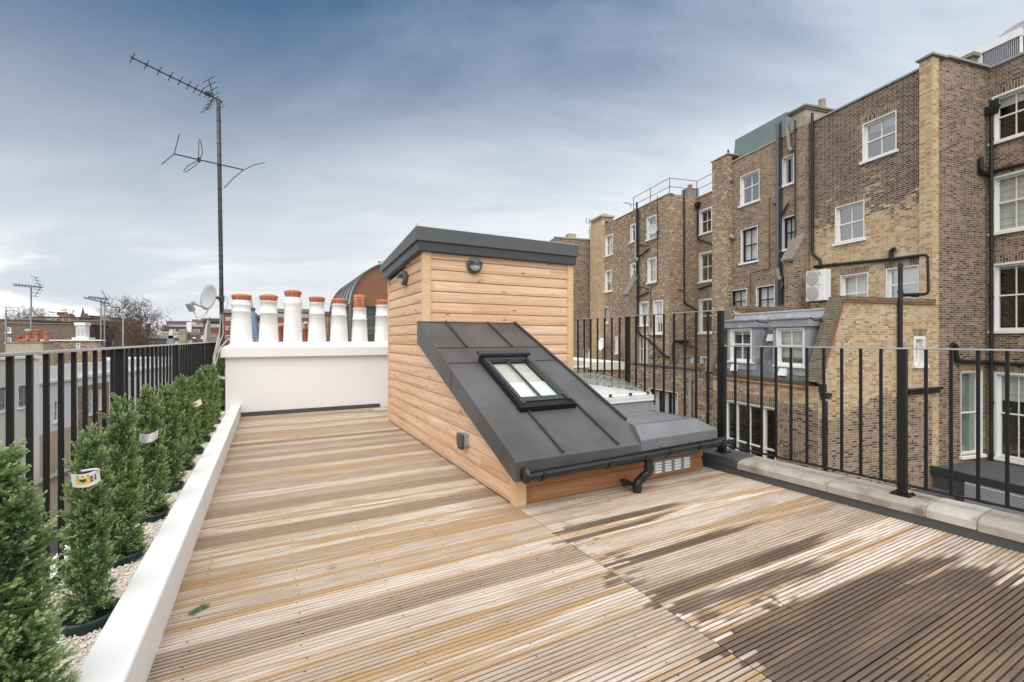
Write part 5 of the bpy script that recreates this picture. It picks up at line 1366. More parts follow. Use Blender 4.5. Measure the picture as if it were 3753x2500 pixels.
dormer(2676, 2755, 1205, 1322, dict(mid=.52, blind=.15)); dormer(2845, 2948, 1202, 1337, dict(mid=.52, blind=.96))
mb = MB()
for (u, v) in ((2813, 1252), (2708, 1360), (2888, 1378)):
    c = Vector((nm0 + .25, *G.onx(u, v, nm0 + .25))); z = min(max(c.z, zm0 + .05), zm1); c.x = nm0 + (z - zm0) * (nm1 - nm0) / (zm1 - zm0) - .02; c.z = z
    mb.prism([(0, 0), (-.10, .02), (-.02, .26), (.06, .26)], lambda p, q_, s: (c.x + p, c.y + s, c.z + q_), -.14, .14)
mb.build('roof_vent', M['white_stone'], wg)
pipeT(wg, tB - .09, [(3300, 966), (3300, 1800)], .062)
pipeT(wg, tB - .10, [(3325, 1432), (3440, 1424), (3452, 1422)], .06); pipeT(wg, tB - .10, [(3327, 1442), (3442, 1434)], .05)
dp = pipeT(wg, tB - .09, [(3027, 1470), (3027, 1800)], .05)
hx, hz2 = G.ony(3025, 1460, tB - .1)
mb = MB(); mb.prism([(-.07, 0), (.07, 0), (.13, .16), (-.13, .16)], lambda a, b, c: (hx + a, tB - .10 + c, hz2 + b), -.12, .08); mb.box(hx - .16, hx - .02, tB - .16, tB - .01, hz2 + .2, hz2 + .42); mb.build('hopper_head', M['pipe_iron'], dp)
MB().fbox(fx(nW), *[rectN(2895, 2912, 1494, 1512, nW)[k] for k in range(4)], -.012, .0).build('air_brick', M['brick_return'], wg)

# ---- dark flat roofed extension at lower right
ex = thing('flat_roof_extension', 'dark grey flat roofed extension with pale louvre grille, below the corner house', 'extension', (nB + 1, 8, ZG), fr=G)
zx = -2.86; ne = 17.5
MB().box(ne, nA - .02, 3.0, tB - .08, ZG, zx - .08).build('wall', M['zinc_mid'], ex); MB().box(ne - .04, nA - .01, 3.0, tB - .03, zx - .078, zx).build('roof', M['felt'], ex)
MB().box(ne - .06, ne + .02, 3.0, tB - .03, zx - .20, zx + .03).build('roof_edge', M['zinc_dark'], ex)
q = rectN(3539, 3790, 1763, 1850, ne); mb = MB(); fl_ = fx(ne)
mb.fbox(fl_, q[0], q[1], q[3] - 1.4, q[3], -.03, -.004)
for k in range(24): z = q[3] - .05 - k * .055; mb.prism([(0, z), (-.045, z - .02), (-.045, z - .026), (0, z - .012)], lambda p, r_, c: (ne - .03 + p, c, r_), q[0] + .03, q[1])
mb.build('louvre_grille', M['dish_grey'], ex)
MB().box(16.2, ne - .05, 9.6, tB - .1, ZG, -3.5).build('low_box', M['felt'], ex)

# ---- house C, between two piers
hC = thing('terrace_house', 'dark brick house with grey rendered roof box and many pipes, third from the right', 'house', (nB + 2, 17.5, ZG), 'brick terrace houses on the right', G)
f = fx(nB)
wC = [(rectN(2712.6, 2783.4, 648.5, 756, nB), dict(glass='glass_sky', arch=.28, mid=.56)), (rectN(2714.6, 2777, 843.4, 966, nB), dict(sash='pipe_iron', curtain=.9, arch=.28)),
      (rectN(2865.7, 2909.7, 581.5, 683, nB), dict(cols=1, arch=0, glass='glass_sky', mid=0)), (rectN(2865.7, 2916, 800, 916, nB), dict(sash='pipe_iron', curtain=1, arch=.24, cols=2)),
      (rectN(2676, 2737.6, 1065, 1150, nB), dict(sash='pipe_iron', curtain=1., arch=.26)), (rectN(2770.7, 2839.6, 1052, 1150, nB), dict(sash='pipe_iron', curtain=1., arch=.26))]
mb = MB(); pane_wall(mb, f, tBC, tCD, ZG, 10.40, [q for q, _ in wC])
mb.face([(nB, tCD, ZG), (nB + 8, tCD, ZG), (nB + 8, tCD, 10.3), (nB, tCD, 10.4)]); mb.build('wall', M['brick_mid'], hC)
for q, kw in wC: window(hC, f, *q, **kw)
MB().box(nB + .3, nB + 8, tBC, tCD, 10.05, 10.15).build('roof', M['felt'], hC)
coping(hC, nB - .05, nB + .35, tBC + .68, tCD - .62, 10.402, .07, 'stucco')
t0c, _ = G.onx(2922, 700, nB - .25)
MB().box(nB - .25, nB - .002, tBC + .02, t0c, ZG, 10.42).build('pier', M['brick_mid'], hC)
pz = MB().box(nB - .22, nB + 1.7, tBC + .03, tBC + .70, 10.43, 11.12).build('chimney', M['stucco'], hC)
mb = MB(); mb.box(nB - .36, nB + 1.84, tBC - .1, tBC + .86, 11.122, 11.22); mb.box(nB - .30, nB + 1.78, tBC - .04, tBC + .8, 11.05, 11.12); mb.build('chimney_cap', M['cement'], pz, bevel=.03)
MB().lathe([(.16, 0), (.13, .55), (.15, .58), (.12, .58), (.001, .5)], (nB + 1.1, tBC + .35, 11.22), 14).build('chimney_pot', M['pipe_pale'], pz)
c0t, _ = G.onx(2668, 900, nB - .28); 
mb = MB(); mb.box(nB - .28, nB - .002, c0t, tCD + .0, ZG, 10.80); mb.box(nB - .0, nB + 2.1, tCD - .30, tCD, 10.3, 10.80); mb.build('pier', M['brick_tan'], hC)
coping(hC, nB - .34, nB + 2.1, c0t - .06, tCD + .06, 10.802, .06, 'stucco')
zr = rectN(2690, 2848, 548, 590, nB + .5)
mb = MB(); mb.prism([(nB + .32, 10.3), (nB + .45, 11.75), (nB + 2.8, 11.8), (nB + 2.8, 10.3)], lambda p, q, c: (p, c, q), tBC + 1.55, tCD - .85); mb.build('roof_box', M['render_grey'], hC)
stb, _ = G.onx(2930, 900, nB - .6)
mb = MB(); P = [(nB - .26, ZG), (nB - .86, ZG), (nB - .86, 4.70), (nB - .26, 5.62)]; mb.prism(P, lambda p, q, c: (p, c, q), tBC + .04, tBC + .48); mb.build('party_wall_stub', M['brick_mid'], hC)
mb = MB(); mb.prism([(nB - .95, 4.60), (nB - .26, 5.64), (nB - .26, 5.80), (nB - .99, 4.70)], lambda p, q, c: (p, c, q), tBC - .02, tBC + .56); mb.build('stub_coping', M['stone_dark'], hC)
n_ = nB - .10
pipeN(hC, n_, [(2850, 455), (2850, 1115)], .075, 'pipe_grey'); pipeN(hC, n_, [(2861, 448), (2861, 1000), (2875, 1040), (2866, 1060), (2866, 1115)], .045, 'pipe_white' if False else 'pipe_iron')
pipeN(hC, nB - .33, [(2914, 440), (2914, 870)], .028, 'pipe_iron', joints=False); pipeN(hC, n_, [(2885, 462), (2893, 545), (2903, 553)], .09, 'pipe_pale', 'flue')
pipeN(hC, n_, [(2850, 985), (2856, 1020), (2866, 1025)], .10, 'pipe_pale', 'flue'); pipeN(hC, n_, [(2669, 550), (2669, 1125)], .05)
pipeN(hC, n_ - .04, [(2669, 600), (2671, 655), (2681, 662)], .08, 'pipe_pale', 'flue'); pipeN(hC, n_ - .04, [(2667, 815), (2668, 862), (2690, 872)], .085, 'pipe_pale', 'flue')
pipeN(hC, n_, [(2820, 724), (2820, 988), (2750, 1000), (2750, 1110)], .022, 'pipe_rust', 'gas_pipe', False)
pipeN(hC, n_, [(2861, 795), (2890, 745)], .04, joints=False); pipeN(hC, n_, [(2850, 750), (2836, 749)], .06, joints=False)
# ---- wing of C / D: flat roofed brick outshut with curtained window
wq = thing('rear_wing', 'flat roofed brick wing with curtained window, between the tall railing bars', 'house', (15, 18, ZG), fr=G)
n2 = 13.0; q = rectN(2377, 2484, 1420, 1540, n2); f = fx(n2)
mb = MB(); pane_wall(mb, f, tW1 + .02, 21.2, ZG, -.02, [q]); mb.face([(n2, 21.2, ZG), (nB, 21.2, ZG), (nB, 21.2, -.02), (n2, 21.2, -.02)]); mb.build('wall', M['brick_tan'], wq)
window(wq, f, *q, cols=1, mull=(.33, .66), mid=0, sill=False, curtain=1., arch=.34, sash='pipe_iron')
MB().box(n2 + .25, nB, tW1 + .02, 21.2, -.35, -.25).build('flat_roof', M['felt'], wq); coping(wq, n2 - .05, n2 + .3, tW1 + .5, 21.2, -.018, .09, 'zinc_mid')
a0, _ = G.onx(2586, 1400, n2 - .3); a1, _ = G.onx(2556, 1400, n2 - .3); MB().box(n2 - .3, n2 - .002, a0, a1, ZG, .05).build('pier', M['brick_tan'], wq); MB().box(n2 - .33, n2 + .3, a0 - .5, a1 + .03, .052, .16).build('pier_coping', M['brick_coping'], wq)
pipeN(wq, n2 - .08, [(2529, 1388), (2529, 1560)], .075, 'pipe_pale', 'flue')

# ---- house D, set back beside C
hD = thing('terrace_house', 'narrow set back brick house with three white sash windows in a column', 'house', (nD + 2, 22, ZG), 'brick terrace houses on the right', G)
f = fx(nD)
wD = [(rectN(2561.6, 2610, 774, 861, nD), dict(arch=.26)), (rectN(2561.6, 2614, 930, 1034.6, nD), dict(arch=.26)), (rectN(2561.6, 2612.6, 1098, 1220, nD), dict(arch=.26)), (rectN(2566, 2600, 1306, 1380, nD), dict(arch=.2, curtain=1))]
mb = MB(); pane_wall(mb, f, tCD, tDE, ZG, 10.30, [q for q, _ in wD]); mb.build('wall', M['brick_mid'], hD)
for q, kw in wD: window(hD, f, *q, lin=.08, **kw)
MB().box(nD + .3, nD + 8, tCD, tDE, 10.0, 10.1).build('roof', M['felt'], hD); coping(hD, nD - .05, nD + .3, tCD + .01, tDE - .05, 10.302, .07, 'stucco')
dp = pipeN(hD, nD - .1, [(2557, 760), (2557, 876), (2612, 897), (2619, 905), (2619, 1040), (2560, 1060)], .05)
c = Vector((nD - .1, *G.onx(2557, 755, nD - .1))); mb = MB(); mb.prism([(-.1, -.1), (.1, -.1), (.18, .2), (-.18, .2)], lambda a, b, d: (c.x + d, c.y + a, c.z + b), -.12, .1); mb.build('hopper_head', M['pipe_iron'], dp)

# ---- house E, long projecting house with roof railing
hE = thing('terrace_house', 'projecting brick house with black guard rails on its roof, left part of the row', 'house', (nB + 2, 29, ZG), 'brick terrace houses on the right', G)
f = fx(nB)
wE = [(rectN(2370, 2406, 800, 881, nB), dict(glass='glass_sky')), (rectN(2373, 2406, 950, 1037, nB), dict(glass='glass_sky')), (rectN(2310, 2330, 825.5, 889, nB), dict(cols=1, mid=.7)), (rectN(2311, 2331, 968, 1037, nB), dict(cols=1, mid=.7)),
      (rectN(2218, 2245, 866, 940, nB), dict(curtain=1)), (rectN(2217, 2243, 994, 1070, nB), dict(curtain=.6)), (rectN(2203.5, 2229, 1126, 1184, nB), dict(curtain=1)), (rectN(2395, 2430, 1103, 1222, nB), dict(glass='glass_sky', curtain=1)),
      (rectN(2343, 2376, 1108.5, 1193, nB), dict(curtain=1)), (rectN(2311, 2330, 1110, 1200, nB), dict(cols=1)), (rectN(2319, 2373, 1223, 1332, nB), dict(mull=(.36, .64), arch=0)), (rectN(2255, 2265, 1233, 1294, nB), dict(cols=1))]
mb = MB(); pane_wall(mb, f, tDE, tEF, ZG, 10.40, [q for q, _ in wE])
qe = rectT(2492, 2542, 1305, 1400, tDE)
pane_wall(mb, fy(tDE), nB, nD, ZG, 10.40, [qe])
mb.face([(nB, tEF, ZG), (nB + 6, tEF, ZG), (nB + 6, tEF, 10.4), (nB, tEF, 10.4)]); mb.face([(nD, tDE, ZG), (nB + 6, tDE, ZG), (nB + 6, tDE, 10.4), (nD, tDE, 10.4)])
mb.build('wall', M['brick_tan'], hE)
for q, kw in wE: window(hE, f, *q, **{**dict(arch=.22, lin=.07), **kw})
window(hE, fy(tDE), *qe, curtain=1, sill=False)
MB().box(nB + .3, nB + 6, tDE + .02, tEF, 10.0, 10.1).build('roof', M['felt'], hE); coping(hE, nB - .05, nB + .3, tDE - .05, tEF, 10.402, .06, 'stucco')
e1, _ = G.onx(2205, 900, nB - .3); MB().box(nB - .3, nB - .002, e1, tEF + .1, ZG, 10.75).build('pier', M['brick_pale'], hE)
mb = MB(); mb.box(nB - .25, nB + .8, e1 + .1, tEF, 10.752, 11.1); pc = mb.build('chimney', M['brick_mid'], hE); mb = MB(); mb.box(nB - .33, nB + .9, e1 + .02, tEF + .08, 11.102, 11.25); mb.box(nB + .0, nB + .4, e1 + .25, tEF - .25, 11.252, 11.42); mb.build('chimney_cap', M['stucco'], pc)
s0, _ = G.onx(2303, 1060, nB - .8); s1, _ = G.onx(2288, 1060, nB - .8)
mb = MB(); mb.prism([(nB - .002, ZG), (nB - .78, ZG), (nB - .78, 4.45), (nB - .002, 5.7)], lambda p, q, c: (p, c, q), s0, s1 + .1); mb.build('party_wall_stub', M['brick_mid'], hE)
mb = MB(); mb.prism([(nB - .87, 4.36), (nB, 5.74), (nB, 5.90), (nB - .91, 4.46)], lambda p, q, c: (p, c, q), s0 - .06, s1 + .16); mb.build('stub_coping', M['stone_dark'], hE)
pipeN(hE, nB - .1, [(2334, 742), (2334, 1212), (2352, 1232), (2372, 1242), (2440, 1308), (2453, 1310)], .07); pipeN(hE, nB - .1, [(2341, 770), (2341, 1205)], .035)
pipeN(hE, nB - .12, [(2331, 865), (2331, 948), (2338, 955)], .10, 'pipe_pale', 'flue')
pipeN(hE, nB - .1, [(2339, 942), (2350, 935), (2378, 912)], .05, joints=False); pipeN(hE, nB - .1, [(2337, 898), (2376, 900)], .03, joints=False); pipeN(hE, nB - .1, [(2335, 1090), (2377, 1072)], .05, joints=False); pipeN(hE, nB - .1, [(2336, 1048), (2377, 1060)], .03, joints=False)
pipeN(hE, nB - .06, [(2409, 715), (2409, 1042), (2385, 1048), (2385, 1200)], .02, joints=False); pipeN(hE, nB - .06, [(2301, 1250), (2301, 1075), (2320, 1070)], .025, joints=False)
pipeT(hE, tDE - .1, [(2508, 694), (2508, 1110), (2556, 1138)], .05); pipeT(hE, tDE - .1, [(2508, 1062), (2480, 1063)], .025, joints=False)
pipeT(hE, tDE - .1, [(2468, 1320), (2468, 1255), (2474, 1250), (2522, 1252)], .07); pipeT(hE, tDE - .1, [(2490, 1254), (2590, 1290)], .03, joints=False); pipeN(hE, nB - .1, [(2372, 1228), (2400, 1236), (2430, 1234)], .03, joints=False)
# roof guard rail
gr = thing('guard_rail', 'thin black guard rail running round the roof of the projecting house', 'railing', (nB + 1, 27, 10.4), fr=G)
mb = MB(); zt = 10.40
P = [Vector((nB + .25, *G.onx(2322, 733, nB + .25)[:1], 0)), Vector((nB + .25, tDE + .3, 0)), Vector((nD + .2, tDE + .3, 0)), Vector((nD + .2, tCD + .5, 0))]
for h in (.58, 1.12): mb.tube([p + Vector((0, 0, zt + h)) for p in P], .018, 6, smooth=False)
gm = mb.build('rail', M['black_metal'], gr)
for a, b in zip(P[:-1], P[1:]):
    k = max(1, round((b - a).length / 2.2))
    for i in range(k): p = a.lerp(b, i / k); MB().tube([p + Vector((0, 0, zt - .02)), p + Vector((0, 0, zt + 1.12))], .02, 6).build('upright', M['black_metal'], gr)
x, z = G.ony(2531, 745, tDE + .8); t = thing('roof_chimney', 'short cement chimney stub with broken red pot on the projecting house roof', 'chimney', (x, tDE + .8, 10.1), fr=G)
MB().box(x - .42, x + .42, tDE + .5, tDE + 1.2, 10.1, 11.15).build('stack', M['cement'], t, bevel=.03); MB().lathe([(.15, 0), (.14, .24), (.18, .28), (.12, .3), (.001, .2)], (x, tDE + .85, 11.15), 14).build('pot', M['terracotta'], t)
x, z = G.ony(2309, 780, 31.5); t = thing('roof_chimney', 'cement chimney with one pale and one red pot, left on the projecting house roof', 'chimney', (x, 31.5, 10.0), fr=G)
MB().box(x - .5, x + .5, 31.2, 32.1, 10.0, 11.0).build('stack', M['cement'], t, bevel=.03); MB().lathe([(.17, 0), (.14, .6), (.17, .64), (.1, .64)], (x + .55, 31.6, 11.0), 14).build('pot', M['clay_cream'], t); MB().lathe([(.14, 0), (.13, .3), (.1, .3)], (x + .15, 31.6, 11.0), 14).build('pot', M['terracotta'], t)
MB().box(nB + .5, nB + 1.6, 25.2, 28.6, 10.1, 10.62).build('roof_hatch', M['felt_grey'], hE)
b = Vector((*[0, 0], 0))
b = Vector(G.at(2285, 742, 33)); t = thing('roof_aerial', 'small horizontal aerial above the left end of the projecting house roof', 'aerial', (b.x, b.y, 11), fr=G)
mb = MB(); mb.tube([(b.x + .6, b.y, 10.9), (b.x + .6, b.y, b.z - .05)], .02, 5); mb.tube([b, (b.x + .75, b.y, b.z - .1)], .015, 5)
for k in range(5): mb.tube([(b.x + .1 + k * .13, b.y - .2, b.z - .02 * k), (b.x + .1 + k * .13, b.y + .2, b.z - .02 * k)], .01, 4)
mb.build('antenna', M['alu_dark'], t)

def wall_dish(label, n, u, v, rad, nrm, mat='dish_grey'):
    p = Vector((n, *G.onx(u, v, n))); t = thing('satellite_dish', label, 'satellite dish', p, 'satellite dishes on the brick terrace', G)
    mb = MB(); c, nn, uu, ss = dish_mesh(mb, p, nrm, rad, rad * .25); mb.build('reflector_bowl', M[mat], t, weld=True)
    MB().tube([p - nn * .1, p + Vector((n - p.x + .5, -.1, -.2)), p + Vector((.6, -.1, -.35))], .02, 6).build('bracket', M['black_plastic'], t)
    MB().tube([p - uu * rad * .8, p + nn * rad * 1.1 - uu * rad * .5], .014, 5).build('receiver_arm', M['black_plastic'], t)
wall_dish('grey satellite dish in front of the top sash window of the projecting house', nB - .45, 2389, 841, .36, (-.9, -.75, .25))
wall_dish('white satellite dish low on the yellow pier, seen through the tall railing', nB - .7, 2202, 1262, .52, (-1., -.02, .2), 'white_stone')
wall_dish('grey satellite dish seen from behind between the tall railing bars, by the rising pipe', nB - .4, 2393, 1300, .34, (-.2, .8, .45))
# ---- house F, closing the row behind the stair enclosure
hF = thing('terrace_house', 'plain dark brick end wall just right of the stair enclosure roof', 'house', (13, 38, ZG), 'brick terrace houses on the right', G)
tF = 35.2; zF = G.ony(2150, 880, tF)[1]
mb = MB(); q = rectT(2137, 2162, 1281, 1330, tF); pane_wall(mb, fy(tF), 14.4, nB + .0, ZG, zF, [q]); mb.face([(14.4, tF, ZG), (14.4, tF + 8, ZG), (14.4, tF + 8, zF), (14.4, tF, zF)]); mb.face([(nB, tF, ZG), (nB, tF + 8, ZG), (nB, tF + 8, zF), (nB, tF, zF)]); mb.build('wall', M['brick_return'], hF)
window(hF, fy(tF), *q, cols=2, mid=0, curtain=1, sill=False)
MB().box(14.4, nB, tF + .3, tF + 8, zF - .4, zF - .3).build('roof', M['felt'], hF); coping(hF, 14.4, nB, tF - .06, tF + .3, zF, .12, 'stucco')
x, z = G.ony(2093, 880, tF + .5); MB().box(x - .3, x + .4, tF + .35, tF + 1.0, zF - .3, zF + .55).build('chimney', M['stucco'], hF)
x, z = G.ony(2161, 885, tF + .6); b = Vector((x, tF + .6, zF - .2)); t = thing('roof_aerial', 'spindly roof aerial on the dark end wall left of the projecting house', 'aerial', b, fr=G)
mb = MB(); mb.tube([b, b + Vector((0, 0, 2.2))], .02, 5)
for k, (h, w) in enumerate([(2.1, .35), (1.9, .5), (1.75, .3), (1.1, .25), (.9, .25)]): mb.tube([b + Vector((-w, 0, h + .1)), b + Vector((w, .1, h))], .015, 4)
for k in (-.35, .2, .4): mb.tube([b + Vector((k, 0, 1.75)), b + Vector((k, 0, 2.3))], .013, 4)
mb.build('antenna', M['alu_dark'], t)
# low roofs below them
lw = thing('low_outbuilding', 'low brick outbuilding with white flat roof edge, behind the tall railing', 'outbuilding', (14.5, 30, ZG), fr=G)
MB().box(13.5, 15.4, 26.1, 35, ZG, -.66).build('wall', M['brick_tan'], lw); MB().box(13.4, 15.5, 26.0, 35, -.658, -.17).build('roof_edge', M['cream_wall'], lw); MB().box(13.55, 15.4, 26.2, 35, -.172, -.15).build('roof', M['white_stone'], lw)
lw = thing('low_outbuilding', 'low mossy flat roof beneath the white edged roof, left of the french windows', 'outbuilding', (15.5, 23.5, ZG), fr=G)
MB().box(13.6, 17.6, 21.4, 25.9, ZG, -1.3).build('wall', M['cream_wall'], lw); MB().box(13.5, 17.6, 21.3, 25.95, -1.298, -1.18).build('roof', M['moss'], lw)
lw = thing('garden_wall', 'brick garden wall below the white flat roof, beside the stair enclosure post', 'wall', (10, 29, ZG), fr=G)
MB().box(6.0, 13.38, 27.0, 27.35, ZG, -.55).build('wall', M['brick_tan'], lw); MB().box(5.9, 13.39, 26.95, 27.4, -.548, -.46).build('coping', M['white_stone'], lw)
# ================================================================ street and far roofs on the left
ZS = -9.0
g = MB().face([(-600, -600, ZS - .05), (600, -600, ZS - .05), (600, 900, ZS - .05), (-600, 900, ZS - .05)]).build('ground', M['garden']); props(g, kind='structure')
g = MB().face([(-18.5, -60, ZS), (-7, -60, ZS), (-7, 140, ZS), (-18.5, 140, ZS)]).build('road', M['asphalt'], fr=G); props(g, kind='structure')
g = MB().box(-20, -18.5, -60, 140, ZS - .05, ZS + .12).build('pavement', M['cement'], fr=G); props(g, kind='structure')
g = MB().face([(5, -20, ZG + .0), (40, -20, ZG), (40, 60, ZG), (5, 60, ZG)]).build('yard', M['garden'], fr=G); props(g, kind='structure')

nS = -20.0
fS = fx(nS, -1)
def tS(u): return G.onx(u, 1300, nS)[0]
def zS(u, v): return G.onx(u, v, nS)[1]
def street_house(label, u0, u1, ztop, mat, wins, bands=(), t0=None, low=None):
    t0 = tS(u0) if t0 is None else t0; t1 = tS(u1)
    h = thing('street_house', label, 'house', (nS - 4, (t0 + t1) / 2, ZS), 'painted street houses below the left railing', G)
    mb = MB(); pane_wall(mb, fS, t0, t1, ZS if low is None else low[0], ztop, [q for q, _ in wins])
    for t in (t0, t1): mb.face([(nS, t, ZS), (nS - 9, t, ZS), (nS - 9, t, ztop - .1), (nS, t, ztop - .1)])
    mb.face([(nS - 9, t0, ZS), (nS - 9, t1, ZS), (nS - 9, t1, ztop - .1), (nS - 9, t0, ztop - .1)])
    mb.build('wall', M[mat], h)
    for q, kw in wins: window(h, fS, *q, **{**dict(arch=0, lin=.05, deep=.16), **kw})
    for (z0, z1, out, m_) in bands: MB().fbox(fS, t0 - .02, t1 + .02, z0, z1, -out, .02).build('cornice', M[m_], h, bevel=.02)
    if low: MB().fbox(fS, t0, t1, ZS, low[0] - .002, -.03, .05).build('base_wall', M[low[1]], h)
    MB().box(nS - 9, nS - .35, t0, t1, ztop - .55, ztop - .45).build('roof', M['felt'], h)
    return h
def rS(u0, u1, vt, vb): return rectN(u0, u1, vt, vb, nS)
zt = zS(30, 1312)
street_house('white painted brick house at the left edge, seen through the railing', 0, 126, zt, 'brick_white', [(rS(-20, 27, 1420, 1512), dict(sash='plastic_grey', curtain=1, cols=3, mid=.3, glass='glass_sky')), (rS(66, 106, 1412, 1496), dict(sash='plastic_grey', curtain=1, cols=3, mid=.3, glass='glass_sky')), (rS(-110, -70, 1427, 1525), dict(sash='plastic_dark', curtain=1))], [(zt - .10, zt + .05, .12, 'white_stone')], t0=12)
zt = zS(150, 1310); MBp = None
street_house('narrow white pilaster bay between the white and the lavender house', 126, 145, zt, 'white_stone', [], [(zt - .1, zt + .04, .1, 'white_stone')])
zb = zS(150, 1400)
street_house('lavender painted house with small white sash window and stone base', 145, 285, zS(150, 1347), 'lav_wall', [(rS(197, 217, 1471, 1548), dict(mid=.5, cols=2))], [(zb, zS(150, 1347) + .02, .06, 'white_stone'), (zb - .16, zb - .005, .22, 'cream_wall')], low=(zS(170, 1588), 'tan_wall'))
zt = zS(300, 1333)
street_house('brown brick house with white band and tall sash window, behind the third shrub', 285, 400, zt, 'brick_tan', [(rS(326, 342, 1432, 1520), dict()), (rS(362, 372, 1430, 1500), dict())], [(zS(300, 1415), zt + .02, .06, 'white_stone'), (zS(300, 1385), zS(300, 1372), .3, 'white_stone')])
zt = zS(420, 1322)
street_house('long pale stucco terrace further down the street, behind the railing bars', 400, 640, zt, 'white_stone', [(rS(430, 440, 1400, 1480), {}), (rS(470, 478, 1395, 1465), {}), (rS(505, 512, 1390, 1450), {}), (rS(545, 551, 1385, 1435), {})], [(zS(420, 1372), zS(420, 1362), .3, 'white_stone')])
# kerb of the front area wall
aw = thing('area_wall', 'tan brick front wall with coping along the street, below the lavender house', 'wall', (-16.9, 31, ZS), fr=G)

def face_box(name, label, cat, u0, u1, vtop, d, depth, mat, wins=(), group=None, zb=ZS, cap=None, cap_out=.12, cap_h=.18, roofm='felt', kwdef={}):
    t = d * G.yd((u0 + u1) / 2); n0, zt = G.ony(u0, vtop, t); n1, _ = G.ony(u1, vtop, t); zt = CAMH - (vtop - HZ) / FPX * d
    o = thing(name, label, cat, ((n0 + n1) / 2, t, zb), group, G); f = fy(t)
    ws = []
    for w in wins:
        na, za = G.ony(w[0], w[2], t); nb_, _ = G.ony(w[1], w[2], t); _, zc = G.ony(w[0], w[3], t)
        ws.append(((na, nb_, zc, za), w[4] if len(w) > 4 else {}))
    mb = MB(); pane_wall(mb, f, n0, n1, zb, zt, [q for q, _ in ws])
    mb.face([(n0, t, zb), (n0, t + depth, zb), (n0, t + depth, zt), (n0, t, zt)]); mb.face([(n1, t, zb), (n1, t + depth, zb), (n1, t + depth, zt), (n1, t, zt)]); mb.face([(n0, t + depth, zb), (n1, t + depth, zb), (n1, t + depth, zt), (n0, t + depth, zt)])
    mb.build('wall', M[mat], o); MB().box(n0, n1, t + .05, t + depth, zt - .3, zt - .2).build('roof', M[roofm], o)
    for q, kw in ws: window(o, f, *q, **{**dict(arch=0, lin=.06, sill=True, deep=.15), **kwdef, **kw})
    if cap: MB().box(n0 - cap_out, n1 + cap_out, t - cap_out, t + depth + cap_out, zt, zt + cap_h).build('coping', M[cap], o, bevel=.02)
    return o, t, n0, n1, zt
def on_t(u, v, t): n, z = G.ony(u, v, t); return Vector((n, t, z))

# rendered stack with four clay pots, close behind the white house
d = 33.; t = d * G.yd(90)
n0, n1 = G.ony(22, 1260, t)[0], G.ony(158, 1260, t)[0]; zt = on_t(90, 1258, t).z
ck = thing('chimney_stack', 'stained cement chimney stack with four orange clay pots above the left handrail', 'chimney stack', ((n0 + n1) / 2, t, -2), fr=G)
MB().box(n0, n1, t, t + 1.2, -2.5, zt).build('stack_body', M['stucco'], ck, bevel=.04); MB().box(n0 - .04, n1 + .08, t - .05, t + 1.25, zt + .002, zt + .10).build('stack_cap', M['cement'], ck, bevel=.04)
def clay(par, u, hw, vt, vb, t, mat, top=None, tt=.6):
    b = on_t(u, vb, t); k = (on_t(u + 1, vb, t) - b).length; h = (vb - vt) * k * .93; c = Vector((b.x, t + tt, b.z)); w = hw * k * .92
    p = MB().lathe([(w * .95, -.1), (w, h * .5), (w, h * .86), (w * 1.1, h * .88), (w * 1.1, h), (w * .8, h), (w * .8, h * .9)], c, 16, cap=False).build('pot', M[mat], par)
    if top == 'cap': MB().lathe([(w * 1.3, h + .04), (w * 1.5, h + .12), (w * 1.2, h + .2), (.001, h + .22)], c, 16).build('rain_cap', M['dish_grey'], p)
    if top == 'cowl': MB().tube([c + Vector((-.2, 0, h + .10)), c + Vector((.26, 0, h + .10))], w * .6, 10).build('cowl', M['terracotta_old'], p)
clay(ck, 49, 10, 1223, 1257, t, 'terracotta_old'); clay(ck, 83, 10.5, 1204, 1250, t, 'terracotta', 'cap'); clay(ck, 115, 10.5, 1205, 1250, t, 'terracotta', 'cowl'); clay(ck, 149, 10, 1203, 1250, t, 'terracotta')
mb = MB()
for u in (88, 125): p = on_t(u, 1249, t + .15); mb.tube([p + Vector((-.22, 0, .0)), p + Vector((.24, 0, .0))], .12, 10)
mb.build('half_round_tile', M['terracotta_old'], ck)
face_box('party_wall', 'low brick party wall with white coping, right of the four orange pots', 'wall', 158, 368, 1250, 36, .4, 'brick_tan', [(279, 294, 1257, 1285, dict(sill=False, curtain=1, cols=1, mid=0))], cap='white_stone', cap_h=.1)
o, t, n0, n1, zt = face_box('brick_house', 'brown brick house end with low pitched roof, behind the four orange pots', 'house', 20, 282, 1187, 52, 9, 'brick_far', [(20, 41, 1200, 1219), (20, 41, 1238, 1256)], cap='cement', cap_h=.08)
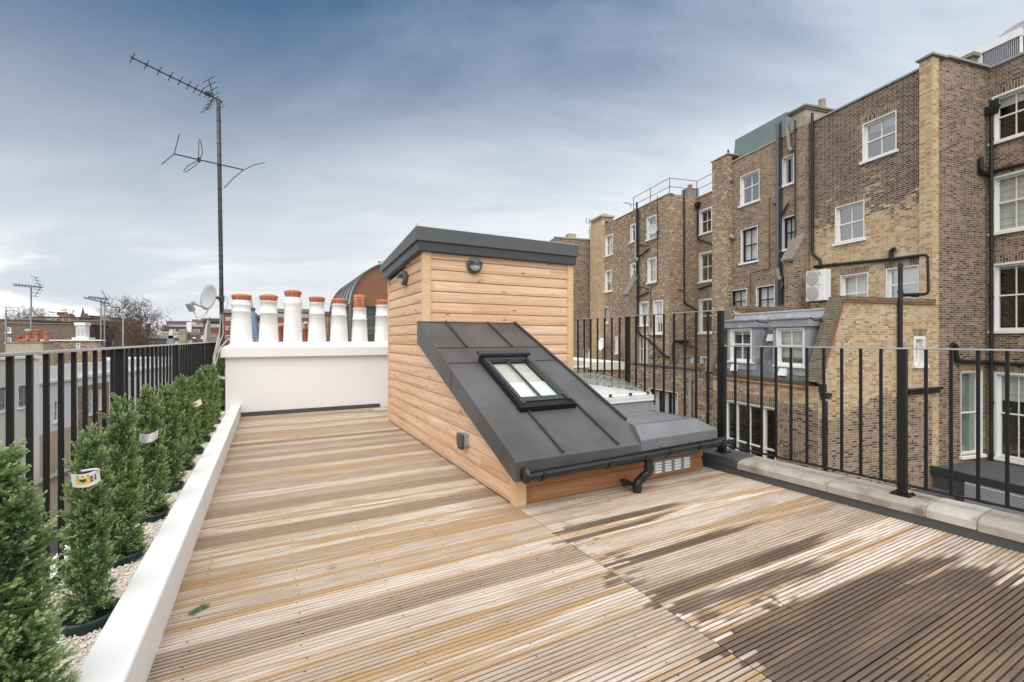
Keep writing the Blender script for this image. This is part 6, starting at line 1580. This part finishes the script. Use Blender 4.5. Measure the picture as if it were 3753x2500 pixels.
# white box bay and small bay
bx = thing('bay_window', 'white boxed bay window on the side of the brown brick house', 'bay window', (n1, t + 1, on_t(290, 1250, t).z), fr=G)
a, b = on_t(284, 1200, t - .2), on_t(317, 1234, t - .2)
mb = MB(); mb.box(a.x, b.x, t - .5, t + .4, b.z - .1, a.z + .2); mb.build('casing', M['white_stone'], bx); MB().box(a.x - .1, b.x + .1, t - .65, t + .5, a.z + .2, a.z + .55).build('fascia', M['white_paint'], bx, bevel=.03); MB().box(a.x - .25, b.x + .5, t - .8, t + .5, b.z - .5, b.z - .102).build('balcony', M['white_stone'], bx, bevel=.03)
f_ = fy(t - .53); w_ = (b.x - a.x)
for k in range(2): MB().fbox(f_, a.x + w_ * (.08 + .47 * k), a.x + w_ * (.45 + .47 * k), b.z + .1, a.z - .02, 0, .02).build('pane', M['glass_sky'], bx)
o, t2, m0_, m1_, z2 = face_box('brick_house', 'tall dark brick house side with narrow window, left of the twin aerial poles', 'house', 272, 378, 1177, 62, 14, 'brick_far', [(317, 330, 1205, 1223), (353, 358, 1204, 1217, dict(cols=1))], cap='cement', cap_h=.1)
mb = MB(); nq = m1_ + .12
for k in range(7): mb.tube([(nq, t2 + 1.2 + k * 1.9, z2 - .8), (nq, t2 + 1.2 + k * 1.9, ZS)], .09, 6)
mb.build('downpipe', M['pipe_iron'], o)
for k in range(6): MB().box(nq - .1, nq + .02, t2 + 1.7 + k * 1.9, t2 + 2.7 + k * 1.9, z2 - 4.4, z2 - 2.6).build('window', M['glass_sky'], o)
face_box('brick_house', 'dark old brick house with flat parapet at the far left edge', 'house', -60, 118, 1172, 66, 9, 'brick_far', cap='cement', cap_h=.1)
o, t, n0, n1, zt = face_box('brick_house', 'dark terrace with a long row of red and cream chimney pots, behind the tall aerial', 'house', 110, 278, 1182, 75, 9, 'brick_far', cap='felt', cap_h=.1)
wall_ = MB().box(n0 + .5, n1, t + 2.0, t + 3.2, zt - .2, on_t(150, 1180, t).z).build('chimney', M['brick_far'], o)
for k, (u, c_) in enumerate([(121, 0), (130, 0), (139, 0), (149, 0), (167, 0), (176, 1), (185, 1), (205, 1), (212, 0), (220, 0), (230, 1), (247, 0), (256, 1), (264, 0)]):
    p = on_t(u, 1180, t + 2.6); MB().lathe([(.17, -.2), (.15, .42), (.2, .46), (.17, .5), (.001, .45)], p, 10).build('chimney_pot', M['clay_cream' if c_ else 'terracotta'], wall_)
o, t, n0, n1, zt = face_box('brick_terrace', 'far dark roofs with rows of small red pots, left of the church spire', 'terrace', 118, 290, 1163, 110, 9, 'brick_far', cap='felt', cap_h=.15)
c2 = MB().box(on_t(205, 1150, t).x, on_t(247, 1150, t).x, t + 1, t + 3, zt, on_t(205, 1152, t).z).build('chimney', M['brick_far'], o)
for u in (212, 218, 224, 231, 238, 244, 252, 258, 264): MB().lathe([(.2, -.2), (.2, .5), (.28, .55), (.2, .6), (.001, .55)], on_t(u, 1153 if u < 247 else 1159, t + 2), 8).build('chimney_pot', M['terracotta_old'], c2)
o, t, n0, n1, zt = face_box('brick_house', 'far brick gable house with four squat pots under the church spire', 'house', 296, 328, 1157, 120, 9, 'brick_far', cap='felt', cap_h=.1)
for u in (311, 318): MB().lathe([(.25, -.1), (.22, .5), (.3, .6), (.001, .5)], on_t(u, 1157, t + 1), 8).build('chimney_pot', M['terracotta_old'], o)
face_box('brick_house', 'far low house with pale blue gable behind the twin aerials', 'house', 328, 348, 1161, 125, 8, 'lav_wall'); face_box('brick_terrace', 'far dark terrace under the row of dark pots, right of the church spire', 'terrace', 346, 372, 1164, 126, 8, 'brick_far')
face_box('brick_house', 'far brown gable end between twin aerials and big bare tree', 'house', 372, 412, 1163, 95, 9, 'brick_tan')
b = Vector(G.at(304, 1165, 260)); sp = thing('church_spire', 'slender dark church spire on the far skyline', 'church spire', (b.x, b.y, ZS), fr=G)
MB().box(b.x - 1.3, b.x + 1.3, b.y - 1.3, b.y + 1.3, ZS, b.z - .5).build('tower', M['brick_far'], sp); MB().lathe([(1.35, -.5), (.001, 6.4)], b, 8, smooth=False).build('spire', M['felt'], sp)
# white balustraded house and neighbours beyond the trees
o, t, n0, n1, zt = face_box('balustraded_house', 'cream house with balustrade and pyramid roofs beyond the bare trees', 'house', 522, 672, 1240, 70, 10, 'brick_far', [(546, 564, 1248, 1264), (637, 653, 1249, 1258)])
a = on_t(522, 1218, t + 4); b = on_t(672, 1218, t + 4); z1 = on_t(540, 1216, t + 4).z
ub = MB().box(a.x, b.x, t + 4, t + 9, zt - 1, z1 - .62).build('upper_wall', M['cream_wall'], o)
mb = MB(); mb.box(a.x + 1, b.x, t + 3.95, t + 4.3, z1 - .16, z1); 
k = 0; x = a.x + 1.1
while x < b.x - .1: mb.tube([(x, t + 4.1, z1 - .62), (x, t + 4.1, z1 - .4), (x, t + 4.1, z1 - .16)], [.05, .09, .05], 6); x += .27
mb.build('balustrade', M['cream_wall'], ub)
mb = MB()
for u in (526, 581, 627, 662): p = on_t(u, 1218, t + 4); mb.box(p.x - .22, p.x + .22, t + 3.9, t + 4.35, z1 - 1.0, z1 + .35)
p = on_t(526, 1210, t + 4); mb.lathe([(.3, 0), (.35, .5), (.22, .9), (.25, 1.3), (.001, 1.35)], (p.x, t + 4.1, z1 + .3), 10); mb.build('pier', M['cream_wall'], ub)
def pyramid(root, u0, u1, uv, vt, vb, t, dep, mat='slate'):
    a, b, c = on_t(u0, vb, t), on_t(u1, vb, t), on_t(uv, vt, t + dep / 2)
    mb = MB(); A = [a, b, Vector((b.x, t + dep, b.z)), Vector((a.x, t + dep, a.z))]
    for i in range(4): mb.face([A[i], A[(i + 1) % 4], c])
    mb.build('hipped_roof', M[mat], root)
pyramid(o, 522, 622, 573, 1226, 1241, t - .2, 6); pyramid(o, 622, 674, 655, 1231, 1241, t - .2, 5)
cs_ = thing('chimney_stack', 'little square chimney with black cowl in front of the balustraded house', 'chimney stack', on_t(622, 1262, t - 8), fr=G)
p = on_t(622, 1262, t - 8); MB().box(p.x - .35, p.x + .35, p.y, p.y + .7, p.z - 3, on_t(622, 1241, t - 8).z).build('stack', M['dish_grey'], cs_); MB().lathe([(.3, 0), (.3, .35), (.36, .36), (.001, .45)], (p.x, p.y + .35, on_t(622, 1241, t - 8).z), 10).build('cowl', M['hole'], cs_)
o, t, n0, n1, zt = face_box('brick_house', 'brick house with two gables and white lamp, right of the balustraded house', 'house', 672, 756, 1226, 66, 8, 'brick_far', [(690, 704, 1247, 1258), (737, 745, 1230, 1240)])
for (u0, uv, u1, vt) in ((672, 679, 700, 1216), (718, 745, 758, 1218)):
    a, c, b = on_t(u0, 1227, t), on_t(uv, vt, t), on_t(u1, 1227, t); MB().prism([(a.x, a.z), (b.x, b.z), (c.x, c.z)], lambda p, q, c_: (p, c_, q), t, t + 7).build('gable', M['brick_far'], o)
p = on_t(667, 1215, t - 1); MB().box(p.x - .4, p.x + .4, t - 1, t - .2, p.z - 2.5, p.z + .3).build('chimney', M['stucco'], o); p = on_t(712, 1241, t - .1); MB().lathe([(.2, 0), (.18, .15), (.001, .2)], p, 10).build('lamp', M['white_stone'], o)
o, t, n0, n1, zt = face_box('mansard_house', 'black mansard house with white dormer windows, left of the red brick block', 'house', 606, 750, 1198, 95, 9, 'felt', [(628, 645, 1207, 1216, {}), (663, 678, 1207, 1217, {}), (708, 731, 1207, 1219, dict(cols=3))], cap='dish_grey', cap_h=.4)
MB().box(on_t(693, 1190, t).x - .3, on_t(693, 1190, t).x + .6, t - .5, t + 2, zt - 2, zt + 1.0).build('chimney', M['white_stone'], o); MB().box(on_t(604, 1198, t).x - .3, on_t(604, 1198, t).x + .2, t - .5, t + 9, ZS, zt + .3).build('party_wall', M['brick_red'], o)
face_box('brick_terrace', 'hazy far roofs and chimneys between the second bare tree and the dish', 'terrace', 612, 682, 1180, 170, 9, 'brick_far', cap='cement', cap_h=.4)
face_box('brick_terrace', 'far brown terrace with chimneys behind the black mansard', 'terrace', 690, 760, 1184, 150, 9, 'brick_tan', cap='brick_far', cap_h=1.2, cap_out=-.8)
# modern red brick block, seen left of and between the white pots
def modern(label, u0, u1, vt, d, rows, cap):
    wins = []
    o, t, n0, n1, zt = face_box('red_brick_block', label, 'block of flats', u0, u1, vt, d, 14, 'brick_red', [], cap=cap, cap_out=.3, cap_h=.7)
    for (v0, v1) in rows:
        a, b = on_t(u0 + 8, v0, t), on_t(u1 - 4, v1, t)
        MB().box(a.x, b.x, t - .06, t - .005, b.z, a.z).build('window_band', M['dish_grey'], o)
        k = max(3, int((b.x - a.x) / 1.3)); w = (b.x - a.x) / k
        for i in range(k): MB().box(a.x + w * (i + .08), a.x + w * (i + .92), t - .09, t - .062, b.z + .15, a.z - .15).build('window', M['glass_sky' if (i * 7) % 3 else 'glass'], o)
    return o
modern('low red brick flats with window bands, behind the mast and the big dish', 745, 818, 1180, 90, [(1188, 1201), (1220, 1234)], 'felt'); modern('tall red brick tower of the flats between mast and first white pot', 818, 868, 1148, 84, [(1162, 1176), (1196, 1210), (1228, 1240)], 'cement')
modern('red brick block with grey roof band seen between the second and fourth white pots', 1005, 1165, 1146, 86, [(1149, 1165), (1184, 1205)], 'cement'); modern('low red brick block seen between the first two white pots', 925, 985, 1168, 92, [(1186, 1200), (1206, 1222)], 'felt'); modern('dark roofed block behind the reed screen', 1180, 1235, 1157, 80, [(1170, 1185)], 'felt')
# orange pot and white gable under the big tree
o, t, n0, n1, zt = face_box('street_cottage', 'small white gabled cottage with an orange pot at the foot of the big bare tree', 'house', 410, 438, 1242, 60, 6, 'white_stone'); pyramid(o, 408, 440, 424, 1238, 1243, t - .1, 5, 'felt'); p = on_t(443, 1262, t - 3); MB().lathe([(.35, -.4), (.32, .75), (.4, .8), (.001, .7)], p, 12).build('pot', M['terracotta'], o); MB().box(p.x - .9, p.x + 1.0, p.y - .5, p.y + .6, ZS, p.z - .2).build('chimney', M['cement'], o)

# ---- aerials
def yagi(label, u, vt, vb, d, u0, v0, u1, v1, r=.028, n=9, refl=True, el=.22, second=None):
    b = Vector(G.at(u, vb, d)); tp = Vector(G.at(u, vt, d)); t = thing('roof_aerial', label, 'aerial', b, fr=G)
    MB().tube([b, tp], r, 6).build('mast', M['alu'], t)
    def ant(u0, v0, u1, v1):
        p, q = Vector(G.at(u0, v0, d * .985)), Vector(G.at(u1, v1, d)); ax = (q - p).normalized(); s = ax.cross(Vector((0, 0, 1))).normalized(); up = Vector((0, 0, 1))
        mb = MB(); mb.tube([p, q], r * .55, 5)
        for k in range(n):
            c = p.lerp(q, k / (n - 1) * .85)
            for dv in (s * .8 + up * .5, s * .8 - up * .5): mb.tube([c - dv * el * .5, c + dv * el * .5], r * .35, 4)
        if refl:
            c = p.lerp(q, .9)
            for sg in (-1, 1):
                e = c + up * sg * el * 1.6 - ax * el * .8; mb.tube([c, e], r * .4, 4)
                for k in range(3): m_ = c.lerp(e, .3 + .33 * k); mb.tube([m_ - s * el, m_ + s * el], r * .3, 4)
        mb.build('antenna', M['alu_dark'], t)
    ant(u0, v0, u1, v1)
    if second: ant(*second)
    return t
yagi('tall roof aerial on a banded pole rising behind the orange pots', 114, 1053, 1210, 33, 53, 1044, 160, 1054, .05, 9, True, .45)
yagi('left pole of the twin aerials with antennas pointing left', 370, 1097, 1280, 38, 310, 1091, 398, 1113, .05, 9, False, .35)
yagi('right pole of the twin aerials beside the big bare tree', 383, 1108, 1280, 39, 326, 1089, 398, 1097, .05, 9, True, .4)
b = Vector(G.at(451, 1270, 45)); t = thing('pole', 'thin pale bare pole in front of the big bare tree', 'pole', b, fr=G); MB().tube([b, G.at(451, 1168, 45)], .055, 6).build('shaft', M['dish_grey'], t); MB().lathe([(.09, -.08), (.09, .08)], b + Vector((0, 0, .8)), 8).build('collar', M['alu'], t)
b = Vector(G.at(22, 1300, 34)); t = thing('roof_aerial', 'banded pole at the far left edge beside the four orange pots', 'aerial', b, fr=G); MB().tube([b, G.at(22, 1155, 34), G.at(22, 1128, 34)], [.055, .055, .02], 6).build('mast', M['alu'], t); MB().tube([G.at(13, 1127, 34), G.at(30, 1127, 34)], .02, 4).build('antenna', M['alu_dark'], t)
yagi('small aerial over the row of red and cream pots', 194, 1150, 1184, 74, 178, 1143, 204, 1147, .05, 6, False, .4)
yagi('tiny far aerial left of the church spire, higher one', 240, 1133, 1155, 108, 226, 1138, 246, 1135, .06, 5, False, .5); yagi('tiny far aerial nearest the church spire', 268, 1135, 1158, 108, 256, 1150, 277, 1137, .06, 5, False, .5)
b = Vector(G.at(536, 1215, 66)); t = thing('pole', 'short thin pole above the balustraded house', 'pole', b, fr=G); MB().tube([b, G.at(536, 1180, 66)], .05, 5).build('shaft', M['dish_grey'], t); MB().lathe([(.1, 0), (.1, .12)], G.at(536, 1180, 66), 6).build('tip', M['alu'], t)

# ---- bare winter trees
def bare_tree(label, u, d, vtop, hw, seed, mat='bark', N=900, trunk=.42, zc=.66, zr=.34, rmin=.016, low=.30, twigs=3, tl=.9):
    """crown grown by joining points in an ellipsoid to the nearest branch already there"""
    g = np.random.default_rng(seed); b = Vector(G.at(u, HZ, d)); b.z = ZS
    H = CAMH - (vtop - HZ) / FPX * d - ZS; rad = hw / FPX * d
    t = thing('bare_tree', label, 'tree', b, fr=G)
    c = np.array([b.x, b.y, ZS + H * zc]); R3 = np.array([rad, rad, H * zr])
    p = g.normal(size=(N, 3)); p /= np.linalg.norm(p, axis=1, keepdims=True); p *= (g.random((N, 1)) ** .42)
    lump = 1 + .13 * np.sin(3 * np.arctan2(p[:, 1], p[:, 0]) + seed) + .10 * np.sin(5 * p[:, 2] + seed * 2)
    P = c + p * R3 * lump[:, None]
    h0 = H * low
    nodes = [np.array([b.x + .02 * k, b.y, ZS + h0 * k / 5]) for k in range(6)]; par = [-1, 0, 1, 2, 3, 4]
    fork = nodes[-1]
    for k in range(5):                                 # a few main limbs
        a = k * 1.257 + g.random(); q = fork + np.array([math.cos(a) * rad * .34, math.sin(a) * rad * .34, (H * zc - h0) * (.75 + .4 * g.random())])
        last = 5
        for s_ in (.33, .66, 1.):
            w_ = fork + (q - fork) * s_ + g.normal(0, .12, 3) * s_; nodes.append(w_); par.append(last); last = len(nodes) - 1
    order = np.argsort(np.linalg.norm((P - fork) / R3, axis=1))
    arr = np.empty((len(nodes) + N, 3)); arr[:len(nodes)] = nodes; n = len(nodes)
    for i in order:
        q = P[i]; dd = np.linalg.norm(arr[5:n] - q, axis=1) + .55 * np.maximum(0, arr[5:n, 2] - q[2])
        k = 5 + int(np.argmin(dd)); arr[n] = arr[k] + (q - arr[k]) * .92; par.append(k); n += 1
    kids = np.zeros(n)
    for i in range(n - 1, 0, -1): kids[par[i]] += kids[i] + 1
    r = np.minimum(trunk, np.maximum(rmin, rmin * .8 * (kids + 1) ** .47)); r[:6] = np.maximum(r[:6], trunk * np.linspace(1, .8, 6))
    tr, tw = MB(), MB()
    for i in range(1, n):
        k = par[i]; a, q = Vector(arr[k]), Vector(arr[i]); m_ = a.lerp(q, .5) + Vector(g.normal(0, .05, 3)) * (q - a).length
        (tr if i < 6 else tw).tube([a, m_, q], [min(r[k], r[i] * 1.25), r[i] * 1.1, r[i]], 6 if r[i] > .08 else 3, cap=False)
        if kids[i] < 3:
            o_ = (q - a).normalized()
            for w_ in range(twigs):
                e = (o_ + Vector(g.normal(0, .55, 3)) + Vector((0, 0, .2))).normalized() * tl * g.uniform(.5, 1.2); s_ = a.lerp(q, g.uniform(.3, 1.))
                tw.tube([s_, s_ + e * .5 + Vector(g.normal(0, .05, 3)), s_ + e], [rmin, rmin * .9, rmin * .6], 3, cap=False)
    tr.build('trunk', M[mat], t, uv=False); tw.build('crown', M[mat], t, uv=False)
bare_tree('big bare plane tree rising above the roofs left of the satellite dish', 452, 58, 1078, 66, 3, N=1000)
bare_tree('second half of the bare plane group, leaning over the cream house', 515, 61, 1093, 58, 9, N=850)
bare_tree('smaller pollarded bare tree behind the balustraded house', 590, 78, 1138, 36, 21, N=300, trunk=.5, twigs=2, zc=.68, zr=.30, rmin=.022, tl=1.4)
bare_tree('rusty twiggy shrubby tree at the foot of the big bare tree', 480, 56, 1172, 42, 14, 'bark_warm', N=900, trunk=.2, zc=.55, zr=.45, low=.12, twigs=4)
bare_tree('rusty thicket tree left of the cream balustraded house', 515, 57, 1178, 34, 31, 'bark_warm', N=800, trunk=.2, zc=.52, zr=.46, low=.12, twigs=4)
bare_tree('far hazy bare tree left of the tall aerial pole', 65, 150, 1126, 40, 5, N=600, trunk=.6, rmin=.03, tl=1.6); bare_tree('far hazy bare tree right of the tall aerial pole', 124, 150, 1124, 32, 6, N=600, trunk=.6, rmin=.03, tl=1.6); bare_tree('low far bare tree at the right end of the hazy trees', 158, 155, 1139, 20, 8, N=350, trunk=.5, rmin=.03, tl=1.4)
# low wall of the front areas, opposite the lavender house
MB().box(-17.2, -16.8, 20, 60, ZS, -6.4).build('wall', M['tan_wall'], aw); MB().box(-17.3, -16.7, 20, 60, -6.398, -6.2).build('coping', M['cement'], aw)

# ================================================================ sky, sun and camera
w = bpy.data.worlds.new('World'); sc.world = w; w.use_nodes = True
class WT(NT):
    def __init__(s): s.t = w.node_tree
T = WT(); bg = w.node_tree.nodes['Background']; bg.inputs['Strength'].default_value = .1
sky = T.n('TexSky'); sky.sky_type = 'NISHITA'; sky.sun_disc = False; sky.sun_elevation = R(42); sky.sun_rotation = R(238); sky.air_density = 1.0; sky.dust_density = 1.5
gen = T.n('TexCoord').outputs['Generated']
nx_, ny_, nz_ = T.sep(gen)
zc = T.math('MAXIMUM', nz_, 0.)
k = T.math('ADD', zc, .16)
px_, py_ = T.math('DIVIDE', nx_, k), T.math('DIVIDE', ny_, k)
ra, rb = math.cos(R(28)), math.sin(R(28))
qx_ = T.math('ADD', T.math('MULTIPLY', px_, ra), T.math('MULTIPLY', py_, -rb)); qy_ = T.math('ADD', T.math('MULTIPLY', px_, rb), T.math('MULTIPLY', py_, ra))
n1 = T.noise(T.comb(T.math('MULTIPLY', qx_, .62), T.math('MULTIPLY', qy_, .95), 1.3), 1.25, 8, .58, .5)
n2 = T.noise(T.comb(T.math('MULTIPLY', qx_, .9), T.math('MULTIPLY', qy_, 2.3), 5.1), 1.2, 7, .60, .7)
n3 = T.noise(T.comb(T.math('MULTIPLY', qx_, .18), T.math('MULTIPLY', qy_, .5), 9.), 1., 4, .5)
# cloud cover thickens to the right of the view and towards the horizon
right = T.math('ADD', T.math('MULTIPLY', nx_, .80), T.math('MULTIPLY', ny_, -.28))
cov = T.math('ADD', T.math('MULTIPLY', T.math('SUBTRACT', n1, .5), .80), T.math('MULTIPLY', T.math('SUBTRACT', n2, .5), .20))
cov = T.math('ADD', cov, T.math('ADD', T.math('MULTIPLY', right, .62), T.math('SUBTRACT', .92, T.math('MULTIPLY', zc, 1.15))))
cov = T.math('ADD', cov, T.math('MULTIPLY', T.math('LESS_THAN', ny_, -.05), .0))
m_ = T.step(cov, .12, 1.05)
blue = T.mix(1., sky.outputs[0], (.62, .66, .72), 'MULTIPLY')
deep = T.mix(T.step(zc, .10, .60), (5.0, 5.4, 5.9), (.48, 1.12, 2.15))
base = T.mix(.88, blue, deep)
lit = T.mix(T.step(zc, .06, .56), (7.5, 7.5, 7.5), (5.0, 5.65, 6.4))
shade = T.mix(T.step(zc, .06, .56), (6.8, 6.9, 7.05), (4.0, 4.7, 5.6))
cl = T.mix(T.step(T.math('ADD', T.math('MULTIPLY', n2, .55), T.math('MULTIPLY', n1, .45)), .38, .62), shade, lit)
col = T.mix(m_, base, cl)
# thin grey bars low over the horizon, bright gap to the left
bar = T.math('MULTIPLY', T.step(n2, .50, .64), T.math('SUBTRACT', 1., T.step(zc, .10, .34)))
col = T.mix(T.math('MULTIPLY', bar, .45), col, (5.4, 5.65, 6.05))
gl = T.math('ADD', T.math('MULTIPLY', nx_, -.40), T.math('MULTIPLY', ny_, .86))
glow = T.math('MULTIPLY', T.math('MULTIPLY', T.step(gl, .82, .97), T.math('SUBTRACT', 1., T.step(T.math('ABSOLUTE', T.math('SUBTRACT', zc, .075)), .0, .13))), T.step(n1, .40, .62))
col = T.mix(T.math('MULTIPLY', glow, .95), col, (9.4, 9.1, 8.6))
col = T.mix(T.step(nz_, .60, .80), col, (8.6, 8.6, 8.8))  # unseen zenith greyed to keep blue light off white tops
# unseen sky behind and beside the camera, brightened to add fill light
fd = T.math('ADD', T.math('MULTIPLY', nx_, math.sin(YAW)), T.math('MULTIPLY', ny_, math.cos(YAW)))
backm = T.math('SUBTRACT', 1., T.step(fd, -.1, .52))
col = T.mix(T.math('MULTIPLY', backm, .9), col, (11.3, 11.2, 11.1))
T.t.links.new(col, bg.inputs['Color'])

sun = bpy.data.lights.new('sun', 'SUN'); sun.energy = 1.5; sun.angle = R(60); sun.color = (1., .98, .95)
so = bpy.data.objects.new('sun', sun); COL.objects.link(so)
sd = Vector((-.42, -.62, .95)); so.rotation_euler = sd.to_track_quat('Z', 'Y').to_euler(); so.location = (-8, -6, 12)

cam = bpy.data.cameras.new('camera'); cam.sensor_width = 36; cam.lens = FPX / 3753 * 36; cam.shift_y = -(1250 - HZ) / 3753; cam.clip_start = .05; cam.clip_end = 3000
co = bpy.data.objects.new('camera', cam); COL.objects.link(co); co.location = (0, 0, CAMH); co.rotation_euler = (R(90), 0, -YAW)
sc.camera = co
sc.view_settings.view_transform = 'Standard'; sc.view_settings.look = 'None'; sc.view_settings.exposure = 0.45; sc.view_settings.gamma = 1.0
sc.render.resolution_x = 1024; sc.render.resolution_y = 682
sc.cycles.max_bounces = 8; sc.cycles.transparent_max_bounces = 16
sc.cycles.use_denoising = True
